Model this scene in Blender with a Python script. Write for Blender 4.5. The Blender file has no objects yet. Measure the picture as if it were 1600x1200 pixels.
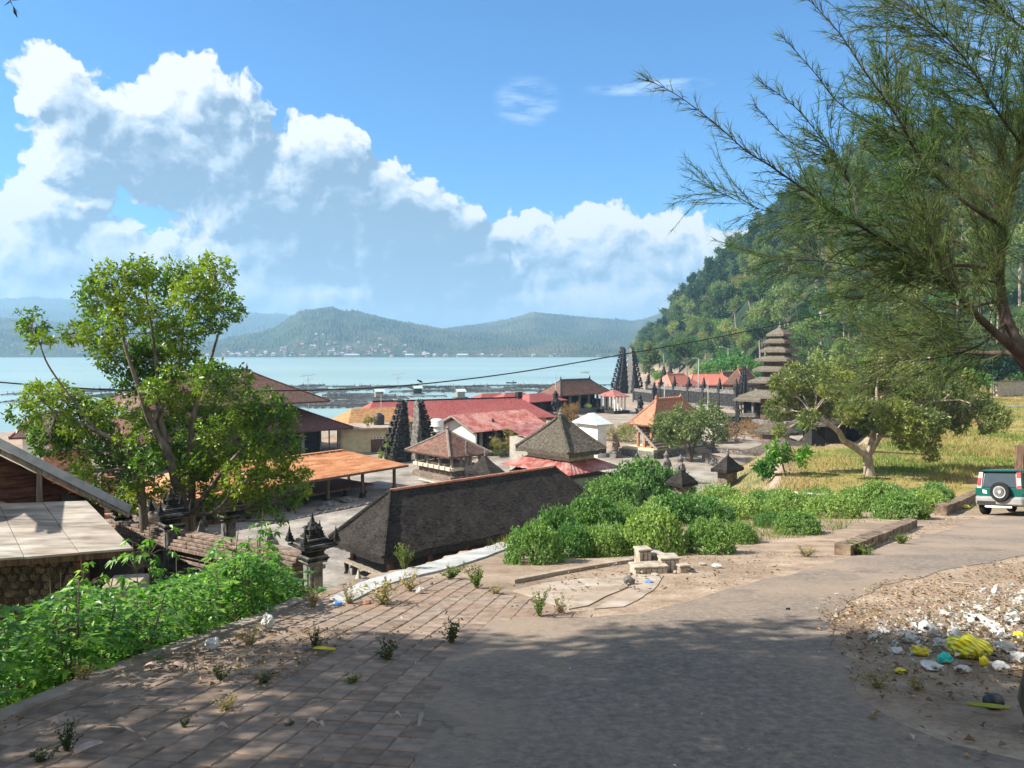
import bpy, bmesh, math, random
import numpy as np
from mathutils import Vector, Matrix, noise as mnoise
from mathutils.geometry import delaunay_2d_cdt
R = math.radians
SC = bpy.context.scene
COL = SC.collection

# ------------------------------------------------------------------ camera
F_PX = 1200.0
PITCH = math.atan(54 / F_PX)
cam_d = bpy.data.cameras.new('camera')
cam = bpy.data.objects.new('camera', cam_d)
COL.objects.link(cam)
cam.location = (0, 0, 0)
cam.rotation_euler = (math.pi / 2 - PITCH, 0, 0)
cam_d.sensor_fit = 'HORIZONTAL'
cam_d.sensor_width = 36
cam_d.lens = 36 * F_PX / 1600
cam_d.clip_start = 0.05
cam_d.clip_end = 30000
SC.camera = cam

# ------------------------------------------------------------------ light
SUN_AZ = -97.0      # degrees from the view direction, negative = to the left
SUN_EL = 41.0
sun_dir = Vector((math.sin(R(SUN_AZ)) * math.cos(R(SUN_EL)), math.cos(R(SUN_AZ)) * math.cos(R(SUN_EL)), math.sin(R(SUN_EL))))
sl = bpy.data.lights.new('sun', 'SUN')
sl.energy = 5.0
sl.angle = R(0.55)
sl.color = (1.0, 0.93, 0.82)
so = bpy.data.objects.new('sun', sl)
COL.objects.link(so)
so.rotation_euler = sun_dir.to_track_quat('Z', 'Y').to_euler()

SC.view_settings.view_transform = 'Standard'
SC.view_settings.look = 'None'
SC.view_settings.exposure = 1.22
SC.view_settings.gamma = 1.0
SC.view_settings.use_curve_mapping = False
SC.render.engine = 'CYCLES'
SC.cycles.max_bounces = 6
SC.cycles.transparent_max_bounces = 8
SC.cycles.volume_bounces = 0
SC.cycles.volume_max_steps = 32
SC.cycles.caustics_reflective = False
SC.cycles.caustics_refractive = False
SC.cycles.sample_clamp_indirect = 4.0
SC.cycles.use_denoising = True


class NT:
    """small wrapper for node trees"""
    def __init__(s, tree):
        s.t = tree

    def n(s, typ, **kw):
        nd = s.t.nodes.new(typ)
        for k, v in kw.items():
            setattr(nd, k, v)
        return nd

    def l(s, a, b):
        s.t.links.new(a, b)

    def val(s, sock, v):
        if hasattr(v, 'default_value') or isinstance(v, bpy.types.NodeSocket):
            s.l(v, sock)
        else:
            sock.default_value = v

    def m(s, op, a, b=0.0, c=0.0, clamp=False):
        nd = s.n('ShaderNodeMath', operation=op, use_clamp=clamp)
        s.val(nd.inputs[0], a)
        s.val(nd.inputs[1], b)
        s.val(nd.inputs[2], c)
        return nd.outputs[0]

    def v(s, op, a, b=(0, 0, 0)):
        nd = s.n('ShaderNodeVectorMath', operation=op)
        s.val(nd.inputs[0], a)
        s.val(nd.inputs[1], b)
        return nd.outputs[1] if op in ('LENGTH', 'DOT_PRODUCT', 'DISTANCE') else nd.outputs[0]

    def noise(s, vec, scale, detail=4, rough=0.55, dist=0.0, out=0, lac=2.0):
        nd = s.n('ShaderNodeTexNoise')
        if vec is not None:
            s.l(vec, nd.inputs['Vector'])
        nd.inputs['Scale'].default_value = scale
        nd.inputs['Detail'].default_value = detail
        nd.inputs['Roughness'].default_value = rough
        nd.inputs['Distortion'].default_value = dist
        nd.inputs['Lacunarity'].default_value = lac
        return nd.outputs[out]

    def ramp(s, fac, stops, interp='LINEAR'):
        nd = s.n('ShaderNodeValToRGB')
        cr = nd.color_ramp
        cr.interpolation = interp
        while len(cr.elements) < len(stops):
            cr.elements.new(0.5)
        for e, (p, c) in zip(cr.elements, stops):
            e.position = p
            e.color = (c[0], c[1], c[2], 1) if not isinstance(c, (int, float)) else (c, c, c, 1)
        s.l(fac, nd.inputs[0])
        return nd.outputs[0]

    def mix(s, fac, a, b, typ='MIX'):
        nd = s.n('ShaderNodeMix', data_type='RGBA', blend_type=typ)
        s.val(nd.inputs[0], fac)
        for i, c in ((6, a), (7, b)):
            if isinstance(c, (tuple, list)):
                nd.inputs[i].default_value = (c[0], c[1], c[2], 1)
            else:
                s.l(c, nd.inputs[i])
        return nd.outputs[2]

    def mapr(s, v, a, b, c=0.0, d=1.0, smooth=False):
        nd = s.n('ShaderNodeMapRange')
        if smooth:
            nd.interpolation_type = 'SMOOTHSTEP'
        s.val(nd.inputs[0], v)
        for i, x in enumerate((a, b, c, d)):
            nd.inputs[i + 1].default_value = x
        return nd.outputs[0]


def px_angles(px, py):
    x = (px - 800) / F_PX
    return math.atan(x), math.atan((546 - py) / F_PX / math.sqrt(1 + x * x))


# ------------------------------------------------------------------ sky with cumulus
world = bpy.data.worlds.new('World')
SC.world = world
world.use_nodes = True
W = NT(world.node_tree)
for nd in list(world.node_tree.nodes):
    world.node_tree.nodes.remove(nd)

CLOUDS = [  # px, py, half width, half height in pixels of the photograph
    (84, 130, 62, 52), (130, 185, 85, 75), (300, 165, 75, 60), (235, 235, 120, 85), (150, 240, 90, 70),
    (360, 260, 110, 120), (500, 250, 85, 65), (470, 330, 150, 110), (590, 320, 90, 70),
    (655, 330, 60, 45), (690, 370, 75, 55), (600, 400, 150, 85), (420, 410, 140, 60), (728, 352, 30, 26), (738, 420, 70, 70),
    (720, 460, 80, 60), (70, 325, 90, 50), (40, 400, 180, 80), (180, 400, 130, 50), (660, 470, 130, 60), (330, 440, 200, 40),
    (815, 372, 55, 42), (850, 410, 70, 60), (930, 400, 110, 75), (1030, 400, 110, 70), (1110, 410, 90, 55), (960, 470, 190, 70), (740, 500, 200, 60), (480, 480, 260, 60), (120, 470, 280, 70),
]


def density_group():
    g = bpy.data.node_groups.new('cloud_density', 'ShaderNodeTree')
    g.interface.new_socket('P', in_out='INPUT', socket_type='NodeSocketVector')
    g.interface.new_socket('D', in_out='OUTPUT', socket_type='NodeSocketFloat')
    g.interface.new_socket('Base', in_out='OUTPUT', socket_type='NodeSocketFloat')
    T = NT(g)
    gi = T.n('NodeGroupInput')
    go = T.n('NodeGroupOutput')
    P0 = gi.outputs[0]
    wn = T.noise(P0, 9.0, 5, 0.6, out=1)
    wv = T.v('MULTIPLY', T.v('SUBTRACT', wn, (0.5, 0.5, 0.5)), (0.10, 0.075, 0.0))
    P = T.v('ADD', P0, wv)
    acc = None
    for (cx, cy, hw, hh) in CLOUDS:
        az, el = px_angles(cx, cy)
        rx = hw / F_PX * math.cos(az) ** 2 * 1.08
        ry = hh / F_PX * math.cos(az) * 1.08
        d = T.v('SUBTRACT', P, (az, el, 0))
        d = T.v('MULTIPLY', d, (1 / rx, 1 / ry, 0))
        q = T.m('SUBTRACT', 1.0, T.v('DOT_PRODUCT', d, d))
        if acc is None:
            acc = q
        else:
            nd = T.m('SMOOTH_MAX', acc, q, 0.35)
            acc = nd
    # clouds carry on unseen round the sky, thickened to lighten shaded ground
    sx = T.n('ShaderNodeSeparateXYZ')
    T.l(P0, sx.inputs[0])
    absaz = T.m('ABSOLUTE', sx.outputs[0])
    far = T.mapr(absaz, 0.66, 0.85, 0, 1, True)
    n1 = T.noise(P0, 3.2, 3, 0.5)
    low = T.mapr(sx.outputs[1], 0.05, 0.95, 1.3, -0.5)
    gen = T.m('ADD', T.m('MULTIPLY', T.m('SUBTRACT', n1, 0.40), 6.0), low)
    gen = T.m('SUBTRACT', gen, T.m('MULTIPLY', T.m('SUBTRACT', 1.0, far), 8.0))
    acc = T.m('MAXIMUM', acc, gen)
    acc = T.m('MINIMUM', acc, 1.0)
    vor = T.n('ShaderNodeTexVoronoi', feature='F1')
    vor.voronoi_dimensions = '2D'
    T.l(P, vor.inputs['Vector'])
    vor.inputs['Scale'].default_value = 34
    vor.inputs['Detail'].default_value = 2.0
    vor.inputs['Roughness'].default_value = 0.55
    bil = T.m('SUBTRACT', 0.45, vor.outputs['Distance'])
    fb = T.m('SUBTRACT', T.noise(P, 26, 6, 0.62), 0.5)
    D = T.m('ADD', T.m('MULTIPLY', acc, 1.5), T.m('MULTIPLY', bil, 0.75))
    D = T.m('ADD', D, T.m('MULTIPLY', fb, 1.25))
    D = T.m('ADD', D, 0.18)
    T.l(D, go.inputs[0])
    T.l(acc, go.inputs[1])
    return g


dg = density_group()
tc = W.n('ShaderNodeTexCoord')
sep = W.n('ShaderNodeSeparateXYZ')
W.l(tc.outputs['Generated'], sep.inputs[0])
az = W.m('ARCTAN2', sep.outputs[0], sep.outputs[1])
el = W.m('ARCSINE', sep.outputs[2])
comb = W.n('ShaderNodeCombineXYZ')
W.l(az, comb.inputs[0])
W.l(el, comb.inputs[1])
pos = comb.outputs[0]


def dens(p):
    nd = W.n('ShaderNodeGroup')
    nd.node_tree = dg
    W.l(p, nd.inputs[0])
    return nd.outputs[0], nd.outputs[1]


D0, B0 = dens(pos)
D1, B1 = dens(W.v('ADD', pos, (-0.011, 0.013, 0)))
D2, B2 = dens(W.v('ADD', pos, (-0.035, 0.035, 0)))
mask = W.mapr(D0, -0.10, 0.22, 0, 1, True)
# low haze veil and hidden parts of the deck
def ell(cx, cy, hw, hh):
    a, e = px_angles(cx, cy)
    d = W.v('MULTIPLY', W.v('SUBTRACT', pos, (a, e, 0)), (F_PX / hw, F_PX / hh, 0))
    return W.mapr(W.v('DOT_PRODUCT', d, d), 0.0, 1.0, 1.0, 0.0, True)
near_edge = W.mapr(B0, 0.3, 1.0, 1.0, 0.52, True)
relief = W.m('MULTIPLY', W.m('MULTIPLY', W.m('SUBTRACT', D0, D1), 1.2), near_edge)
broad = W.m('MULTIPLY', W.m('SUBTRACT', B0, B2), 0.42)
edge = W.mapr(D0, 0.0, 1.5, 0.38, 0.04)
horiz = W.mapr(el, 0.02, 0.13, 0.33, 0.0)
left = W.mapr(az, -0.62, -0.25, 0.16, 0.0)
right = W.mapr(az, 0.0, 0.12, 0.0, 0.22)
lit = W.m('ADD', W.m('ADD', W.m('ADD', relief, broad), W.m('ADD', edge, horiz)), W.m('ADD', W.m('ADD', left, right), W.m('ADD', 0.02, W.mapr(W.m('ABSOLUTE', az), 0.70, 0.9, 0.0, 0.5))))  # last term whitens the unseen clouds outside the view, added as neutral fill
shade = W.m('ADD', W.m('MULTIPLY', ell(580, 400, 260, 120), 0.30), W.m('MULTIPLY', ell(690, 470, 150, 70), 0.22))
shade = W.m('ADD', shade, W.m('MULTIPLY', ell(250, 250, 200, 70), 0.12))
bright = W.m('ADD', W.m('MULTIPLY', ell(920, 470, 130, 34), 0.35), W.m('MULTIPLY', ell(450, 455, 160, 30), 0.40))
tex = W.m('MULTIPLY', W.m('SUBTRACT', W.noise(W.v('ADD', W.v('MULTIPLY', pos, (1, 1.3, 1)), (0.3, 0.1, 0)), 13, 6, 0.62, 0.6), 0.47), 1.5)
lit = W.m('ADD', lit, W.m('MULTIPLY', tex, W.mapr(el, 0.05, 0.22, 0.35, 1.0)))
lit = W.m('ADD', W.m('SUBTRACT', lit, shade), bright, clamp=True)
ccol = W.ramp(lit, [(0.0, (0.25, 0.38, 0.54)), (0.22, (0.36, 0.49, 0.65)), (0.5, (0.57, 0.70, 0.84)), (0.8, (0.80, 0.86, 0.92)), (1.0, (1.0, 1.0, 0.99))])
# thin wisps of cirrus
wn = W.noise(W.v('MULTIPLY', pos, (16, 85, 1)), 1.0, 6, 0.65)
wisp = W.m('ADD', ell(1010, 143, 110, 13), W.m('ADD', W.m('MULTIPLY', ell(822, 165, 60, 42), 0.75), ell(1570, 60, 90, 60)))
wisp = W.m('MULTIPLY', wisp, W.mapr(wn, 0.42, 0.72, 0.0, 0.62))
sky = W.n('ShaderNodeTexSky', sky_type='NISHITA')
sky.sun_disc = False
sky.sun_elevation = R(SUN_EL)
sky.sun_rotation = R(SUN_AZ)
sky.altitude = 1000
sky.air_density = 1.0
sky.dust_density = 0.6
sky.ozone_density = 2.5
SKY_S = 0.105
skyc = W.mix(1.0, sky.outputs[0], (SKY_S * 0.30, SKY_S * 0.64, SKY_S * 0.88), 'MULTIPLY')
veil = W.mapr(el, 0.0, 0.14, 0.55, 0.0, True)
skyc = W.mix(veil, skyc, (0.27, 0.40, 0.52))
c1 = W.mix(wisp, skyc, (0.50, 0.58, 0.64))
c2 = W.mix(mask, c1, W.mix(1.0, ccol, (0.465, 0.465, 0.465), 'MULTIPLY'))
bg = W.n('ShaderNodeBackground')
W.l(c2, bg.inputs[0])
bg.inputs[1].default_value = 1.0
wo = W.n('ShaderNodeOutputWorld')
W.l(bg.outputs[0], wo.inputs[0])
world.cycles.sampling_method = 'MANUAL'
world.cycles.sample_map_resolution = 512

# ------------------------------------------------------------------ pixel -> place helpers
FW = Vector((0, math.cos(PITCH), -math.sin(PITCH)))
UP = Vector((0, math.sin(PITCH), math.cos(PITCH)))


def ray(px, py):
    return FW + Vector(((px - 800) / F_PX, 0, 0)) + UP * ((600 - py) / F_PX)


def G(px, py, z):
    d = ray(px, py)
    return d * (z / d.z)


def P(px, py, Y):
    d = ray(px, py)
    return d * (Y / d.y)


# ------------------------------------------------------------------ terrain function
HI = np.array([(-4, -60), (-3.6, 0), (-3.3, 4.2), (-3.15, 5.8), (-2.9, 6.85), (-2.65, 7.8), (-2.55, 9.3), (-2.2, 10.9), (-1.6, 12.1), (-1.05, 14),
               (0, 16.8), (2, 20), (5, 25), (9, 30), (13, 38), (16, 46), (18.5, 55), (27, 57), (45, 95), (80, 170), (200, 420), (900, 420), (900, -60)], float)
ROADY = [-60, 0, 30, 36, 45, 160, 420]
ROADZ = [-1.0, -1.6, -6.2, -6.75, -7.0, -7.2, -9]


def sdist(x, y, poly):
    """distance outside polygon (0 inside)"""
    x = np.asarray(x, float); y = np.asarray(y, float)
    best = np.full(x.shape, 1e9)
    inside = np.zeros(x.shape, bool)
    n = len(poly)
    for i in range(n):
        ax, ay = poly[i]; bx, by = poly[(i + 1) % n]
        dx, dy = bx - ax, by - ay
        t = np.clip(((x - ax) * dx + (y - ay) * dy) / (dx * dx + dy * dy), 0, 1)
        best = np.minimum(best, np.hypot(x - ax - t * dx, y - ay - t * dy))
        c = ((ay > y) != (by > y)) & (x < (bx - ax) * (y - ay) / (by - ay + 1e-12) + ax)
        inside ^= c
    return np.where(inside, 0.0, best), inside, best


def sstep(a, b, v):
    t = np.clip((v - a) / (b - a), 0, 1)
    return t * t * (3 - 2 * t)


def terr(x, y):
    x = np.asarray(x, float); y = np.asarray(y, float)
    zh = np.interp(y, ROADY, ROADZ)
    d, ins, _ = sdist(x, y, HI)
    zl = np.interp(y, [0, 16, 28, 60], [-6.2, -6.4, -9.9, -10.0])
    z = np.maximum(zl, zh - 0.72 * d - 0.18 * sstep(0, 0.15, d))
    z = np.where(zh < zl, zl, z)
    z = z + 0.02 * np.sin(x * 1.3 + 0.7 * y) * np.sin(y * 0.9 + 1.0) * np.clip(1 - d, 0, 1)
    bump = 0.18 * np.sin(x * 0.31 + 1.3) * np.sin(y * 0.23 + 0.4) * sstep(46, 60, y) * ins
    z = z + bump
    a = np.degrees(np.arctan2(x, y))
    dd = np.hypot(x, y)
    # lake shore
    s = np.interp(a, [-90, -30, 0, 3.0, 6.0, 7.3, 7.7, 9.5, 11, 13, 40], [100, 112, 118, 128, 140, 150, 200, 330, 640, 3000, 9000])
    z = z - 12 * sstep(0, 16, dd - s)
    # the steep hillside on the right
    e = np.interp(a, [8.5, 10, 12.4, 16.2, 22.3, 28.8, 33.8, 60, 120], [-0.03, 0.0, 0.042, 0.112, 0.19, 0.225, 0.235, 0.26, 0.20])
    f0 = np.interp(a, [8.5, 10, 12.4, 16.7, 22, 34, 60, 120], [470, 430, 320, 235, 190, 165, 150, 140])
    f1 = f0 + np.interp(a, [8.5, 16, 34], [120, 190, 210])
    t = sstep(0, 1, (dd - f0) / (f1 - f0) * 0.5 + 0.0) * 2
    t = np.clip((dd - f0) / (f1 - f0), 0, 1)
    hz = -9 + (e * f1 + 9) * (t ** 0.9)
    hz = hz + 3.0 * np.sin(x * 0.045 + 1) * np.sin(y * 0.04) * np.clip(t * 3, 0, 1)
    z = np.where((a > 8.5) & (dd > f0) & (a < 150), np.maximum(z, hz), z)
    return z


def tz(x, y):
    return float(terr(np.array([x]), np.array([y]))[0])


def TG(px, py, dmin=2.5, dmax=500):
    """where the line of sight through a pixel meets the terrain"""
    d = ray(px, py)
    t = np.concatenate([np.arange(dmin, 60, 0.05), np.arange(60, dmax, 0.5)])
    zz = terr(d.x * t, d.y * t)
    k = np.argmax(d.z * t < zz)
    tt = t[k] if (d.z * t < zz).any() else t[-1]
    return Vector((d.x * tt, d.y * tt, float(terr(np.array([d.x * tt]), np.array([d.y * tt]))[0])))


# ------------------------------------------------------------------ object helpers
def mesh_np(name, V, Fc, mats=(), smooth=False, midx=None):
    V = np.asarray(V, np.float32); Fc = np.asarray(Fc, np.int32)
    me = bpy.data.meshes.new(name)
    me.vertices.add(len(V)); me.vertices.foreach_set('co', V.ravel())
    k = Fc.shape[1]
    me.loops.add(Fc.size); me.loops.foreach_set('vertex_index', Fc.ravel())
    me.polygons.add(len(Fc))
    me.polygons.foreach_set('loop_start', np.arange(0, Fc.size, k, dtype=np.int32))
    me.polygons.foreach_set('loop_total', np.full(len(Fc), k, np.int32))
    if smooth:
        me.polygons.foreach_set('use_smooth', np.ones(len(Fc), bool))
    if midx is not None:
        me.polygons.foreach_set('material_index', np.asarray(midx, np.int32))
    me.update(calc_edges=True)
    for m in mats:
        me.materials.append(m)
    return me


def link(name, me, parent=None, kind=None):
    o = bpy.data.objects.new(name, me)
    COL.objects.link(o)
    if parent is not None:
        o.parent = parent
    if kind:
        o['kind'] = kind
    return o


def tag(o, label, cat, group=None, kind=None):
    o['label'] = label
    o['category'] = cat
    if group: o['group'] = group
    if kind: o['kind'] = kind
    return o


def thing(name, label, cat, loc=(0, 0, 0), rz=0.0, group=None):
    o = bpy.data.objects.new(name, None)
    o.empty_display_size = 0.2
    COL.objects.link(o)
    o.location = loc
    o.rotation_euler = (0, 0, rz)
    return tag(o, label, cat, group)


def copy_tree(o, loc=None, rz=None, scale=None, label=None, parent=None, group=None):
    c = o.copy()
    COL.objects.link(c)
    if parent is not None:
        c.parent = parent
    for ch in list(o.children):
        copy_tree(ch, parent=c)
    if loc is not None: c.location = loc
    if rz is not None: c.rotation_euler = (0, 0, rz)
    if scale is not None: c.scale = (scale, scale, scale) if isinstance(scale, (int, float)) else scale
    if label is not None: c['label'] = label
    if group is not None: c['group'] = group
    return c


class MB:
    """collects shapes into one mesh"""
    def __init__(s):
        s.v = []; s.f = []

    def add(s, vs, fs):
        o = len(s.v)
        s.v.extend([tuple(v) for v in vs])
        s.f.extend([tuple(i + o for i in f) for f in fs])
        return s

    def box(s, x0, y0, z0, x1, y1, z1, rz=0, c=None):
        vs = [(x, y, z) for z in (z0, z1) for (x, y) in ((x0, y0), (x1, y0), (x1, y1), (x0, y1))]
        if rz:
            cx, cy = c if c else ((x0 + x1) / 2, (y0 + y1) / 2)
            ca, sa = math.cos(rz), math.sin(rz)
            vs = [(cx + (x - cx) * ca - (y - cy) * sa, cy + (x - cx) * sa + (y - cy) * ca, z) for x, y, z in vs]
        return s.add(vs, [(3, 2, 1, 0), (4, 5, 6, 7), (0, 1, 5, 4), (1, 2, 6, 5), (2, 3, 7, 6), (3, 0, 4, 7)])

    def frus(s, cx, cy, z0, z1, a0, b0, a1, b1):
        vs = [(cx + sx * a0, cy + sy * b0, z0) for sx, sy in ((-1, -1), (1, -1), (1, 1), (-1, 1))] + \
             [(cx + sx * a1, cy + sy * b1, z1) for sx, sy in ((-1, -1), (1, -1), (1, 1), (-1, 1))]
        return s.add(vs, [(3, 2, 1, 0), (4, 5, 6, 7), (0, 1, 5, 4), (1, 2, 6, 5), (2, 3, 7, 6), (3, 0, 4, 7)])

    def bar(s, a, b, w, h=None):
        a = Vector(a); b = Vector(b); h = h or w
        d = (b - a).normalized()
        up = Vector((0, 0, 1)) if abs(d.z) < 0.95 else Vector((0, 1, 0))
        r = d.cross(up).normalized(); u = r.cross(d)
        vs = []
        for p in (a, b):
            for sx, sy in ((-1, -1), (1, -1), (1, 1), (-1, 1)):
                vs.append(p + r * sx * w / 2 + u * sy * h / 2)
        return s.add(vs, [(0, 1, 2, 3), (7, 6, 5, 4), (4, 5, 1, 0), (5, 6, 2, 1), (6, 7, 3, 2), (7, 4, 0, 3)])

    def tube(s, pts, rad, n=8, cap=True):
        pts = [Vector(p) for p in pts]
        if isinstance(rad, (int, float)):
            rad = [rad] * len(pts)
        o = len(s.v); m = len(pts)
        prev = None
        for i, p in enumerate(pts):
            d = (pts[min(i + 1, m - 1)] - pts[max(i - 1, 0)])
            if d.length < 1e-9: d = Vector((0, 0, 1))
            d.normalize()
            if prev is None:
                up = Vector((0, 0, 1)) if abs(d.z) < 0.9 else Vector((1, 0, 0))
                r = d.cross(up).normalized()
            else:
                r = (prev - d * prev.dot(d))
                r = r.normalized() if r.length > 1e-6 else d.orthogonal().normalized()
            prev = r
            u = d.cross(r)
            for k in range(n):
                a = 2 * math.pi * k / n
                s.v.append(tuple(p + (r * math.cos(a) + u * math.sin(a)) * rad[i]))
        for i in range(m - 1):
            for k in range(n):
                k2 = (k + 1) % n
                s.f.append((o + i * n + k, o + i * n + k2, o + (i + 1) * n + k2, o + (i + 1) * n + k))
        if cap:
            s.f.append(tuple(o + k for k in range(n))[::-1])
            s.f.append(tuple(o + (m - 1) * n + k for k in range(n)))
        return s

    def lathe(s, prof, n=12, c=(0, 0, 0), rot=None):
        o = len(s.v)
        for r, z in prof:
            for k in range(n):
                a = 2 * math.pi * k / n
                v = Vector((r * math.cos(a), r * math.sin(a), z))
                if rot is not None: v = rot @ v
                s.v.append((c[0] + v.x, c[1] + v.y, c[2] + v.z))
        for i in range(len(prof) - 1):
            for k in range(n):
                k2 = (k + 1) % n
                s.f.append((o + i * n + k, o + i * n + k2, o + (i + 1) * n + k2, o + (i + 1) * n + k))
        s.f.append(tuple(o + k for k in range(n))[::-1])
        s.f.append(tuple(o + (len(prof) - 1) * n + k for k in range(n)))
        return s

    def slab(s, pts, t):
        """polygon (3-D points, roughly planar) given thickness t downwards"""
        n = len(pts)
        vs = [Vector(p) for p in pts] + [Vector(p) - Vector((0, 0, t)) for p in pts]
        fs = [tuple(range(n)), tuple(range(2 * n - 1, n - 1, -1))]
        fs += [(i, i + n, (i + 1) % n + n, (i + 1) % n) for i in range(n)]
        return s.add(vs, fs)

    def mesh(s, name, mat, smooth=False, bevel=0.0):
        me = bpy.data.meshes.new(name)
        me.from_pydata(s.v, [], s.f)
        bm = bmesh.new(); bm.from_mesh(me)
        bmesh.ops.recalc_face_normals(bm, faces=bm.faces)
        if bevel:
            bmesh.ops.bevel(bm, geom=list(bm.edges), offset=bevel, segments=1, affect='EDGES', clamp_overlap=True)
        bm.to_mesh(me); bm.free()
        if smooth:
            me.polygons.foreach_set('use_smooth', np.ones(len(me.polygons), bool))
        if mat: me.materials.append(mat)
        return me

    def build(s, name, mat, parent=None, smooth=False, bevel=0.0, kind=None):
        return link(name, s.mesh(name, mat, smooth, bevel), parent, kind)


# ------------------------------------------------------------------ materials
MATS = {}


def mat(name, stops, scale=4.0, rough=0.85, bump=0.3, detail=6, stretch=(1, 1, 1), bscale=None, spec=0.3, coord='Object',
        big=None, bigscale=0.3, rand=0.0, lines=None, bdist=0.02, metallic=0.0, coat=0.0, nrough=0.6):
    """stops: colour ramp over noise. big: (colour, amount) slow second layer. lines: (axis, scale, depth) relief in courses."""
    if name in MATS: return MATS[name]
    m = bpy.data.materials.new(name); m.use_nodes = True
    T = NT(m.node_tree)
    b = m.node_tree.nodes['Principled BSDF']
    tc = T.n('ShaderNodeTexCoord')
    base = tc.outputs[coord]
    vec = T.v('MULTIPLY', base, stretch)
    n1 = T.noise(vec, scale, detail, nrough)
    c = T.ramp(n1, stops)
    if big:
        n2 = T.noise(base, bigscale, 5, 0.6)
        f = T.mapr(n2, 0.42, 0.66, 0, big[1])
        c = T.mix(f, c, big[0])
    if rand:
        oi = T.n('ShaderNodeObjectInfo')
        f = T.mapr(oi.outputs['Random'], 0, 1, 1 - rand, 1 + rand)
        cmb = T.n('ShaderNodeCombineXYZ')
        for i in range(3): T.l(f, cmb.inputs[i])
        c = T.mix(1.0, c, cmb.outputs[0], 'MULTIPLY')
    T.l(c, b.inputs['Base Color'])
    b.inputs['Roughness'].default_value = rough
    b.inputs['Specular IOR Level'].default_value = spec
    b.inputs['Metallic'].default_value = metallic
    b.inputs['Coat Weight'].default_value = coat
    if bump:
        h = T.noise(vec, bscale or scale * 3, 5, 0.65)
        if lines:
            wv = T.n('ShaderNodeTexWave', wave_type='BANDS', bands_direction=lines[0], wave_profile='SAW')
            T.l(base, wv.inputs[0])
            wv.inputs['Scale'].default_value = lines[1]
            wv.inputs['Distortion'].default_value = 0.6
            h = T.m('ADD', h, T.m('MULTIPLY', wv.outputs['Fac'], lines[2]))
        bp = T.n('ShaderNodeBump')
        bp.inputs['Strength'].default_value = bump
        bp.inputs['Distance'].default_value = bdist
        T.l(h, bp.inputs['Height'])
        T.l(bp.outputs[0], b.inputs['Normal'])
    MATS[name] = m
    return m


def leafmat(name, cols, trans=0.35, rough=0.45, spec=0.35, objrand=0.0, patch=None):
    """cols: ramp over a random number per leaf"""
    if name in MATS: return MATS[name]
    m = bpy.data.materials.new(name); m.use_nodes = True
    T = NT(m.node_tree)
    b = m.node_tree.nodes['Principled BSDF']
    out = m.node_tree.nodes['Material Output']
    ge = T.n('ShaderNodeNewGeometry')
    c = T.ramp(ge.outputs['Random Per Island'], [(i / (len(cols) - 1), x) for i, x in enumerate(cols)])
    if patch:
        tc = T.n('ShaderNodeTexCoord')
        n = T.noise(tc.outputs['Object'], patch[1], 3, 0.5)
        c = T.mix(T.mapr(n, 0.45, 0.62, 0, patch[2]), c, patch[0])
    if objrand:
        oi = T.n('ShaderNodeObjectInfo')
        hs = T.n('ShaderNodeHueSaturation')
        T.l(T.mapr(oi.outputs['Random'], 0, 1, 0.5 - 0.04 * objrand, 0.5 + 0.03 * objrand), hs.inputs['Hue'])
        T.l(T.mapr(oi.outputs['Random'], 0, 1, 1 + 0.35 * objrand, 1 - 0.35 * objrand), hs.inputs['Value'])
        T.l(c, hs.inputs['Color'])
        c = hs.outputs[0]
    T.l(c, b.inputs['Base Color'])
    b.inputs['Roughness'].default_value = rough
    b.inputs['Specular IOR Level'].default_value = spec
    tr = T.n('ShaderNodeBsdfTranslucent')
    tcx = T.mix(1.0, c, (1.15, 1.35, 0.55), 'MULTIPLY')
    T.l(tcx, tr.inputs[0])
    ms = T.n('ShaderNodeMixShader')
    ms.inputs[0].default_value = trans
    T.l(b.outputs[0], ms.inputs[1]); T.l(tr.outputs[0], ms.inputs[2])
    T.l(ms.outputs[0], out.inputs[0])
    MATS[name] = m
    return m


def plain(name, col, rough=0.5, spec=0.4, metallic=0.0, coat=0.0):
    return mat(name, [(0.35, tuple(x * 0.88 for x in col)), (0.65, tuple(min(1, x * 1.1) for x in col))], 3.0, rough, 0.05, spec=spec, metallic=metallic, coat=coat)
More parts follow.
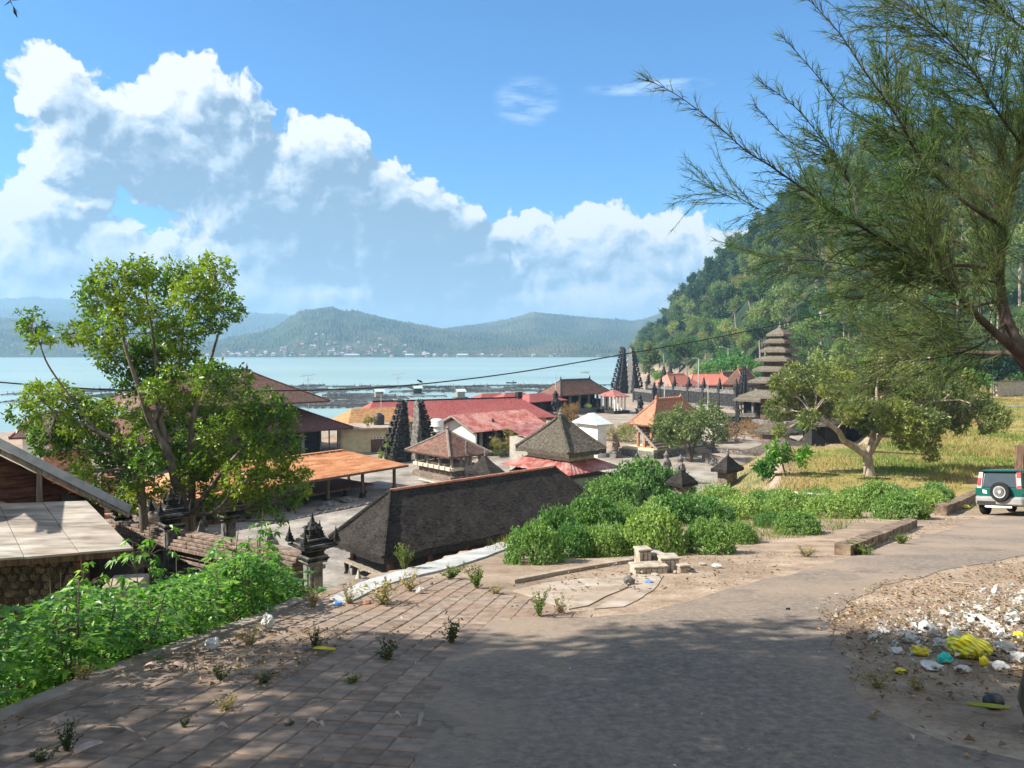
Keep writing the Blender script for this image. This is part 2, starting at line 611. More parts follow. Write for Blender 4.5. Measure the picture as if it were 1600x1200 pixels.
# ================================================================== setting: ground
M_DIRT = None
def ground_material():
    m = bpy.data.materials.new('earth'); m.use_nodes = True
    T = NT(m.node_tree); b = m.node_tree.nodes['Principled BSDF']
    tc = T.n('ShaderNodeTexCoord'); o = tc.outputs['Object']
    n = T.noise(o, 1.6, 8, 0.65); n2 = T.noise(o, 22, 6, 0.7); n3 = T.noise(o, 0.35, 4, 0.5)
    dirt = T.ramp(T.m('ADD', T.m('MULTIPLY', n, 0.6), T.m('MULTIPLY', n2, 0.4)), [(0.36, (0.17, 0.12, 0.082)), (0.5, (0.34, 0.255, 0.185)), (0.62, (0.46, 0.365, 0.275))])
    dirt = T.mix(T.mapr(n3, 0.45, 0.65, 0, 0.55), dirt, (0.17, 0.13, 0.095))
    at = T.n('ShaderNodeAttribute', attribute_name='zone')   # r: court paving, g: grass field, b: hill undergrowth
    sp = T.n('ShaderNodeSeparateColor'); T.l(at.outputs['Color'], sp.inputs[0])
    pn = T.noise(o, 0.5, 6, 0.6); pn2 = T.noise(o, 6, 5, 0.6)
    pave = T.ramp(T.m('ADD', T.m('MULTIPLY', pn, 0.7), T.m('MULTIPLY', pn2, 0.3)), [(0.38, (0.15, 0.135, 0.115)), (0.5, (0.255, 0.23, 0.20)), (0.62, (0.37, 0.335, 0.29))])
    gn = T.noise(o, 0.22, 5, 0.6); gn2 = T.noise(o, 3.0, 6, 0.7)
    grass = T.ramp(T.m('ADD', T.m('MULTIPLY', gn, 0.72), T.m('MULTIPLY', gn2, 0.28)), [(0.36, (0.09, 0.13, 0.03)), (0.46, (0.23, 0.21, 0.06)), (0.54, (0.34, 0.25, 0.11)), (0.64, (0.28, 0.16, 0.08))])
    hn = T.noise(o, 0.09, 6, 0.65)
    hill = T.ramp(hn, [(0.38, (0.014, 0.028, 0.011)), (0.56, (0.030, 0.050, 0.016)), (0.68, (0.10, 0.075, 0.035))])
    c = T.mix(sp.outputs[0], dirt, pave); c = T.mix(sp.outputs[1], c, grass); c = T.mix(sp.outputs[2], c, hill)
    T.l(c, b.inputs['Base Color']); b.inputs['Roughness'].default_value = 0.95; b.inputs['Specular IOR Level'].default_value = 0.15
    bp = T.n('ShaderNodeBump'); bp.inputs['Strength'].default_value = 0.6; bp.inputs['Distance'].default_value = 0.03
    T.l(T.m('ADD', n2, T.noise(o, 60, 4, 0.7)), bp.inputs['Height']); T.l(bp.outputs[0], b.inputs['Normal'])
    return m


def graded(lo, hi, a, b, fine, grow=1.07):
    c = list(np.arange(a, b + 1e-6, fine))
    s = fine; x = a
    while x > lo:
        s *= grow; x -= s; c.insert(0, x)
    s = fine; x = b
    while x < hi:
        s *= grow; x += s; c.append(x)
    return np.array(c)


gx = graded(-1800, 2600, -10, 22, 0.22, 1.07)
gy = graded(-80, 2600, -1, 34, 0.22, 1.045)
GX, GY = np.meshgrid(gx, gy)
GZ = terr(GX, GY)
nx_, ny_ = len(gx), len(gy)
V = np.stack([GX, GY, GZ], -1).reshape(-1, 3)
ii = np.arange(nx_ * ny_).reshape(ny_, nx_)
Fq = np.stack([ii[:-1, :-1], ii[:-1, 1:], ii[1:, 1:], ii[1:, :-1]], -1).reshape(-1, 4)
me = mesh_np('ground', V, Fq, smooth=True)
dO, ins, db = sdist(V[:, 0], V[:, 1], HI)
az_ = np.degrees(np.arctan2(V[:, 0], V[:, 1])); dd_ = np.hypot(V[:, 0], V[:, 1])
court = sstep(0.2, 1.2, (-9.6 - V[:, 2])) * (dd_ < 200)
court = np.where((V[:, 2] < -9.85) & ~ins, 1.0, 0.0) * (dd_ < 190)
court = court * (1 - sstep(60, 75, V[:, 1]) * (0.35 + 0.65 * (np.sin(V[:, 0] * 0.2) * np.sin(V[:, 1] * 0.17) > 0.35)))
field = (ins & (V[:, 1] > 26)) * sstep(27, 36, V[:, 1] + 0.5 * (V[:, 0] - 14)) * sstep(0.2, 2.0, db)
f0_ = np.interp(az_, [8.5, 10, 12.4, 16.7, 22, 34, 60, 120], [470, 430, 320, 235, 190, 165, 150, 140])
hil = ((az_ > 8) & (az_ < 150)) * sstep(-8, 8, dd_ - f0_)
emb = (~ins) * sstep(0.1, 0.8, dO) * (V[:, 2] > -9.8) * (dd_ < 60)
colr = np.stack([court, np.clip(field + emb * 0.6, 0, 1), hil, np.ones_like(hil)], -1).astype(np.float32)
ca = me.color_attributes.new('zone', 'FLOAT_COLOR', 'POINT'); ca.data.foreach_set('color', colr.ravel())
me.materials.append(ground_material())
link('ground', me, kind='structure')


def poly_sheet(name, pts2, z_off, m, step=0.35, rough=0.0, seed=1, thick=0.0, zf=None, subdiv=0.25):
    """sheet lying on the terrain inside a closed outline (world xy)"""
    rnd = random.Random(seed)
    out = []
    n = len(pts2)
    for i in range(n):
        a = Vector(pts2[i]); b = Vector(pts2[(i + 1) % n])
        k = max(1, int((b - a).length / subdiv))
        nrm = Vector((-(b - a).y, (b - a).x)).normalized() if (b - a).length > 0 else Vector((0, 0))
        for j in range(k):
            p = a.lerp(b, j / k)
            w = rough * (mnoise.noise(Vector((p.x * 1.1, p.y * 1.1, seed))) + 0.6 * mnoise.noise(Vector((p.x * 4, p.y * 4, seed + 5))))
            out.append(p + nrm * w)
    arr = np.array([(p.x, p.y) for p in out])
    x0, y0 = arr.min(0); x1, y1 = arr.max(0)
    xs, ys = np.meshgrid(np.arange(x0, x1, step), np.arange(y0, y1, step))
    xs = xs.ravel() + 0.013; ys = ys.ravel() + 0.017
    _, ins, bd = sdist(xs, ys, arr)
    keep = ins & (bd > step * 0.45)
    vin = [Vector((x, y)) for x, y in arr] + [Vector((x, y)) for x, y in zip(xs[keep], ys[keep])]
    nb = len(arr)
    vo, eo, fo, _, _, _ = delaunay_2d_cdt(vin, [(i, (i + 1) % nb) for i in range(nb)], [list(range(nb))], 1, 1e-5)
    X = np.array([v.x for v in vo]); Y = np.array([v.y for v in vo])
    Z = (terr(X, Y) if zf is None else zf(X, Y)) + z_off
    mb = MB(); mb.v = list(zip(X, Y, Z)); mb.f = [tuple(f) for f in fo]
    if thick:
        cnt = {}
        for f in fo:
            for i in range(len(f)):
                e = (f[i], f[(i + 1) % len(f)])
                cnt[frozenset(e)] = cnt.get(frozenset(e), []) + [e]
        low = {}
        for k, es in cnt.items():
            if len(es) == 1:
                a, b = es[0]
                for q in (a, b):
                    if q not in low:
                        low[q] = len(mb.v); x, y, z = mb.v[q]; mb.v.append((x, y, z - thick))
                mb.f.append((b, a, low[a], low[b]))
    me = bpy.data.meshes.new(name); me.from_pydata(mb.v, [], mb.f)
    me.polygons.foreach_set('use_smooth', np.zeros(len(me.polygons), bool))
    me.materials.append(m)
    return me


def pxs(lst):
    return [TG(a, b).xy for a, b in lst]


M_ASPH = mat('asphalt', [(0.36, (0.13, 0.104, 0.083)), (0.5, (0.20, 0.164, 0.133)), (0.62, (0.275, 0.228, 0.185))], 14, 0.92, 0.8, 10, bscale=90,
             big=((0.30, 0.23, 0.17), 0.8), bigscale=0.5, spec=0.2, bdist=0.010, nrough=0.78)
def crack_asphalt(m):
    T = NT(m.node_tree); b = m.node_tree.nodes['Principled BSDF']
    tc = T.n('ShaderNodeTexCoord'); o = tc.outputs['Object']
    wob = T.v('ADD', o, T.v('MULTIPLY', T.v('SUBTRACT', T.noise(o, 2.2, 4, 0.6, out=1), (0.5, 0.5, 0.5)), (0.7, 0.7, 0.0)))
    vo = T.n('ShaderNodeTexVoronoi', feature='DISTANCE_TO_EDGE'); vo.voronoi_dimensions = '2D'
    T.l(wob, vo.inputs['Vector']); vo.inputs['Scale'].default_value = 0.42
    line = T.mapr(vo.outputs['Distance'], 0.0, 0.010, 1.0, 0.0)
    gate = T.mapr(T.noise(o, 0.45, 3, 0.5), 0.50, 0.60, 0, 1)
    f = T.m('MULTIPLY', line, gate)
    old = b.inputs['Base Color'].links[0].from_socket
    sp = T.noise(o, 130, 3, 0.8)
    c = T.mix(T.mapr(sp, 0.62, 0.70, 0, 0.5), old, (0.42, 0.37, 0.32))
    c = T.mix(T.mapr(sp, 0.38, 0.30, 0, 0.6), c, (0.05, 0.042, 0.036))
    pat = T.mapr(T.noise(o, 0.8, 5, 0.7), 0.56, 0.60, 0, 0.35)
    c = T.mix(pat, c, (0.11, 0.095, 0.082))
    T.l(T.mix(T.m('MULTIPLY', f, 0.85), c, (0.035, 0.028, 0.022)), b.inputs['Base Color'])


crack_asphalt(M_ASPH)
M_CONC = mat('old_concrete', [(0.36, (0.22, 0.17, 0.13)), (0.5, (0.33, 0.275, 0.22)), (0.64, (0.41, 0.355, 0.30))], 2.5, 0.9, 0.4, 8, bscale=40, spec=0.2, bdist=0.006, big=((0.31, 0.235, 0.17), 0.85), bigscale=1.1)
M_PATH = mat('path_concrete', [(0.36, (0.28, 0.28, 0.27)), (0.5, (0.38, 0.38, 0.365)), (0.64, (0.46, 0.455, 0.44))], 2.0, 0.9, 0.3, 8, bscale=30, spec=0.2, bdist=0.006)
M_WATER = None

# road: asphalt from under the camera bending right towards the parked car
road_px = [(640, 1199), (652, 1120), (672, 1050), (715, 1000), (760, 972), (820, 962), (905, 966), (1000, 960), (1075, 940), (1160, 915), (1280, 885),
           (1400, 850), (1500, 822), (1600, 795)]
road_r = [(1600, 868), (1480, 892), (1380, 915), (1320, 945), (1295, 990), (1330, 1040), (1345, 1085), (1400, 1130), (1480, 1165), (1599, 1195)]
rp = pxs(road_px)
rr = pxs(road_r)
outl = [Vector((-1.2, -4)), Vector((-0.6, 2.0))] + [Vector(p) for p in rp] + [Vector((30, 33)), Vector((45, 42)), Vector((50, 38)), Vector((34, 27.5))] + [Vector(p) for p in rr] + [Vector((4.0, 3.2)), Vector((4.4, -4))]
me = poly_sheet('road', outl, 0.006, M_ASPH, 0.22, 0.10, 3)
link('road', me, kind='structure')

# concrete slab beside the pavers, with a long crack (two pieces)
slab1 = pxs([(905, 966), (1000, 962), (925, 955), (880, 935), (850, 917), (815, 912), (900, 906), (1000, 890), (1010, 905), (985, 925), (935, 948)])
me = poly_sheet('concrete_slab', [Vector(p) for p in pxs([(800, 925), (850, 912), (930, 903), (985, 896), (978, 918), (945, 934), (915, 948), (890, 953)])], 0.014, M_CONC, 0.3, 0.045, 7, thick=0.02)
link('concrete_slab', me, kind='structure')
me = poly_sheet('concrete_slab', [Vector(p) for p in pxs([(990, 898), (1040, 900), (1020, 925), (975, 950), (925, 953), (955, 938), (985, 920)])], 0.010, M_CONC, 0.3, 0.05, 9, thick=0.02)
link('concrete_slab', me, kind='structure')
# sloping concrete path with raised pale edge beside the long thatched roof
path_px = [(515, 938), (560, 914), (620, 896), (690, 876), (745, 861), (785, 849), (800, 856), (760, 872), (712, 888), (650, 903), (590, 922), (545, 945)]
me = poly_sheet('path', [Vector(p) for p in pxs(path_px)], 0.030, M_PATH, 0.3, 0.02, 12, thick=0.05)
link('path', me, kind='structure')


def strip(name, pts, w, h, m, parent=None, lift=0.0):
    """kerb following terrain along world xy points"""
    mb = MB()
    ps = [Vector(p) for p in pts]
    full = []
    for i in range(len(ps) - 1):
        k = max(1, int((ps[i + 1] - ps[i]).length / 0.5))
        for j in range(k): full.append(ps[i].lerp(ps[i + 1], j / k))
    full.append(ps[-1])
    ring = []
    for i, p in enumerate(full):
        d = (full[min(i + 1, len(full) - 1)] - full[max(i - 1, 0)]).normalized(); nrm = Vector((-d.y, d.x))
        z = tz(p.x, p.y) + lift
        a = p + nrm * w / 2; b = p - nrm * w / 2
        ring.append([(a.x, a.y, z - 0.4), (b.x, b.y, z - 0.4), (b.x, b.y, z + h), (a.x, a.y, z + h)])
    for i, r in enumerate(ring): mb.v.extend(r)
    for i in range(len(ring) - 1):
        o = i * 4
        for k in range(4): mb.f.append((o + k, o + (k + 1) % 4, o + 4 + (k + 1) % 4, o + 4 + k))
    mb.f.append((0, 1, 2, 3)); o = (len(ring) - 1) * 4; mb.f.append((o + 3, o + 2, o + 1, o))
    return mb.build(name, m, parent, bevel=0.0)


M_KERB = mat('pale_kerb', [(0.38, (0.36, 0.33, 0.28)), (0.6, (0.55, 0.52, 0.46))], 3, 0.9, 0.4, spec=0.2)
k = strip('path_kerb', [p for p in pxs([(500, 918), (560, 904), (620, 889), (690, 869), (745, 855), (792, 843)])], 0.09, 0.13, M_KERB); k['kind'] = 'structure'
k = strip('ditch_kerb', [p for p in pxs([(800, 912), (860, 900), (930, 888), (990, 878)])], 0.10, 0.06, M_CONC); k['kind'] = 'structure'
M_RET = mat('retaining_stone', [(0.36, (0.06, 0.04, 0.028)), (0.5, (0.17, 0.12, 0.085)), (0.64, (0.28, 0.22, 0.16))], 5, 0.95, 0.6, 7, bscale=12)
k = strip('retaining_wall', [p for p in pxs([(1316, 868), (1345, 857), (1380, 843), (1424, 822)])], 0.28, 0.20, M_RET)
tag(k, 'low crumbling concrete edge wall running beside the road below the green bushes', 'edge wall')
k = strip('retaining_wall', [p for p in pxs([(1470, 806), (1500, 792), (1532, 775), (1570, 762)])], 0.34, 0.34, M_RET)
tag(k, 'low earth coloured edge wall meeting the road just beside the green car', 'edge wall')

# ================================================================== lake
def water_material():
    m = bpy.data.materials.new('lake_water'); m.use_nodes = True
    T = NT(m.node_tree); b = m.node_tree.nodes['Principled BSDF']
    tc = T.n('ShaderNodeTexCoord'); o = tc.outputs['Object']
    n = T.noise(T.v('MULTIPLY', o, (0.003, 0.010, 1)), 1.0, 5, 0.6)
    c = T.ramp(n, [(0.3, (0.20, 0.30, 0.29)), (0.5, (0.25, 0.36, 0.34)), (0.7, (0.30, 0.41, 0.38))])
    T.l(c, b.inputs['Base Color'])
    b.inputs['Roughness'].default_value = 0.28
    b.inputs['Specular IOR Level'].default_value = 0.35
    bp = T.n('ShaderNodeBump'); bp.inputs['Strength'].default_value = 0.5; bp.inputs['Distance'].default_value = 0.25
    T.l(T.noise(T.v('MULTIPLY', o, (0.35, 0.9, 1)), 1.0, 5, 0.65), bp.inputs['Height']); T.l(bp.outputs[0], b.inputs['Normal'])
    return m


me = mesh_np('lake', [(-6500, 60, -16), (6500, 60, -16), (6500, 9000, -16), (-6500, 9000, -16)], [(0, 1, 2, 3)], [water_material()])
link('lake', me, kind='structure')

# ================================================================== far hills across the lake
def fbm(x, y, s, oct=5, seed=0.0):
    out = np.zeros_like(x); a = 1.0; tot = 0
    r = np.random.RandomState(int(seed * 10) + 3)
    for i in range(oct):
        for k in range(3):
            th = r.rand() * 6.28; ph = r.rand() * 6.28
            out += a * np.sin((x * math.cos(th) + y * math.sin(th)) * s * (1 + 0.35 * k) + ph + 1.7 * np.sin((x * math.sin(th) - y * math.cos(th)) * s * 0.7 + ph * 2)) / 3
        tot += a; a *= 0.5; s *= 2.1
    return out / tot


def far_hill_mat(name, dark, light, dry):
    m = bpy.data.materials.new(name); m.use_nodes = True
    T = NT(m.node_tree); b = m.node_tree.nodes['Principled BSDF']
    tc = T.n('ShaderNodeTexCoord'); o = tc.outputs['Object']
    n = T.noise(o, 0.03, 8, 0.7); n2 = T.noise(o, 0.0045, 4, 0.55)
    c = T.ramp(n, [(0.38, dark), (0.62, light)])
    c = T.mix(T.mapr(n2, 0.5, 0.62, 0, 0.7), c, dry)
    T.l(c, b.inputs['Base Color']); b.inputs['Roughness'].default_value = 1.0; b.inputs['Specular IOR Level'].default_value = 0.0
    bp = T.n('ShaderNodeBump'); bp.inputs['Strength'].default_value = 0.8; bp.inputs['Distance'].default_value = 5
    T.l(n, bp.inputs['Height']); T.l(bp.outputs[0], b.inputs['Normal'])
    return m


def hill_range(sil, d_front, d_crest, seed, m, spread=110, bumps=6.5, nu=1000, nv=70):
    """sil: (px, py) silhouette. The range rises from d_front to d_crest."""
    pxv = np.linspace(sil[0][0], sil[-1][0], nu)
    pyv = np.interp(pxv, [s[0] for s in sil], [s[1] for s in sil])
    t = (pxv - 800) / F_PX
    elev = (546 - pyv) / F_PX
    Vv = np.linspace(0, 1.6, nv)
    X = np.zeros((nv, nu)); Y = X.copy(); Z = X.copy()
    for j, v in enumerate(Vv):
        Yd = d_front + (d_crest - d_front) * v
        X[j] = t * Yd; Y[j] = Yd
    zc = elev * d_crest
    prof = np.where(Vv <= 1, Vv ** 0.85, 1 - 0.35 * (Vv - 1) / 0.6)
    Z = -17 + (zc[None, :] + 17) * prof[:, None]
    rid = fbm(X, Y, 1 / spread, 5, seed)
    Z += rid * (zc[None, :] + 17) * 0.20 * np.clip(Vv * 2.0, 0, 1)[:, None] * np.clip((1.02 - Vv) * 2.2, 0.0, 1)[:, None]
    rng = np.random.RandomState(seed)
    nb = rng.rand(nv, nu) ** 2.5 * bumps * (0.4 + 1.2 * np.clip(fbm(X, Y, 1 / 40, 3, seed + 3) + 0.4, 0, 1))
    Z += nb * np.clip(Vv * 4, 0, 1)[:, None]
    V = np.stack([X, Y, Z], -1).reshape(-1, 3)
    ii = np.arange(nu * nv).reshape(nv, nu)
    Fq = np.stack([ii[:-1, :-1], ii[:-1, 1:], ii[1:, 1:], ii[1:, :-1]], -1).reshape(-1, 4)
    return mesh_np('hills', V, Fq, [m], smooth=False), (X, Y, Z)


M_H1 = far_hill_mat('far_forest', (0.022, 0.040, 0.022), (0.075, 0.10, 0.045), (0.12, 0.11, 0.06))
M_H2 = far_hill_mat('far_ridge', (0.03, 0.05, 0.035), (0.06, 0.09, 0.055), (0.09, 0.10, 0.06))
meA, HA = hill_range([(250, 548), (330, 536), (400, 520), (430, 512), (450, 500), (470, 488), (500, 482), (520, 480), (535, 486), (560, 487), (590, 494), (620, 502), (680, 512),
                      (720, 520), (800, 524), (900, 530), (1000, 535), (1100, 540)], 1640, 2100, 4, M_H1, 120)
link('hills', meA, kind='structure')
meB, _ = hill_range([(560, 540), (640, 525), (700, 513), (740, 508), (780, 503), (810, 495), (835, 488), (870, 492), (900, 495), (950, 499), (990, 502), (1010, 497), (1030, 490),
                     (1100, 470), (1200, 450)], 1900, 2700, 8, M_H1, 160)
link('hills', meB, kind='structure')
meC, _ = hill_range([(-500, 460), (-200, 462), (0, 468), (60, 465), (130, 470), (250, 480), (350, 487), (430, 491), (480, 496), (600, 510), (700, 520)], 2900, 4600, 12, M_H2, 420, bumps=14)
link('hills', meC, kind='structure')
meD, HD = hill_range([(-500, 505), (-200, 500), (0, 497), (60, 500), (130, 508), (200, 516), (300, 530), (420, 548)], 1640, 2300, 15, M_H1, 150)
link('hills', meD, kind='structure')
me = mesh_np('far_shore', [(-3500, 1560, -15.6), (3500, 1560, -15.6), (3500, 1700, -14.5), (-3500, 1700, -14.5)], [(0, 1, 2, 3)], [M_H1])
link('far_shore', me, kind='structure')

# ================================================================== haze
HAZE = 0.00030
hm = bpy.data.materials.new('haze_air'); hm.use_nodes = True
T = NT(hm.node_tree)
for nd in list(hm.node_tree.nodes):
    if nd.type == 'BSDF_PRINCIPLED': hm.node_tree.nodes.remove(nd)
pv = T.n('ShaderNodeVolumePrincipled')
pv.inputs['Color'].default_value = (0.40, 0.70, 1.0, 1)
pv.inputs['Density'].default_value = HAZE
pv.inputs['Anisotropy'].default_value = 0.1
T.l(pv.outputs[0], hm.node_tree.nodes['Material Output'].inputs['Volume'])
mb = MB().box(-6800, -110, -45, 6800, 9200, 330)
hz = mb.build('haze', hm, kind='stuff')
tag(hz, 'pale blue haze filling the air over the lake and far hills', 'haze', kind='stuff')
# ================================================================== buildings
A = R(42)
UA = Vector((math.cos(A), math.sin(A), 0)); VA = Vector((-math.sin(A), math.cos(A), 0))
CZ = -10.0

M_THATCH_D = mat('dark_thatch', [(0.36, (0.010, 0.009, 0.009)), (0.5, (0.030, 0.026, 0.024)), (0.66, (0.062, 0.055, 0.050))], 5, 0.95, 1.0, 8, stretch=(1, 1, 3.2), bscale=26, spec=0.1,
                 big=((0.075, 0.070, 0.06), 0.35), bigscale=1.4, bdist=0.05, nrough=0.7)
M_THATCH = mat('grey_thatch', [(0.36, (0.045, 0.037, 0.030)), (0.5, (0.10, 0.085, 0.070)), (0.64, (0.19, 0.165, 0.14))], 6, 0.95, 1.0, 8, stretch=(1, 1, 2.4), bscale=20, spec=0.1,
               big=((0.085, 0.09, 0.05), 0.35), bigscale=0.9, bdist=0.06, nrough=0.7)
M_THATCH_L = mat('pale_thatch', [(0.36, (0.07, 0.058, 0.046)), (0.5, (0.145, 0.122, 0.10)), (0.64, (0.24, 0.21, 0.175))], 5, 0.95, 0.9, 8, stretch=(1, 1, 3), bscale=18, spec=0.1,
                 big=((0.12, 0.115, 0.075), 0.4), bigscale=0.7, bdist=0.05, nrough=0.7)
M_TILE_BR = mat('brown_tile', [(0.36, (0.085, 0.042, 0.030)), (0.5, (0.155, 0.078, 0.055)), (0.66, (0.24, 0.135, 0.10))], 4, 0.85, 0.8, 8, lines=('Z', 2.6, 1.6), bscale=16, big=((0.10, 0.075, 0.06), 0.6), bigscale=0.5, bdist=0.05)
M_TILE_MAR = mat('dark_brown_tile', [(0.36, (0.075, 0.032, 0.026)), (0.5, (0.12, 0.050, 0.040)), (0.66, (0.17, 0.075, 0.058))], 4, 0.85, 0.8, 8, lines=('Z', 2.2, 1.6), bscale=16, big=((0.08, 0.05, 0.045), 0.5), bigscale=0.4, bdist=0.05)
M_TILE_OR = mat('orange_tile', [(0.36, (0.27, 0.105, 0.058)), (0.5, (0.46, 0.185, 0.105)), (0.66, (0.62, 0.29, 0.18))], 9, 0.85, 0.8, 7, lines=('Z', 2.6, 1.6), bscale=16, big=((0.30, 0.17, 0.12), 0.4), bigscale=0.6, bdist=0.05)
M_TILE_SAL = mat('salmon_tile', [(0.36, (0.44, 0.13, 0.085)), (0.5, (0.56, 0.19, 0.13)), (0.66, (0.66, 0.27, 0.19))], 7, 0.8, 0.6, 7, lines=('Z', 2.6, 1.4), bscale=14, bdist=0.05)
M_RED = mat('maroon_tile', [(0.36, (0.20, 0.040, 0.038)), (0.5, (0.29, 0.065, 0.060)), (0.66, (0.38, 0.12, 0.105))], 5, 0.7, 0.8, 7, lines=('Z', 2.4, 1.8), bscale=14, big=((0.33, 0.12, 0.10), 0.55), bigscale=0.35, bdist=0.06)
M_REDTIN = mat('red_rusty_tin', [(0.36, (0.17, 0.042, 0.034)), (0.5, (0.28, 0.075, 0.060)), (0.66, (0.38, 0.17, 0.14))], 2.2, 0.6, 0.35, 8, stretch=(1, 1, 1), bscale=14, big=((0.44, 0.33, 0.29), 0.5), bigscale=0.8, bdist=0.02)
M_RUST = mat('orange_rusty_tin', [(0.34, (0.30, 0.115, 0.045)), (0.5, (0.46, 0.20, 0.085)), (0.64, (0.58, 0.31, 0.16))], 1.6, 0.7, 0.35, 9, stretch=(0.45, 2.4, 1), bscale=12, big=((0.36, 0.14, 0.055), 0.5), bigscale=0.5, bdist=0.02)
M_CAP = mat('terracotta_cap', [(0.36, (0.28, 0.11, 0.07)), (0.6, (0.46, 0.22, 0.15))], 8, 0.85, 0.4)
M_CAPG = mat('grey_cap', [(0.36, (0.12, 0.10, 0.085)), (0.6, (0.24, 0.20, 0.17))], 8, 0.9, 0.4)
M_STONE_D = mat('black_lava_stone', [(0.36, (0.012, 0.012, 0.013)), (0.5, (0.030, 0.030, 0.031)), (0.66, (0.085, 0.082, 0.078))], 3.5, 0.92, 0.8, 8, bscale=10, spec=0.15, bdist=0.05)
M_STONE = mat('grey_carved_stone', [(0.36, (0.075, 0.070, 0.065)), (0.5, (0.16, 0.15, 0.14)), (0.66, (0.27, 0.255, 0.24))], 5, 0.92, 0.7, 8, bscale=14, spec=0.15, bdist=0.03)
M_PARAS = mat('brown_wall_stone', [(0.36, (0.10, 0.075, 0.058)), (0.5, (0.20, 0.155, 0.125)), (0.66, (0.31, 0.255, 0.21))], 5, 0.95, 0.7, 8, stretch=(1, 1, 2.5), bscale=14, spec=0.1, bdist=0.02,
              big=((0.08, 0.07, 0.06), 0.6), bigscale=0.8)
M_COURSE = mat('red_brick_course', [(0.36, (0.11, 0.078, 0.060)), (0.5, (0.20, 0.145, 0.115)), (0.66, (0.33, 0.27, 0.225))], 6, 0.95, 0.6, 8, stretch=(1, 1, 2), bscale=16, spec=0.1, bdist=0.02,
               big=((0.10, 0.085, 0.07), 0.5), bigscale=0.9)
M_BRICK = mat('orange_brick', [(0.36, (0.22, 0.095, 0.055)), (0.5, (0.36, 0.17, 0.10)), (0.66, (0.48, 0.27, 0.18))], 4, 0.95, 0.6, 7, bscale=16)
M_WOOD = mat('brown_timber', [(0.36, (0.055, 0.033, 0.022)), (0.5, (0.11, 0.068, 0.045)), (0.66, (0.19, 0.125, 0.085))], 4, 0.85, 0.4, 7, stretch=(4, 4, 0.6), bscale=10, bdist=0.01)
M_WOODG = mat('weathered_timber', [(0.36, (0.16, 0.13, 0.105)), (0.5, (0.26, 0.22, 0.18)), (0.66, (0.36, 0.32, 0.27))], 4, 0.9, 0.4, 7, stretch=(4, 4, 0.6), bscale=10, bdist=0.01)
M_CREAM = mat('cream_plaster', [(0.36, (0.46, 0.38, 0.22)), (0.5, (0.58, 0.50, 0.32)), (0.66, (0.66, 0.58, 0.40))], 1.5, 0.9, 0.2, 7, big=((0.34, 0.28, 0.18), 0.5), bigscale=0.7)
M_WHITE = mat('white_plaster', [(0.36, (0.62, 0.60, 0.54)), (0.6, (0.78, 0.76, 0.70))], 1.5, 0.9, 0.15, 7, big=((0.45, 0.42, 0.36), 0.5), bigscale=0.7)
M_PLASTERG = mat('grey_plaster', [(0.36, (0.30, 0.28, 0.24)), (0.6, (0.45, 0.42, 0.36))], 1.5, 0.9, 0.2, 7, big=((0.2, 0.18, 0.15), 0.5), bigscale=0.7)
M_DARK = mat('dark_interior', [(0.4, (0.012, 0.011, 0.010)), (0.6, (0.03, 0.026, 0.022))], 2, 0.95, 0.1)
M_WTIN = mat('white_tin', [(0.36, (0.42, 0.46, 0.48)), (0.6, (0.55, 0.58, 0.60))], 2, 0.5, 0.1)
M_GREYTIN = mat('blue_grey_tin', [(0.36, (0.25, 0.27, 0.30)), (0.5, (0.34, 0.36, 0.39)), (0.66, (0.42, 0.44, 0.46))], 3, 0.6, 0.3, 7, bscale=20)
M_BOARD = mat('weathered_board_roof', [(0.36, (0.14, 0.12, 0.10)), (0.49, (0.28, 0.255, 0.22)), (0.62, (0.41, 0.38, 0.335))], 1.6, 0.9, 0.5, 9, stretch=(0.6, 5, 1), bscale=14, big=((0.27, 0.20, 0.15), 0.6), bigscale=0.9, bdist=0.008)
M_POLE = mat('galvanised_pole', [(0.4, (0.35, 0.36, 0.36)), (0.6, (0.52, 0.53, 0.53))], 3, 0.5, 0.1)
M_RAG = mat('pale_render', [(0.36, (0.42, 0.36, 0.28)), (0.6, (0.58, 0.52, 0.42))], 2.5, 0.9, 0.3, 6)


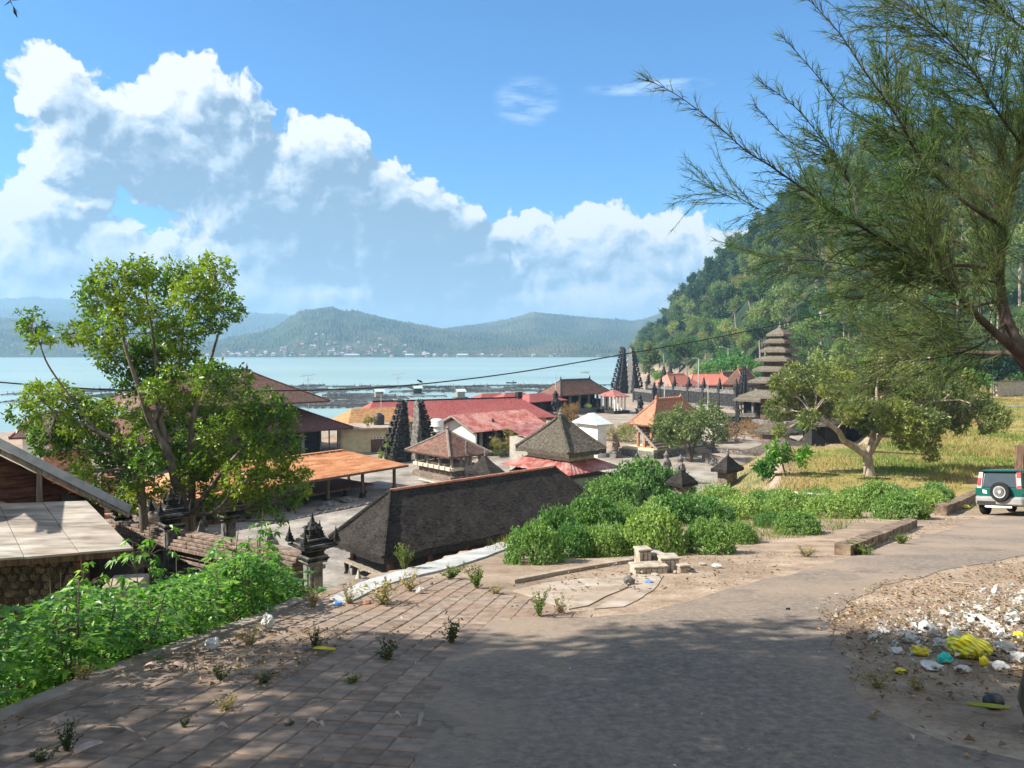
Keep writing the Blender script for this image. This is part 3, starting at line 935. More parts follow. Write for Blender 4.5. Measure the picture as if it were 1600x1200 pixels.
def roofgrid(L, Wd, ridge, ze, zr, p=0.9, t=0.15, n=9, m=14, ragged=0.0, seed=0, over=0.0):
    """hipped roof: rectangular rings from the ridge line to the eaves, then a thick edge and soffit. local, centred"""
    rings = []
    rnd = random.Random(seed)
    def ring(hx, hy, z, jit=0.0):
        pts = []
        cs = [(-hx, -hy), (hx, -hy), (hx, hy), (-hx, hy)]
        for i in range(4):
            a = cs[i]; b = cs[(i + 1) % 4]
            for k in range(m):
                f = k / m
                x = a[0] + (b[0] - a[0]) * f; y = a[1] + (b[1] - a[1]) * f
                jz = jit * (mnoise.noise(Vector((x * 2.2, y * 2.2, seed + z))) + 0.5 * mnoise.noise(Vector((x * 7, y * 7, seed))))
                pts.append((x, y, z + jz))
        return pts
    for i in range(n + 1):
        s = i / n
        hx = ridge / 2 + (L / 2 - ridge / 2) * s + 0.02
        hy = (Wd / 2) * s + 0.02
        z = zr - (zr - ze) * (s ** p)
        rings.append(ring(hx, hy, z, ragged * (0.4 + s)))
    rings.append(ring(L / 2 + 0.01, Wd / 2 + 0.01, ze - t, ragged * 1.6))
    rings.append(ring(L / 2 - 0.35, Wd / 2 - 0.35, ze - t * 0.8 + 0.03, 0))
    rings.append(ring(ridge / 2 + 0.1, 0.1, zr - max(0.25, t), 0))
    mb = MB()
    for r in rings: mb.v.extend(r)
    q = 4 * m
    for i in range(len(rings) - 1):
        for k in range(q):
            mb.f.append((i * q + k, i * q + (k + 1) % q, (i + 1) * q + (k + 1) % q, (i + 1) * q + k))
    mb.f.append(tuple(range(q)))
    return mb


def caps(L, Wd, ridge, ze, zr, p, w, h, m, parent, hips=True, finial=None, lift=0.02, beads=True):
    def curve(a_xy, b_xy, n=8):
        pts = []
        for i in range(n + 1):
            s = i / n
            pts.append(Vector((a_xy[0] + (b_xy[0] - a_xy[0]) * s, a_xy[1] + (b_xy[1] - a_xy[1]) * s, zr - (zr - ze) * (s ** p) + lift)))
        return pts
    if ridge > 0.3:
        mb = MB(); mb.bar((-ridge / 2 - 0.05, 0, zr + lift), (ridge / 2 + 0.05, 0, zr + lift), w * 1.3, h * 1.2)
        if beads:
            for k in range(int(ridge / 0.35)):
                x = -ridge / 2 + 0.17 + k * 0.35
                mb.box(x, -w * 0.4, zr + lift + h * 0.5, x + 0.12, w * 0.4, zr + lift + h * 1.15)
        mb.build('ridge_cap', m, parent)
    if hips:
        for sx in (-1, 1):
            for sy in (-1, 1):
                pts = curve((sx * ridge / 2, 0), (sx * L / 2, sy * Wd / 2))
                MB().tube(pts, [w * 0.55] * len(pts), 6).build('hip_cap', m, parent)
    if finial:
        for sx in ((-1, 1) if ridge > 0.8 else (0,)):
            MB().lathe([(w * 0.7, 0), (w * 0.9, 0.10 * finial), (w * 0.45, 0.25 * finial), (w * 0.8, 0.4 * finial), (w * 0.3, 0.65 * finial), (0.01, finial)], 8, (sx * ridge / 2, 0, zr)).build('finial', m, parent)


def place(near, ze, lpx, rpx, ang=A, W_=None, L_=None):
    """near eave corner pixel + eave height, and the pixel columns of the left and right eave corners -> centre, L, W"""
    u = Vector((math.cos(ang), math.sin(ang), 0)); v = Vector((-math.sin(ang), math.cos(ang), 0))
    N = G(near[0], near[1], ze)
    def sol(d, px):
        t = (px - 800) / F_PX
        # solve (N.x+s d.x) = t * depth ; depth = y cosP - z sinP
        cp, sp = math.cos(PITCH), math.sin(PITCH)
        return (t * (N.y * cp - ze * sp) - N.x) / (d.x - t * d.y * cp)
    Wd = W_ if W_ else sol(v, lpx)
    L = L_ if L_ else sol(u, rpx)
    c = N + u * L / 2 + v * Wd / 2
    return Vector((c.x, c.y, 0)), L, Wd


def zat(py, Y):
    d = ray(800, py)
    return d.z / d.y * Y


def root_at(name, label, cat, c, ang, zb, group=None):
    return thing(name, label, cat, (c.x, c.y, zb), ang, group)


def posts(root, L, Wd, z0, z1, nx, ny, r, m, inset=0.4, name='post', base=None, square=True):
    protos = MB().box(-r, -r, z0, r, r, z1).mesh(name, m, bevel=r * 0.2)
    bm_ = MB().frus(0, 0, z0, z0 + 0.35, r * 2.1, r * 2.1, r * 1.4, r * 1.4).mesh('post_foot', base) if base else None
    for i in range(nx):
        for j in range(ny):
            if 0 < i < nx - 1 and 0 < j < ny - 1: continue
            x = -L / 2 + inset + (L - 2 * inset) * i / (nx - 1); y = -Wd / 2 + inset + (Wd - 2 * inset) * j / (ny - 1)
            o = link(name, protos, root); o.location = (x, y, 0)
            if bm_:
                f = link('post_foot', bm_, o)


def beams(root, L, Wd, z, w, m, inset=0.4):
    a, b = L / 2 - inset, Wd / 2 - inset
    for p, q in (((-a, -b), (a, -b)), ((a, -b), (a, b)), ((a, b), (-a, b)), ((-a, b), (-a, -b))):
        MB().bar((p[0], p[1], z), (q[0], q[1], z), w, w * 1.3).build('beam', m, root)


# ---- 1. long dark thatched hall -------------------------------------------------
ze = -8.35
c, L, Wd = place((600, 872), ze, 515, 950)
N = c - UA * L / 2 - VA * Wd / 2
zr = -6.15
rt = root_at('thatched_hall', 'long low hall under one black thatched roof with thin orange ridge, beside the path', 'thatched hall', c, A, CZ)
h0 = ze - CZ
rl = L - Wd * 0.80
roofgrid(L, Wd, rl, h0, zr - CZ, 0.96, 0.30, 12, 40, 0.045, 1).build('roof', M_THATCH_D, rt)
MB().bar((-rl / 2, 0, zr - CZ + 0.03), (rl / 2, 0, zr - CZ + 0.03), 0.13, 0.09).build('ridge_cap', M_CAP, rt)
for sx in (-1, 1):
    for sy in (-1, 1):
        MB().tube([(sx * rl / 2, 0, zr - CZ), (sx * L / 2, sy * Wd / 2, h0 + 0.03)], [0.09, 0.12], 7).build('hip_cap', M_THATCH_D, rt)
posts(rt, L, Wd, 0.0, h0 + 0.35, 7, 2, 0.11, M_WOOD, 0.75, base=M_STONE)
beams(rt, L, Wd, h0 + 0.05, 0.14, M_WOOD, 0.75)
MB().box(-L / 2 + 0.35, -Wd / 2 + 0.35, 0.62, L / 2 - 0.35, Wd / 2 - 0.35, 0.72).build('platform', M_WOODG, rt)
leg = MB().lathe([(0.12, 0), (0.14, 0.08), (0.07, 0.2), (0.10, 0.4), (0.13, 0.62)], 8).mesh('leg', M_STONE_D)
for i in range(8):
    for sy in (-1, 1):
        o = link('leg', leg, rt); o.location = (-L / 2 + 0.55 + (L - 1.1) * i / 7, sy * (Wd / 2 - 0.5), 0)

# ---- 2. open pavilion with brown hipped roof -----------------------------------
ze = -8.0
c, L, Wd = place((703, 715), ze, 633, 768)
zr = zat(673, c.y)
rt = root_at('open_pavilion', 'square open pavilion with brown tiled hip roof and a broken stone base', 'pavilion', c, A, CZ)
roofgrid(L, Wd, 0.1, ze - CZ, zr - CZ, 0.93, 0.12, 10, 14, 0.015, 2).build('roof', M_TILE_BR, rt)
caps(L, Wd, 0.1, ze - CZ, zr - CZ, 0.93, 0.20, 0.14, M_CAPG, rt, finial=0.55)
for k in range(2):
    inset = 0.05 + 0.38 * k
    mb = MB()
    MB().box(-L / 2 + inset + 0.35, -Wd / 2 + inset + 0.35, 0.42 * k, L / 2 - inset - 0.35, Wd / 2 - inset - 0.35, 0.42 * (k + 1) - 0.01).build('base_course', M_PARAS, rt, bevel=0.02)
blk = MB().box(-0.3, -0.18, 0, 0.3, 0.18, 0.26).mesh('base_stone', M_RAG, bevel=0.03)
rs = random.Random(4)
for s in (-1, 1):
    for k in range(7):
        o = link('base_stone', blk, rt); o.location = (-L / 2 + 0.8 + k * (L - 1.6) / 6, s * (Wd / 2 - 0.55), 0.84); o.rotation_euler = (rs.uniform(-.05, .05), rs.uniform(-.05, .05), rs.uniform(-.1, .1))
        o = link('base_stone', blk, rt); o.location = (s * (L / 2 - 0.55), -Wd / 2 + 0.8 + k * (Wd - 1.6) / 6, 0.84); o.rotation_euler = (0, 0, math.pi / 2 + rs.uniform(-.1, .1))
posts(rt, L, Wd, 0.84, ze - CZ + 0.3, 4, 4, 0.09, M_WOODG, 0.65)
beams(rt, L, Wd, ze - CZ + 0.05, 0.12, M_WOODG, 0.65)
MB().box(-1.2, -1.2, 0.84, 1.2, 1.2, 1.25).build('inner_platform', M_RAG, rt, bevel=0.03)
# planks leaning in front
for k in range(4):
    a = G(655 + k * 9, 748 + k * 2, CZ + 0.25); b = G(690 + k * 4, 757 + k, CZ + 0.05)
    o = MB().bar((0, 0, 0), b - a, 0.22, 0.05).build('plank', M_RAG)
    o.location = a
    tag(o, ['pale plank on the ground before the square pavilion, farthest from the camera', 'pale plank second in the row before the square pavilion', 'pale plank third in the row before the square pavilion', 'pale plank nearest the long black thatched roof ridge'][k], 'plank', 'planks lying before the square pavilion')

# ---- 3. long open shed with orange rusty tin roof -------------------------------
ang = R(51)
u3 = Vector((math.cos(ang), math.sin(ang), 0)); v3 = Vector((-math.sin(ang), math.cos(ang), 0))
Rc = G(638, 726, -8.1)
L, Wd = 18.5, 6.4
c = Rc - u3 * L / 2 + v3 * Wd / 2; c.z = 0
rt = thing('open_shed', 'long open sided shed with a bright orange rusty tin roof, partly behind the big tree', 'shed', (c.x, c.y, CZ), ang)
ze = -8.1; zr = -7.0
roofgrid(L, Wd, L - 6.4, ze - CZ, zr - CZ, 1.0, 0.06, 6, 30, 0.0, 3).build('roof', M_RUST, rt)
sm = MB()
for k in range(22):   # sheet laps down the camera side slope
    x = -L / 2 + 3.4 + k * (L - 6.8) / 21
    sm = MB().bar((x, -0.1, zr - CZ + 0.005), (x, -Wd / 2, ze - CZ + 0.02), 0.05, 0.035)
    sm.build('sheet_lap', M_RUST, rt)
MB().bar((-(L - 6.4) / 2, 0, zr - CZ + 0.02), ((L - 6.4) / 2, 0, zr - CZ + 0.02), 0.3, 0.05).build('ridge_cap', M_RUST, rt)
MB().bar((-L / 2 + 0.02, -Wd / 2 - 0.02, ze - CZ - 0.08), (L / 2, -Wd / 2 - 0.02, ze - CZ - 0.08), 0.05, 0.14).build('fascia', M_WOOD, rt)
MB().bar((L / 2 + 0.02, -Wd / 2, ze - CZ - 0.08), (L / 2 + 0.02, Wd / 2, ze - CZ - 0.08), 0.05, 0.14).build('fascia', M_WOOD, rt)
posts(rt, L, Wd, 0.0, ze - CZ + 0.1, 7, 2, 0.09, M_WOOD, 0.7, base=M_STONE_D)
beams(rt, L, Wd, ze - CZ - 0.02, 0.12, M_WOOD, 0.7)
MB().box(-L / 2 + 1.2, -Wd / 2 + 1.4, 0.55, L / 2 - 2.0, Wd / 2 - 0.9, 0.68).build('platform', M_WOOD, rt)
leg = MB().lathe([(0.26, 0), (0.22, 0.1), (0.09, 0.3), (0.12, 0.55)], 8).mesh('platform_leg', M_STONE_D)
for i in range(10):
    for sy in (-1, 1):
        o = link('platform_leg', leg, rt); o.location = (-L / 2 + 1.5 + (L - 4.0) * i / 9, 0.25 + sy * (Wd / 2 - 1.6), 0)
# stone kerb line in front of the shed
mb = MB(); rs = random.Random(9)
crn = thing('kerb_row', 'low row of dark rubble stones along the front of the orange roofed shed', 'stone row', tuple(Rc - v3 * 1.4 - u3 * 16 + Vector((0, 0, CZ - Rc.z))), ang)
sms = [MB().box(-0.2, -0.14, 0, 0.2, 0.14, 0.16).mesh('kerb_stone', M_STONE, bevel=0.05), MB().box(-0.14, -0.12, 0, 0.14, 0.12, 0.2).mesh('kerb_stone', M_PARAS, bevel=0.05)]
for k in range(60):
    o = link('kerb_stone', rs.choice(sms), crn); o.location = (k * 0.30, rs.uniform(-0.05, 0.05), -0.02); o.rotation_euler = (0, 0, rs.uniform(-0.3, 0.3))
for k, (px, py, w) in enumerate(((520, 790, 1.3), (548, 783, 1.5), (508, 797, 0.9))):
    g = G(px, py, CZ)
    o = MB().frus(0, 0, 0, 0.30, w * 0.6, 0.5, w * 0.25, 0.12).build('stone_slab', M_STONE, bevel=0.04)
    o.location = (g.x, g.y, CZ); o.rotation_euler = (0.1, 0.2, 0.6 + 0.3 * k)
    tag(o, ['grey stone slab tipped up on the paving before the orange shed', 'long grey stone slab lying right of the tipped slab before the orange shed', 'small flat grey slab left of the tipped slab on the paving'][k], 'stone slab')

# ---- 4. big two tier house with brown roofs (behind the tree) --------------------
ze = -4.9
Rc = G(515, 626, ze)
L, Wd = 17.5, 11.0
c = Rc - UA * L / 2 + VA * Wd / 2
zr = zat(578, (Rc + VA * Wd / 2).y - 3)
rt = root_at('two_tier_house', 'large house with two stacked brown tiled hip roofs behind the big leafy tree', 'house', c, A, CZ)
roofgrid(L, Wd, L - 11.5, ze - CZ, zr - CZ, 0.93, 0.14, 10, 24, 0.01, 5).build('roof', M_TILE_BR, rt)
caps(L, Wd, L - 11.5, ze - CZ, zr - CZ, 0.93, 0.18, 0.15, M_TILE_MAR, rt, finial=0.7)
MB().box(-L / 2 + 2.6, -Wd / 2 + 2.6, 3.4, L / 2 - 2.6, Wd / 2 - 2.6, ze - CZ + 0.1).build('upper_wall', M_CREAM, rt)
for k in range(6):
    f = MB().box(-L / 2 + 3.6 + k * 2, -Wd / 2 + 2.52, 3.9, -L / 2 + 4.9 + k * 2, -Wd / 2 + 2.64, 4.8).build('window', M_WOOD, rt)
    MB().box(-L / 2 + 3.7 + k * 2, -Wd / 2 + 2.49, 4.0, -L / 2 + 4.8 + k * 2, -Wd / 2 + 2.51, 4.7).build('pane', M_DARK, f)
Lb, Wb = L + 3.2, Wd + 3.2
roofgrid(Lb, Wb, Lb - 10, 2.55, 5.2, 0.92, 0.14, 10, 24, 0.01, 6).build('lower_roof', M_TILE_MAR, rt)
caps(Lb, Wb, Lb - 10, 2.55, 5.2, 0.92, 0.18, 0.1, M_TILE_MAR, rt)
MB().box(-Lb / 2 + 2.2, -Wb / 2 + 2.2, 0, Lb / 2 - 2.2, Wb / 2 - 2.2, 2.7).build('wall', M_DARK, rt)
posts(rt, Lb, Wb, 0, 2.6, 6, 4, 0.14, M_STONE, 1.0)
beams(rt, Lb, Wb, 2.5, 0.2, M_WOOD, 1.0)

# ---- 5. pale yellow flat roofed house -------------------------------------------
c = G(568, 709, CZ) + Vector((0, 3.0, 0))
rt = root_at('flat_roofed_house', 'low cream flat roofed house right of the two tier brown house', 'house', Vector((c.x, c.y, 0)), R(12), CZ)
MB().box(-2.9, -2, 0, 3.0, 2, 2.25).build('wall', M_CREAM, rt)
MB().box(-5.1, -2.6, 2.26, 3.5, 2.4, 2.46).build('roof', M_CONC, rt, bevel=0.03)
for k, x in enumerate((-4.7, -3.9, -3.1)):
    MB().box(x, -2.3, 0, x + 0.14, -2.16, 2.26).build('post', M_STONE, rt)
MB().box(0.1, -2.06, 0.0, 2.4, -2.002, 1.25).build('shutter', M_WOOD, rt)
f = MB().box(0.3, -2.08, 1.30, 2.2, -2.004, 1.52).build('vent_strip', M_WHITE, rt)
for k in range(6): MB().box(0.42 + k * 0.3, -2.10, 1.35, 0.54 + k * 0.3, -2.085, 1.47).build('vent_hole', M_DARK, f)
MB().bar((-0.25, -2.05, 0), (-0.25, -2.05, 2.2), 0.08).build('downpipe', M_CREAM, rt)
tk = MB().lathe([(0.52, 0), (0.55, 0.1), (0.55, 0.85), (0.5, 0.95), (0.25, 1.1), (0.2, 1.18)], 16)
BLK = plain('black_plastic', (0.03, 0.03, 0.035), 0.4)
WHT = plain('white_plastic', (0.72, 0.70, 0.66), 0.4)
p5 = c + Vector((0.9, 0.5, 0))
o = tk.build('water_tank', BLK, smooth=True); o.location = (p5.x, p5.y, CZ + 2.46)
tag(o, 'black round water tank on the flat roof beside a yellow plant', 'water tank')

# ---- 6. maroon long roofed hall -------------------------------------------------
ang = R(25)
u6 = Vector((math.cos(ang), math.sin(ang), 0)); v6 = Vector((-math.sin(ang), math.cos(ang), 0))
a = G(606, 628, -6.0); b = G(816, 620, -6.0)
mid = (a + b) / 2; rl = (b - a).length; Wd = 10.5; L = rl + 5.6
rt = root_at('long_hall', 'long hall with a bright maroon tiled roof right behind the twin black split gate', 'hall', Vector((mid.x - u6.x * 1.2, mid.y - u6.y * 1.2, 0)), ang, CZ)
roofgrid(L, Wd, rl + 0.4, 1.9, 4.0, 0.95, 0.1, 12, 34, 0.008, 8).build('roof', M_RED, rt)
caps(L, Wd, rl + 0.4, 1.9, 4.0, 0.95, 0.18, 0.14, M_STONE_D, rt, hips=False, beads=False)
caps(L, Wd, 0, 2.1, 5.0, 0.95, 0.12, 0.1, M_RED, rt) if False else None
MB().box(-L / 2 + 1.0, -Wd / 2 + 1.0, 0, L / 2 - 1.0, Wd / 2 - 1.0, 2.0).build('wall', M_CREAM, rt)
for k in range(8):
    f = MB().box(-L / 2 + 2 + k * 1.9, -Wd / 2 + 0.94, 0.8, -L / 2 + 3 + k * 1.9, -Wd / 2 + 0.995, 1.75).build('window', M_WOOD, rt)
    MB().box(-L / 2 + 2.1 + k * 1.9, -Wd / 2 + 0.92, 0.9, -L / 2 + 2.9 + k * 1.9, -Wd / 2 + 0.935, 1.65).build('pane', M_DARK, f)
MB().box(rl / 2 - 0.2, -0.4, 3.9, rl / 2 + 0.5, 0.4, 4.7).build('gable_pillar', M_STONE_D, rt, bevel=0.05)


# gabled, corrugated roof
def corr_roof(name, L, Wd, ze, zr, m, parent, pitch=0.30, amp=0.035, t=0.03, axis_ribs=True, both=True, nrow=3):
    mb = MB()
    nx = int(L / pitch) * 4
    xs = [-L / 2 + L * i / nx for i in range(nx + 1)]
    for sy in ((-1, 1) if both else (-1,)):
        o = len(mb.v)
        for j in range(nrow + 1):
            s = j / nrow
            for i, x in enumerate(xs):
                rib = amp * max(0.0, math.cos(i * math.pi / 2))
                mb.v.append((x, sy * Wd / 2 * s, zr - (zr - ze) * s + rib))
        for j in range(nrow):
            for i in range(nx):
                p = o + j * (nx + 1) + i
                mb.f.append((p, p + 1, p + nx + 2, p + nx + 1))
        o2 = len(mb.v)
        mb.v += [(-L / 2, 0, zr - t), (L / 2, 0, zr - t), (L / 2, sy * Wd / 2, ze - t), (-L / 2, sy * Wd / 2, ze - t)]
        mb.f.append((o2, o2 + 1, o2 + 2, o2 + 3))
    return mb.build(name, m, parent)


# ---- 7. red tin gabled house ------------------------------------------------------
ang = R(45)
a = G(709, 649, -6.25); b = G(817, 640, -6.25)
mid = (a + b) / 2; L = (b - a).length + 0.4; Wd = 6.4
rt = root_at('tin_roofed_house', 'house with streaky red corrugated roof and a round topped white gable wall', 'house', Vector((mid.x, mid.y, 0)), ang, CZ)
corr_roof('roof', L, Wd, 2.35, 3.75, M_REDTIN, rt, 0.32, 0.06)
mb = MB()
prof = [(-2.55, 0)] + [(-2.55 + 0.3 * k, 2.1 + 1.15 * math.sin(math.pi * (k / 17)) ** 0.7) for k in range(18)] + [(2.55, 0)]
vs = [(-L / 2 + 0.75, y, z) for y, z in prof] + [(-L / 2 + 0.95, y, z) for y, z in prof]
n = len(prof)
mb.add(vs, [tuple(range(n)), tuple(range(2 * n - 1, n - 1, -1))] + [(i, i + n, (i + 1) % n + n, (i + 1) % n) for i in range(n)])
mb.build('gable_wall', M_WHITE, rt)
MB().box(-L / 2 + 0.96, -1.9, 0, L / 2 - 0.6, 2.5, 2.2).build('wall', M_DARK, rt)
MB().box(L / 2 - 2.8, -2.6, 0, L / 2 - 0.5, 2.55, 2.25).build('end_wall', M_PLASTERG, rt)
for s in (-1, 1):
    MB().bar((-L / 2 - 0.02, 0, 3.70), (-L / 2 - 0.02, s * Wd / 2, 2.29), 0.06, 0.16).build('bargeboard', M_WOODG, rt)
pm = MB().box(-0.14, -0.14, 0, 0.14, 0.14, 2.3).add([], []).mesh('carved_post', M_STONE, bevel=0.03)
for k in range(4):
    o = link('carved_post', pm, rt); o.location = (-L / 2 + 1.4 + k * 1.9, -2.6, 0)
MB().box(-L / 2 + 0.8, -2.75, 0, L / 2 - 0.6, -2.0, 0.45).build('veranda', M_CONC, rt)
# white tank
g = G(683, 679, -8.0); o = MB().lathe([(0.62, 0), (0.62, 0.3), (0.66, 0.33), (0.62, 0.36), (0.62, 0.75), (0.66, 0.78), (0.62, 0.81), (0.62, 1.3), (0.5, 1.45), (0.2, 1.5)], 18).build('water_tank', WHT, smooth=True)
o.location = (g.x, g.y, -8.0); tag(o, 'white ribbed water tank left of the round topped white gable', 'water tank')
o = MB().box(-0.9, -0.8, -2, 0.9, 0.8, 0).build('tank_stand', M_CONC); o.location = (g.x, g.y, -8.0); tag(o, 'grey concrete box carrying the white water tank', 'tank stand')

# ---- 8. thatched tower shrine with tin skirt roof ---------------------------------
ze = -6.5
c, L, Wd = place((889, 709), ze, 806, 947)
zr = zat(649, c.y)
rt = root_at('thatched_shrine', 'large steep grey thatched roof above a lower rusty red tin skirt roof', 'shrine', c, A, CZ)
roofgrid(L, Wd, 0.25, ze - CZ, zr - CZ, 0.86, 0.28, 14, 14, 0.06, 12).build('roof', M_THATCH, rt)
caps(L, Wd, 0.25, ze - CZ, zr - CZ, 0.86, 0.24, 0.1, M_THATCH, rt, beads=False)
MB().lathe([(0.2, -0.1), (0.17, 0.12), (0.08, 0.2), (0.12, 0.3), (0.03, 0.42)], 8, (0, 0, zr - CZ)).build('finial', M_STONE, rt)
MB().box(-L / 2 + 0.55, -Wd / 2 + 0.55, 0, L / 2 - 0.55, Wd / 2 - 0.55, ze - CZ - 0.1).build('wall', M_RAG, rt)
ze2 = -7.7
a0, b0 = L / 2 - 0.5, Wd / 2 - 0.5
cx = cy = 0.0
L2, W2 = 2 * a0 + 2.6, 2 * b0 + 2.6
zt = ze - CZ - 0.62
for (p0, p1, q0, q1) in (((-a0, -b0), (a0, -b0), (cx - L2 / 2, cy - W2 / 2), (cx + L2 / 2, cy - W2 / 2)), ((a0, -b0), (a0, b0), (cx + L2 / 2, cy - W2 / 2), (cx + L2 / 2, cy + W2 / 2)),
                         ((a0, b0), (-a0, b0), (cx + L2 / 2, cy + W2 / 2), (cx - L2 / 2, cy + W2 / 2)), ((-a0, b0), (-a0, -b0), (cx - L2 / 2, cy + W2 / 2), (cx - L2 / 2, cy - W2 / 2))):
    A0 = Vector((*p0, zt)); A1 = Vector((*p1, zt)); B0 = Vector((*q0, ze2 - CZ)); B1 = Vector((*q1, ze2 - CZ))
    mb = MB(); nseg = 28
    for k in range(nseg + 1):
        f = k / nseg; z = 0.035 * (k % 2)
        mb.v += [tuple(A0.lerp(A1, f) + Vector((0, 0, z))), tuple(B0.lerp(B1, f) + Vector((0, 0, z)))]
    for k in range(nseg): mb.f.append((2 * k, 2 * k + 1, 2 * k + 3, 2 * k + 2))
    mb.build('skirt_roof', M_REDTIN, rt)
MB().box(cx - L2 / 2 + 0.5, cy - W2 / 2 + 0.5, 0, cx + L2 / 2 - 0.5, cy + W2 / 2 - 0.5, 1.9).build('lower_wall', M_PLASTERG, rt)

# ---- 9/10. little tin roofs behind the shrine -------------------------------------
g = P(836, 672, 62); rt = thing('tin_shed', 'small lean-to with faded red tin roof left of the steep thatched shrine', 'shed', (g.x, g.y, CZ), R(42))
MB().slab([(-1.9, -1.5, g.z - CZ - 0.55), (1.7, -1.5, g.z - CZ - 0.55), (1.7, 1.5, g.z - CZ + 0.35), (-1.9, 1.5, g.z - CZ + 0.35)], 0.05).build('roof', M_REDTIN, rt)
MB().box(-1.6, -1.2, 0, 1.5, 1.3, g.z - CZ - 0.5).build('wall', M_PLASTERG, rt)
ze = -6.9
c, L, Wd = place((933, 664), ze, 893, 957, R(35))
rt = root_at('small_white_house', 'small pale house under a white tin roof right of the dry brown bush', 'house', c, R(35), CZ)
roofgrid(L, Wd, 0.6, ze - CZ, zat(645, c.y) - CZ, 1.0, 0.06, 5, 8, 0, 14).build('roof', M_WTIN, rt)
MB().box(-L / 2 + 0.4, -Wd / 2 + 0.4, 0, L / 2 - 0.4, Wd / 2 - 0.4, ze - CZ).build('wall', M_WHITE, rt)

# ---- 11. wide open hall near the lake --------------------------------------------
ze = -7.0
c, L, Wd = place((876, 618), ze, 838, 958)
rt = root_at('wattle_hall', 'wide open sided hall with dark brown hip roof in front of the lake', 'hall', c, A, CZ)
zr = zat(593, c.y)
roofgrid(L, Wd, L * 0.55, ze - CZ, zr - CZ, 0.9, 0.16, 10, 20, 0.02, 15).build('roof', M_TILE_BR, rt)
caps(L, Wd, L * 0.55, ze - CZ, zr - CZ, 0.9, 0.16, 0.12, M_STONE_D, rt, finial=0.7)
posts(rt, L, Wd, 0.7, ze - CZ + 0.2, 6, 3, 0.15, M_STONE, 0.8)
MB().box(-L / 2 + 0.3, -Wd / 2 + 0.3, 0, L / 2 - 0.3, Wd / 2 - 0.3, 0.7).build('base', M_STONE, rt, bevel=0.05)
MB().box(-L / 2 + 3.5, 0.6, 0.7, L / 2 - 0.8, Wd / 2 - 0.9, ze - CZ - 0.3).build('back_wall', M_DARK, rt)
MB().box(L / 2 - 3.4, -Wd / 2 + 1.4, 0.7, L / 2 - 1.0, 0.5, 2.0).build('inner_platform', M_STONE_D, rt)
g = G(930, 634, CZ + 0.75)
o = MB().lathe([(0.5, 0), (0.7, 0.3), (0.5, 0.6), (0.1, 0.75)], 10).build('offering_heap', plain('yellow_green_cloth', (0.45, 0.55, 0.12)), smooth=True)
o.location = tuple(c + UA * 1.0 - VA * (Wd / 2 - 0.9) + Vector((0, 0, CZ + 0.7))); tag(o, 'yellow green heap lying on the base of the wide open hall', 'heap')
# low dark building left of it with reddish roof
g = P(838, 632, 112)
rt = thing('low_outbuilding', 'low dark outbuilding between the maroon roof and the wide open hall', 'outbuilding', (g.x, g.y, CZ), A)
MB().box(-3.6, -2.2, 0, 3.0, 2.2, 2.6).build('wall', M_DARK, rt)
roofgrid(7.6, 5.4, 3.0, 2.6, 3.6, 1, 0.1, 5, 10, 0, 16).build('roof', M_RED, rt)
for k, (px, py, Y, w, lab) in enumerate(((768, 619, 128, 4.8, 'faint red roofed lakeside house, left one of the pair above the maroon roof'), (803, 618, 122, 4.4, 'faint red roofed lakeside house, right one of the pair above the maroon roof'),
                                       )):
    g = P(px, py, Y); rt = thing('lakeside_house', lab, 'house', (g.x, g.y, CZ), R(30), 'lakeside houses above the maroon roof')
    roofgrid(w * 1.5, w, w * 0.7, g.z - CZ - 0.5, g.z - CZ + 0.5, 1, 0.1, 4, 8, 0, 17 + k).build('roof', M_RED, rt)
    MB().box(-w * 0.65, -w * 0.4, 0, w * 0.65, w * 0.4, g.z - CZ - 0.5).build('wall', M_WHITE, rt)

# ---- 12. small red pavilion in front of the far split gate ------------------------
ze = -7.3
c, L, Wd = place((960, 620), ze, 944, 984, R(30), W_=4.5)
rt = root_at('red_roofed_pavilion', 'small pavilion with faded red pyramid roof before the far split gate', 'pavilion', c, R(30), CZ)
roofgrid(L, Wd, 0.4, ze - CZ, zat(609, c.y) - CZ, 0.95, 0.1, 6, 8, 0, 21).build('roof', M_REDTIN, rt)
posts(rt, L, Wd, 0, ze - CZ + 0.1, 4, 2, 0.11, M_WHITE, 0.5)
MB().box(-L / 2, -Wd / 2, 0, L / 2, Wd / 2, 0.5).build('base', M_STONE_D, rt)

# ---- 24. orange tiled roof, left of maroon hall ------------------------------------
ze = -7.9
c, L, Wd = place((536, 664), ze, 508, 585, R(30), W_=6.5, L_=8)
rt = root_at('orange_roofed_house', 'house with ochre orange tiled roof between the two tier house and the lake', 'house', c + Vector((0.5, 0, 0)), R(30), CZ)
roofgrid(L, Wd, 5.0, ze - CZ, zat(637, c.y) - CZ, 0.95, 0.1, 8, 14, 0.01, 23).build('roof', mat('ochre_tile', [(0.36, (0.28, 0.14, 0.06)), (0.6, (0.46, 0.25, 0.11))], 3, 0.85, 0.8, 7, lines=('Z', 2.4, 1.6), bscale=14, bdist=0.05), rt)
MB().box(-L / 2 + 0.6, -Wd / 2 + 0.6, 0, L / 2 - 0.6, Wd / 2 - 0.6, ze - CZ).build('wall', M_CREAM, rt)

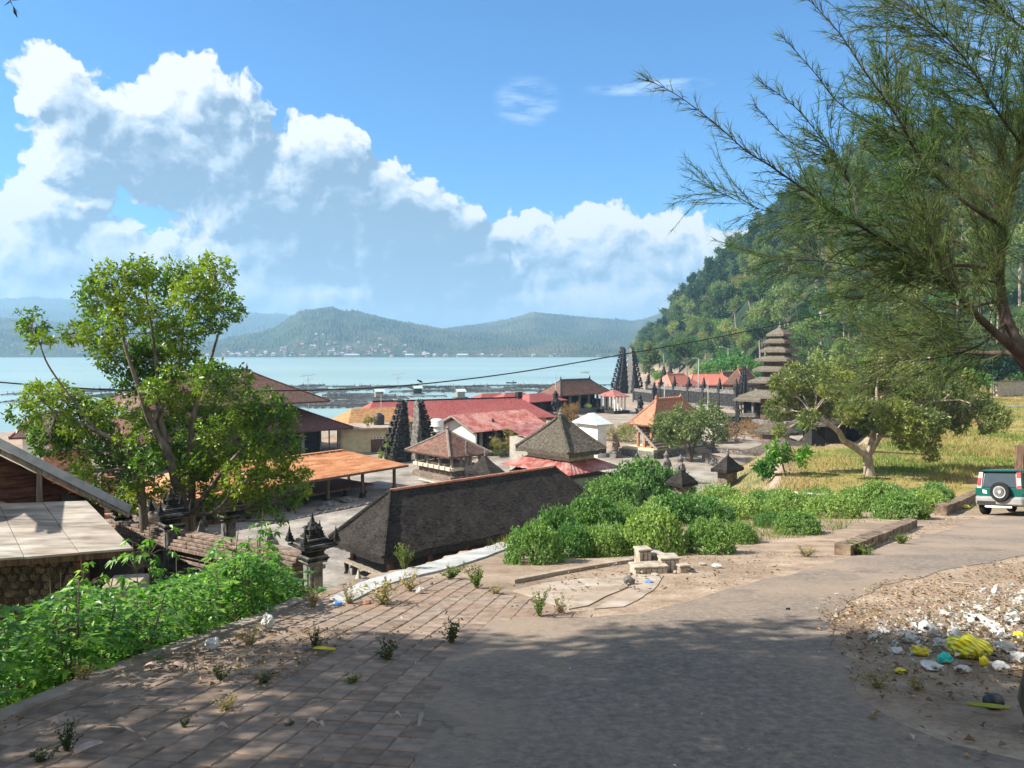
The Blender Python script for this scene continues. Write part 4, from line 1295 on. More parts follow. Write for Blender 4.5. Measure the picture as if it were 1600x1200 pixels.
# ---- 15. orange tiled bale with stairs ---------------------------------------------
ze = -7.0
c, L, Wd = place((1016, 664), ze, 980, 1112)
c, L, Wd = place((1020, 665), ze, 981, 1105)
rt = root_at('tiled_pavilion', 'orange tiled hip roofed pavilion behind the pale green frangipani with a stair at its left', 'pavilion', c, A, CZ)
zr = zat(623, c.y)
roofgrid(L, Wd, L * 0.45, ze - CZ, zr - CZ, 0.94, 0.12, 12, 18, 0.02, 25).build('roof', M_TILE_OR, rt)
caps(L, Wd, L * 0.45, ze - CZ, zr - CZ, 0.94, 0.20, 0.14, M_CAP, rt, finial=0.5)
posts(rt, L, Wd, 0.8, ze - CZ + 0.2, 3, 3, 0.12, M_BRICK, 0.7)
MB().box(-L / 2 - 0.6, -Wd / 2 - 0.6, 0, L / 2 + 0.6, Wd / 2 + 0.6, 0.62).build('base', M_STONE, rt, bevel=0.04)
MB().box(-L / 2 - 0.4, -Wd / 2 - 0.4, 0.62, L / 2 + 0.4, Wd / 2 + 0.4, 0.8).build('platform', M_CREAM, rt, bevel=0.02)
MB().box(-L / 2 + 1.6, -Wd / 2 + 2.0, 0.8, L / 2 - 1.2, Wd / 2 - 0.5, ze - CZ).build('back_wall', M_PLASTERG, rt)
st = MB().box(-0.6, -0.16, 0, 0.6, 0.16, 0.2).mesh('stair_step', M_WOODG, bevel=0.01)
for k in range(9):
    o = link('stair_step', st, rt); o.location = (-L / 2 + 1.0 , -Wd / 2 - 1.4 + k * 0.30 + 1.2, 0.8 + k * 0.24); o.scale = (1.6, 1, 1)
for s in (0.0, 1.9):
    MB().bar((-L / 2 + 0.05 + s, -Wd / 2 - 0.5, 0.8), (-L / 2 + 0.05 + s, -Wd / 2 + 2.6, 3.3), 0.12, 0.18).build('stair_rail', M_WOODG, rt)
for k in range(3): MB().box(L / 2 - 3.6, -Wd / 2 - 0.62 - 0.3 * (k + 1), 0, L / 2 - 1.4, -Wd / 2 - 0.61 - 0.3 * k, 0.5 - 0.16 * k).build('front_step', M_WOODG, rt)
g = G(1160, 700, CZ)
o = MB().box(-0.9, -0.7, 0, 0.9, 0.7, 2.0).build('grey_hut', M_PLASTERG); g = G(1118, 692, CZ); o.location = (g.x, g.y, CZ); o.rotation_euler = (0, 0, A)
tag(o, 'small plain grey block hut right of the frangipani tree', 'hut')

# ---- 16. red roofs at the foot of the hill -----------------------------------------
for k, (px, py, Y, L, Wd, lab) in enumerate(((1055, 602, 150, 9.5, 5.5, 'salmon red roofed bale at the foot of the forest, nearest to the far split gate'),
                                             (1103, 600, 162, 12.0, 7.0, 'larger salmon red roofed hall in the middle of the row below the forest'),
                                             (1136, 602, 170, 8, 6.0, 'dull brown red roof at the right end of the row below the forest'),
                                             (1160, 600, 150, 6, 5.0, 'dull brown tiled roof just left of the pagoda'))):
    g = P(px, py, Y); ang = A if k != 1 else R(20)
    rt = thing('red_roofed_bale', lab, 'pavilion', (g.x, g.y, CZ), ang, 'red roofed pavilions below the forest')
    zz = g.z - CZ
    roofgrid(L, Wd, L * 0.55, zz, zz + (2.2 if k < 2 else 3.0), 0.95, 0.12, 8, 10, 0, 30 + k).build('roof', M_TILE_SAL if k < 2 else M_TILE_BR, rt)
    caps(L, Wd, L * 0.55, zz, zz + (2.2 if k < 2 else 3.0), 0.95, 0.16, 0.12, M_CAP, rt, finial=0.8)
    posts(rt, L, Wd, 0, zz + 0.1, 4, 2, 0.14, M_STONE, 0.6)
    MB().box(-L / 2 + 1, -Wd / 2 + 1, 0, L / 2 - 1, Wd / 2 - 0.6, zz - 0.6).build('wall', M_RAG, rt)

# ---- 25. far left house with brown roof and brick gate -----------------------------
ze = -5.6
c, L, Wd = place((14, 684), ze, -60, 82, R(20), W_=7.0)
rt = root_at('brown_roofed_house', 'pale walled house with brown corrugated tile roof at the left edge above the tin roof', 'house', c, R(20), CZ)
roofgrid(L, Wd, 0.6, ze - CZ, zat(645, c.y) - CZ, 0.95, 0.12, 8, 14, 0, 33).build('roof', M_TILE_MAR, rt)
caps(L, Wd, 0.6, ze - CZ, zat(645, c.y) - CZ, 0.95, 0.13, 0.1, M_CAP, rt)
MB().box(-L / 2 + 0.6, -Wd / 2 + 0.6, 0, L / 2 - 0.6, Wd / 2 - 0.6, ze - CZ).build('wall', M_WHITE, rt)
g = P(105, 760, 42)
rt = thing('brick_gate', 'stepped orange brick gate tower behind the left part of the big tree', 'gate', (g.x, g.y, CZ), R(30))
zz = 0
for k, (w, h, m_) in enumerate(((1.5, 1.6, M_BRICK), (1.8, 0.3, M_PARAS), (1.3, 1.3, M_BRICK), (1.6, 0.25, M_PARAS), (1.1, 1.0, M_BRICK), (1.35, 0.2, M_PARAS), (0.8, 0.7, M_BRICK), (0.5, 0.5, M_PARAS))):
    MB().box(-w, -w * 0.6, zz, w, w * 0.6, zz + h - 0.004).build('gate_tier', m_, rt, bevel=0.04); zz += h
    if k % 2:
        for s in (-1, 1): MB().frus(s * w * 0.9, -w * 0.5, zz, zz + 0.5, 0.16, 0.16, 0.02, 0.02).build('corner_horn', M_RAG, rt)
g = P(172, 708, 40)
rt = thing('brick_shrine', 'pointed orange brick shrine half hidden behind the big tree trunk', 'shrine', (g.x, g.y, CZ), R(30))
zz = 0
for w, h in ((0.9, 1.4), (1.1, 0.2), (0.7, 0.9), (0.9, 0.2), (0.5, 0.7), (0.2, 0.5)):
    MB().box(-w, -w, zz, w, w, zz + h - 0.004).build('shrine_tier', M_BRICK, rt, bevel=0.04); zz += h


# ---- 13/14. split gates --------------------------------------------------------------
def candi_half(name, label, c, side, H, w0, dep, zb, group, m=M_STONE_D, minner=M_STONE, ang=A):
    """half of a split gate: smooth flat inner face at local x=0, stepped carved outer side towards +x*side"""
    rt = thing(name, label, 'split gate', (c.x, c.y, zb), ang, group)
    n = 9
    zz = 0
    for k in range(n):
        f = k / (n - 1)
        h = H * (0.16 if k == 0 else 0.84 / (n - 1) * (1.15 - 0.3 * f))
        w = w0 * ((1 - f) ** 1.3 * 0.60 + 0.36 - 0.16 * f)
        d = dep * ((1 - f) ** 1.0 * 0.6 + 0.30)
        x0, x1 = (0, w) if side > 0 else (-w, 0)
        body = MB().box(x0, -d, zz, x1, d, zz + h * 0.72)
        body.build('tower_tier', m, rt, bevel=0.03 * w0)
        ex = w * 1.14
        x0, x1 = (0, ex) if side > 0 else (-ex, 0)
        corn = MB().box(x0, -d * 1.15, zz + h * 0.72 + 0.003, x1, d * 1.15, zz + h * 0.86)
        x0, x1 = (0, ex * .96) if side > 0 else (-ex * .96, 0)
        corn.box(x0, -d * 1.05, zz + h * 0.86 + 0.003, x1, d * 1.05, zz + h * 0.997)
        # carved horns on the outer corners
        for sy in (-1, 0, 1):
            cx = side * ex * 0.97; cy = sy * d * 1.02
            corn.frus(cx, cy, zz + h * 0.8, zz + h * 1.25, 0.11 * w0, 0.10 * w0, 0.05 * w0, 0.05 * w0)
            corn.frus(cx + side * 0.04 * w0, cy, zz + h * 1.25, zz + h * 1.75, 0.085 * w0, 0.08 * w0, 0.004, 0.004)
            corn.frus(cx + side * 0.08 * w0, cy, zz + h * 0.35, zz + h * 0.62, 0.03 * w0, 0.05 * w0, 0.09 * w0, 0.08 * w0)
        corn.build('carved_cornice', m, rt)
        zz += h
    MB().frus(side * w0 * 0.06, 0, zz - 0.02, zz + H * 0.05, 0.05 * w0, 0.05 * w0, 0.004, 0.004).build('spire', m, rt)
    # smooth inner slab
    mb = MB(); pts = []
    zz = 0
    prof = [(dep * 0.98, 0)]
    for k in range(n):
        f = k / (n - 1); h = H * (0.16 if k == 0 else 0.84 / (n - 1) * (1.15 - 0.3 * f)); d = dep * ((1 - f) ** 1.0 * 0.6 + 0.30)
        prof += [(d, zz + 0.001), (d, zz + h * 0.72), (d * 1.16, zz + h * 0.72 + 0.01), (d * 1.16, zz + h * 0.98)]
        zz += h
    prof.append((0.02, zz + H * 0.04))
    ring = [(y, z) for y, z in prof[1:]] + [(-y, z) for y, z in reversed(prof[1:])]
    xa, xb = (-0.06, 0.01) if side > 0 else (-0.01, 0.06)
    n2 = len(ring)
    vs = [(xa, y, z) for y, z in ring] + [(xb, y, z) for y, z in ring]
    mb.add(vs, [tuple(range(n2)), tuple(range(2 * n2 - 1, n2 - 1, -1))] + [(i, i + n2, (i + 1) % n2 + n2, (i + 1) % n2) for i in range(n2)])
    mb.build('inner_face', minner, rt)
    return rt


g = G(631, 722, CZ); H = 5.35
candi_half('split_gate', 'left half of the nearer black split gate before the maroon roof', Vector((g.x, g.y + 1, 0)), -1, H, 1.75, 1.0, CZ, 'halves of the nearer split gate')
g2 = Vector((g.x, g.y + 1, 0)) + UA * 1.25
candi_half('split_gate', 'right half of the nearer split gate, its smooth grey inner side lit', g2, 1, H * 0.98, 1.7, 1.0, CZ, 'halves of the nearer split gate')
g = G(975, 614, CZ)
candi_half('split_gate', 'left half of the far tall split gate standing against the lake', Vector((g.x, g.y, 0)), -1, 10.2, 2.6, 1.35, CZ, 'halves of the far split gate')
g2 = Vector((g.x, g.y, 0)) + UA * 2.2
candi_half('split_gate', 'right half of the far tall split gate beside the forested hill', g2, 1, 10.2, 2.5, 1.35, CZ, 'halves of the far split gate')


# ---- carved stone wall of the far temple ------------------------------------------
def carved_wall(label, a, b, h, zb, npost, m=M_STONE_D, t=0.5, crest=True, seed=0):
    rs = random.Random(seed)
    d = (b - a); L = d.length; ang = math.atan2(d.y, d.x)
    rt = thing('temple_wall', label, 'temple wall', (a.x, a.y, zb), ang)
    MB().box(0, -t / 2, 0, L, t / 2, h * 0.8).build('wall_panel', m, rt)
    MB().box(0, -t * 0.7, h * 0.8 + 0.002, L, t * 0.7, h * 0.88).box(0, -t * 0.55, h * 0.88 + 0.002, L, t * 0.55, h).build('coping', M_STONE, rt)
    MB().box(-0.05, -t * 0.65, 0, L + 0.05, t * 0.65, h * 0.15).build('plinth', M_STONE, rt)
    pm = MB().box(-t * 0.6, -t * 0.75, 0, t * 0.6, t * 0.75, h * 1.1).box(-t * 0.8, -t * 0.9, h * 1.1 + .002, t * 0.8, t * 0.9, h * 1.2).frus(0, 0, h * 1.2, h * 1.45, t * 0.5, t * 0.5, t * 0.3, t * 0.3).frus(0, 0, h * 1.45, h * 1.62, t * 0.3, t * 0.3, 0.05, 0.05).mesh('wall_post', m, bevel=0.02)
    for k in range(npost):
        o = link('wall_post', pm, rt); o.location = (L * k / (npost - 1), 0, 0)
    if crest:
        cm = MB().frus(0, 0, 0, 0.35, 0.25, 0.15, 0.12, 0.1).frus(0, 0, 0.35, 0.8, 0.18, 0.12, 0.02, 0.02).mesh('crest', M_STONE)
        for k in range(int(L / 1.3)):
            o = link('crest', cm, rt); o.location = (0.7 + k * 1.3, 0, h); s = rs.uniform(0.4, 0.85); o.scale = (s, s, s)
    return rt


def gp(px, py, z=CZ):
    g = G(px, py, z); return Vector((g.x, g.y, 0))


carved_wall('dark carved temple wall running from the far split gate towards the pagoda, below the salmon roofs', gp(1012, 627), gp(1150, 640), 3.2, CZ, 7, seed=1)
carved_wall('grey temple wall with low posts in front of the open dark pavilion below the pagoda', gp(1122, 672), gp(1215, 676), 2.2, CZ, 4, t=0.4, crest=False, seed=2)
carved_wall('short black wall left of the far guardian, below the far split gate', gp(992, 628), gp(1022, 633), 2.6, CZ, 2, crest=False, seed=3)
carved_wall('long dark stone wall half hidden by the mango tree', gp(1262, 706), gp(1395, 690), 2.4, CZ, 4, t=0.4, crest=False, seed=5)
# steep gate-like tower right before the pagoda
g = gp(1163, 632)
candi_half('gate_tower', 'slender black stepped gate tower just left of the pagoda', g, -1, 6.8, 1.5, 0.8, CZ, None)['category'] = 'gate tower'
for k, (px, py, H, lab) in enumerate(((1037, 612, 5.5, 'small dark spired shrine left of the salmon roofs'), (1047, 610, 5.0, 'small dark spired shrine directly behind the nearest salmon roof'))):
    g = gp(px, py)
    rt = thing('stone_shrine', lab, 'shrine', (g.x, g.y, CZ), A)
    zz = 0
    for w, h in ((0.9, 2.0), (1.1, 0.3), (0.7, 1.0), (0.8, 0.25), (0.5, 0.8), (0.6, 0.2), (0.35, 0.7), (0.2, 0.6)):
        MB().frus(0, 0, zz, zz + h, w, w, w * 0.92, w * 0.92).build('shrine_tier', M_STONE_D, rt); zz += h
    MB().frus(0, 0, zz, zz + 1.0, 0.12, 0.12, 0.01, 0.01).build('spire', M_STONE_D, rt)

# ---- 18. pagoda (meru) ----------------------------------------------------------------
Ym = 92.0
kx = Ym / F_PX
g = P(1217, 600, Ym)
rt = thing('pagoda', 'seven tiered thatched pagoda tapering to a point before the forest', 'pagoda', (g.x, g.y, CZ), A)
tiers = [(1218, 522, 511, 33), (0, 533, 0, 40), (0, 547, 0, 48), (0, 561, 0, 60), (0, 577, 0, 66), (0, 595, 0, 76), (0, 618, 0, 100)]
zs = [zat(t[1], Ym) - CZ for t in tiers]
for k, t in enumerate(tiers):
    side = t[3] * kx / 1.414 * 1.26
    z = zs[k]
    zt = (zat(510, Ym) - CZ) if k == 0 else z + (zs[k - 1] - z) * 0.62
    inner = (tiers[k - 1][3] * kx / 1.414 * 0.62) if k else 0.06
    # thick thatched skirt
    n = 7; m_ = 8; mb = MB(); rings = []
    for i in range(n + 1):
        s = i / n
        hh = inner / 2 + (side / 2 - inner / 2) * s
        rings.append((hh, zt - (zt - z) * s ** 0.85))
    rings.append((side / 2 + 0.02, z - 0.26)); rings.append((side / 2 - 0.35, z - 0.22)); rings.append((inner / 2 * 0.8, z + 0.05))
    for hh, zz in rings:
        cs = [(-hh, -hh), (hh, -hh), (hh, hh), (-hh, hh)]
        for i in range(4):
            for q in range(m_):
                f = q / m_; x = cs[i][0] + (cs[(i + 1) % 4][0] - cs[i][0]) * f; y = cs[i][1] + (cs[(i + 1) % 4][1] - cs[i][1]) * f
                mb.v.append((x, y, zz + 0.05 * mnoise.noise(Vector((x * 3, y * 3, k * 9.0 + zz)))))
    Q = 4 * m_
    for i in range(len(rings) - 1):
        for q in range(Q): mb.f.append((i * Q + q, i * Q + (q + 1) % Q, (i + 1) * Q + (q + 1) % Q, (i + 1) * Q + q))
    mb.f.append(tuple(range(Q)))
    mb.build('roof_tier', M_THATCH_L, rt)
    if k < len(tiers) - 1:
        nb = side * 0.62; z0 = zs[k + 1] + (zs[k] - zs[k + 1]) * 0.4
        f = MB().box(-nb / 2, -nb / 2, z0, nb / 2, nb / 2, z + 0.02).build('tier_body', M_WOOD, rt)
        MB().box(-nb / 2 - 0.12, -nb / 2 - 0.12, z - 0.36, nb / 2 + 0.12, nb / 2 + 0.12, z - 0.27).build('tier_sill', M_WOODG, f)
MB().lathe([(0.14, 0), (0.2, 0.15), (0.08, 0.3), (0.12, 0.42), (0.02, 0.75)], 8, (0, 0, zat(511, Ym) - CZ - 0.1)).build('finial', M_STONE, rt)
sb = 100 * kx / 1.414
MB().box(-sb * 0.28, -sb * 0.28, 0, sb * 0.28, sb * 0.28, zs[-1]).build('base_room', M_WOOD, rt)
MB().box(-sb * 0.42, -sb * 0.42, 0, sb * 0.42, sb * 0.42, 1.6).build('plinth', M_STONE, rt, bevel=0.05)
# 19. open dark pavilion in front of the pagoda
ze = -6.6
c, L, Wd = place((1200, 626), ze, 1146, 1262)
rt = root_at('open_thatched_pavilion', 'open pavilion with wide pale thatched roof directly below the pagoda', 'pavilion', c, A, CZ)
roofgrid(L, Wd, L * 0.3, ze - CZ, zat(603, c.y) - CZ, 0.9, 0.3, 8, 12, 0.05, 41).build('roof', M_THATCH_L, rt)
posts(rt, L, Wd, 0, ze - CZ + 0.2, 3, 3, 0.15, M_STONE, 0.7)
MB().box(-L / 2 + 0.4, -Wd / 2 + 0.4, 0, L / 2 - 0.4, Wd / 2 - 0.4, 1.2).build('base', M_STONE, rt)
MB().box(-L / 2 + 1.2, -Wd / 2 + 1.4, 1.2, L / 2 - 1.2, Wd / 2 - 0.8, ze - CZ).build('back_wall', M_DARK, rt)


def thatch_shrine(label, near, ze, lpx, rpx, apex_y, zb, mroof=M_THATCH_D, tiers=1, post=True, cat='shrine', seed=1, W_=None, L_=None, body=M_PARAS, t=0.2):
    c, L, Wd = place(near, ze, lpx, rpx, A, W_, L_)
    rt = root_at('thatched_shrine', label, cat, c, A, zb)
    zr = zat(apex_y, c.y)
    roofgrid(L, Wd, 0.1, ze - zb, zr - zb, 0.85, t, 10, 10, 0.05, seed).build('roof', mroof, rt)
    MB().lathe([(0.14 * L / 3, -0.1), (0.16 * L / 3, 0.1), (0.07, 0.2), (0.1, 0.3), (0.02, 0.45)], 7, (0, 0, zr - zb)).build('finial', M_STONE, rt)
    MB().box(-L * 0.3, -Wd * 0.3, 0, L * 0.3, Wd * 0.3, ze - zb).build('body', body, rt)
    MB().box(-L * 0.36, -Wd * 0.36, ze - zb - 0.22, L * 0.36, Wd * 0.36, ze - zb - 0.08).build('cornice', M_WOODG, rt)
    MB().box(-L * 0.4, -Wd * 0.4, 0, L * 0.4, Wd * 0.4, 0.35 * (ze - zb)).build('plinth', M_STONE, rt, bevel=0.02)
    return rt, c, L, Wd


thatch_shrine('upper conical thatched roof of a small two tier shrine left of the mango tree', (1229, 678), -6.6, 1177, 1244 + 4, 652, CZ, M_THATCH, seed=51)
rt2, c2_, L2_, W2_ = thatch_shrine('wide low thatched roof under the conical shrine roof, left of the mango tree', (1232, 713), -7.6, 1160, 1290, 680, CZ, M_THATCH, seed=52)
thatch_shrine('dark thatched shrine right behind the papaya like sapling, below the mango crown', (1268, 703), -7.7, 1236, 1300, 668, CZ, M_THATCH_D, seed=53)
thatch_shrine('broad dark thatched pavilion seen under the mango tree branches', (1290, 664), -6.3, 1232, 1345, 630, CZ, M_THATCH, seed=54, cat='pavilion', body=M_DARK)
thatch_shrine('dark thatched roof between the two mango trunks and the wall', (1345, 652), -6.0, 1296, 1392, 622, CZ, M_THATCH_D, seed=55, cat='pavilion', body=M_DARK)
thatch_shrine('little mushroom shaped shrine with one thatched roof amid the green bushes', (1135, 736), -7.9, 1111, 1162, 711, CZ + 0.3, M_THATCH_D, seed=56)
thatch_shrine('low dark thatched roof peeping over the bushes right of two carved finials', (1066, 757), -8.3, 1040, 1090, 733, CZ, M_THATCH_D, seed=57)
thatch_shrine('small black thatched shrine right of the square open pavilion', (766, 741), -8.1, 727, 790, 712, CZ, M_THATCH_D, seed=58)
thatch_shrine('black pointed thatch just above the long roof ridge, left of the tin skirt', (816, 741), -8.3, 795, 838, 721, CZ, M_THATCH_D, seed=59)
g = P(1425, 552, 128)
rt = thing('hill_shrine', 'tiny thatched shrine on the slope seen above the mango tree', 'shrine', (g.x, g.y, tz(g.x, g.y)), A)
hh = g.z - tz(g.x, g.y)
MB().box(-0.7, -0.7, 0, 0.7, 0.7, hh).build('body', M_STONE, rt)
roofgrid(3.6, 3.6, 0.1, hh, hh + 1.6, 0.85, 0.2, 7, 6, 0.03, 61).build('roof', M_THATCH, rt)


# ---- statues and carved finials ---------------------------------------------------------
def statue(label, px, py, zb, H, m=M_STONE_D, name='guardian_statue', cat='statue'):
    g = G(px, py, zb)
    rt = thing(name, label, cat, (g.x, g.y, zb), A)
    s = H
    MB().box(-0.17 * s, -0.17 * s, 0, 0.17 * s, 0.17 * s, 0.22 * s).box(-0.2 * s, -0.2 * s, 0.22 * s, 0.2 * s, 0.2 * s, 0.27 * s).build('pedestal', M_STONE, rt, bevel=0.01)
    MB().lathe([(0.13 * s, 0.27 * s), (0.16 * s, 0.36 * s), (0.12 * s, 0.5 * s), (0.15 * s, 0.6 * s), (0.16 * s, 0.68 * s), (0.08 * s, 0.74 * s), (0.10 * s, 0.80 * s), (0.10 * s, 0.87 * s),
                (0.12 * s, 0.89 * s), (0.06 * s, 0.95 * s), (0.01 * s, 1.05 * s)], 9).build('figure', m, rt, smooth=True)
    for sx in (-1, 1):
        MB().tube([(sx * 0.14 * s, 0, 0.66 * s), (sx * 0.21 * s, -0.03 * s, 0.52 * s), (sx * 0.10 * s, -0.13 * s, 0.46 * s)], [0.05 * s, 0.045 * s, 0.035 * s], 6).build('arm', m, rt)
    return rt


statue('black guardian statue on the paving between the far hall and the orange tiled roof', 1000, 646, CZ, 2.9)
statue('small pale guardian statue at the end of the far black wall', 1024, 630, CZ, 2.2, M_STONE)
statue('dark carved stone figure between the wide hall and the dry brown bush', 868, 655, CZ, 4.0)
statue('carved stone finial with wings above the bushes, left one of two', 1041, 748, CZ, 2.1, M_STONE, 'carved_finial', 'carved finial')
statue('carved stone finial above the bushes, right one of two', 1063, 756, CZ, 2.1, M_STONE, 'carved_finial', 'carved finial')
statue('small dark carved post beside the right corner of the red skirt roof', 961, 715, CZ, 2.2, M_COURSE, 'carved_finial', 'carved finial')
statue('carved stone post before the dark veranda of the red tin house', 770, 707, CZ, 3.2, M_STONE_D)
statue('stone figure on the wall top beside the second wall pillar, under the tree', 240, 852, -8.2, 1.9, M_PARAS)

# ---- near boundary wall and carved gate pillars ------------------------------------------
wa = Vector((-3.45, 13.15, 0)); wdir = VA.copy()
Lw = 13.0
wb = wa + wdir * Lw


def wall_piece(name, s0, s1, z0a, z1a, ht, m, parent, slope=-0.118):
    """box running along the wall; heights relative to the sloping top line, ht = half thickness"""
    mb = MB(); vs = []
    for s in (s0, s1):
        p = wdir * s; zt = slope * s
        for sx, z in ((-1, z0a), (1, z0a), (1, z1a), (-1, z1a)):
            q = p + UA * sx * ht
            vs.append((q.x, q.y, zt + z))
    mb.add(vs, [(0, 1, 2, 3), (7, 6, 5, 4), (4, 5, 1, 0), (5, 6, 2, 1), (6, 7, 3, 2), (7, 4, 0, 3)])
    return mb.build(name, m, parent, bevel=0.008)


bw = thing('boundary_wall', 'brown stone boundary wall with stepped brick coping running back from the near carved pillar', 'boundary wall', (wa.x, wa.y, -3.52))
segs = [(0.22, 6.35), (6.75, 12.8)]
for (s0, s1) in segs:
    for k, (hw, z0, z1) in enumerate(((0.36, -0.36, -0.285), (0.31, -0.28, -0.215), (0.26, -0.21, -0.145), (0.21, -0.14, -0.075), (0.14, -0.07, 0.0))):
        n = 6 if k % 2 else 7
        for j in range(n):
            a_ = s0 + (s1 - s0) * j / n; b_ = s0 + (s1 - s0) * (j + 1) / n
            wall_piece('coping_course', a_ + 0.004, b_ - 0.004, z0, z1 - 0.004, hw + random.Random(k * 10 + j).uniform(-0.012, 0.012), M_COURSE, bw)
    wall_piece('upper_rail', s0, s1, -0.52, -0.37, 0.24, M_PARAS, bw)
    wall_piece('middle_rail', s0, s1, -0.68, -0.60, 0.19, M_PARAS, bw)
    wall_piece('wall_panel', s0, s1, -3.6, -0.523, 0.15, M_PARAS, bw)
    wall_piece('lower_rail', s0, s1, -1.05, -0.88, 0.21, M_PARAS, bw)
    wall_piece('foot_course', s0, s1, -1.45, -1.25, 0.25, M_PARAS, bw)


def gate_pillar(label, loc, s, group=None, zdown=3.0, name='gate_pillar', rz=A):
    rt = thing(name, label, 'gate pillar', loc, rz, group)
    # shaft below (origin = foot of the capital)
    MB().box(-0.13 * s, -0.13 * s, -zdown, 0.13 * s, 0.13 * s, 0).build('shaft', M_STONE, rt, bevel=0.012 * s)
    for sx, sy in ((-1, 0), (1, 0), (0, -1), (0, 1)):
        w = (0.015, 0.07) if sx else (0.07, 0.015)
        MB().box(sx * 0.137 * s - w[0] * s, sy * 0.137 * s - w[1] * s, -zdown, sx * 0.137 * s + w[0] * s, sy * 0.137 * s + w[1] * s, -0.06 * s).build('shaft_panel', M_STONE, rt)
    zz = 0
    for k, (w, h) in enumerate(((0.19, 0.035), (0.165, 0.03), (0.215, 0.03), (0.20, 0.035), (0.15, 0.07), (0.17, 0.03), (0.21, 0.03), (0.27, 0.035), (0.33, 0.035), (0.28, 0.03), (0.25, 0.03), (0.22, 0.03), (0.19, 0.03), (0.165, 0.03), (0.14, 0.03))):
        MB().box(-w * s, -w * s, zz * s, w * s, w * s, (zz + h - 0.004) * s).build('capital_course', M_STONE_D if k % 3 else M_STONE, rt, bevel=0.004); zz += h
    # corner horns
    hm_ = MB()
    hm_.frus(0, 0, 0, 0.05 * s, 0.05 * s, 0.05 * s, 0.065 * s, 0.065 * s).frus(0, 0, 0.05 * s, 0.10 * s, 0.045 * s, 0.045 * s, 0.05 * s, 0.05 * s).frus(0, 0, 0.10 * s, 0.15 * s, 0.03 * s, 0.03 * s, 0.035 * s, 0.035 * s).frus(0, 0, 0.15 * s, 0.30 * s, 0.022 * s, 0.022 * s, 0.002, 0.002)
    hme = hm_.mesh('corner_horn', M_STONE_D)
    for sx in (-1, 1):
        for sy in (-1, 1):
            o = link('corner_horn', hme, rt); o.location = (sx * 0.30 * s, sy * 0.30 * s, 0.36 * s)
            o2 = link('corner_horn', hme, rt); o2.location = (sx * 0.175 * s, sy * 0.175 * s, 0.09 * s); o2.scale = (0.75, 0.75, -0.35)
    MB().frus(0, 0, zz * s, (zz + 0.10) * s, 0.10 * s, 0.10 * s, 0.115 * s, 0.115 * s).frus(0, 0, (zz + 0.10) * s, (zz + 0.14) * s, 0.14 * s, 0.14 * s, 0.10 * s, 0.10 * s).frus(0, 0, (zz + 0.14) * s, (zz + 0.20) * s, 0.07 * s, 0.07 * s, 0.06 * s, 0.06 * s).frus(0, 0, (zz + 0.20) * s, (zz + 0.38) * s, 0.035 * s, 0.035 * s, 0.002, 0.002).build('crown_finial', M_STONE_D, rt)
    for sx, sy in ((-1, 0), (1, 0), (0, -1), (0, 1)):
        MB().frus(sx * 0.13 * s, sy * 0.13 * s, (zz + 0.02) * s, (zz + 0.16) * s, 0.03 * s, 0.03 * s, 0.018 * s, 0.018 * s).build('crown_leaf', M_STONE_D, rt)
    return rt


g = P(489, 877, 13.0)
gate_pillar('near carved black stone gate pillar with horned capital at the end of the boundary wall', tuple(g), 0.95)
g = P(268, 826, 17.9)
gate_pillar('carved dark pillar in the middle of the boundary wall, in front of the tree trunk', tuple(g), 1.15, zdown=2.4)
g = P(190, 812, 22.0)
gate_pillar('dark carved pillar at the far end of the boundary wall beside the tin roof', tuple(g), 1.2, zdown=3.0)
g = P(357, 812, 22.5)
gate_pillar('carved brown pillar behind the boundary wall, above the young cassava', tuple(g), 1.2, zdown=4.0)
for k, (px, py, Y) in enumerate(((315, 838, 18.5), (422, 850, 19.0))):
    g = P(px, py, Y)
    o = MB().frus(0, 0, -3, 0.0, 0.16, 0.16, 0.14, 0.14).frus(0, 0, 0, 0.12, 0.19, 0.19, 0.15, 0.15).frus(0, 0, 0.12, 0.42, 0.10, 0.10, 0.01, 0.01).build('stone_marker', M_STONE)
    o.location = g; o.rotation_euler = (0, 0, 0.5)
    tag(o, ['pointed grey stone marker behind the wall coping, left of the young cassava top', 'pointed grey stone marker just left of the near carved pillar, behind the wall'][k], 'stone marker')

# ---- 26. near left house with tin and board roofs ---------------------------------------
Ya, Yb = 12.4, 16.2
hr = thing('timber_house', 'timber house at the left edge with blue grey tin roof over red brown gable boards', 'house', tuple(Vector((P(60, 800, 15).x, 15, -6.3))))
O = Vector(hr.location)
def L_(px, py, Y): return P(px, py, Y) - O
# main roof: the gable edge faces us, the slope falls to the right
e1 = P(203, 797, 15.2); SL = 0.70
e0 = e1 - UA * 4.6 + Vector((0, 0, SL * 4.6))
back = VA * 8.0
side = (e1 - e0)
mb = MB(); n = 56
for k in range(n + 1):
    f = k / n
    z = 0.025 if k % 2 else 0
    a_ = e0 - O + back * f + Vector((0, 0, z)); b_ = e1 - O + back * f + Vector((0, 0, z))
    mb.v += [tuple(a_), tuple(b_)]
for k in range(n): mb.f.append((2 * k, 2 * k + 1, 2 * k + 3, 2 * k + 2))
o_ = len(mb.v)
dz = Vector((0, 0, .05))
mb.v += [tuple(e0 - O - dz), tuple(e1 - O - dz), tuple(e1 - O + back - dz), tuple(e0 - O + back - dz)]
mb.f += [(o_, o_ + 1, o_ + 2, o_ + 3)]
mb.build('roof', M_GREYTIN, hr)
MB().bar(e0 - O - VA * 0.03 + Vector((0, 0, 0.02)), e1 - O - VA * 0.03 + Vector((0, 0, 0.02)), 0.05, 0.15).build('bargeboard', M_GREYTIN, hr)
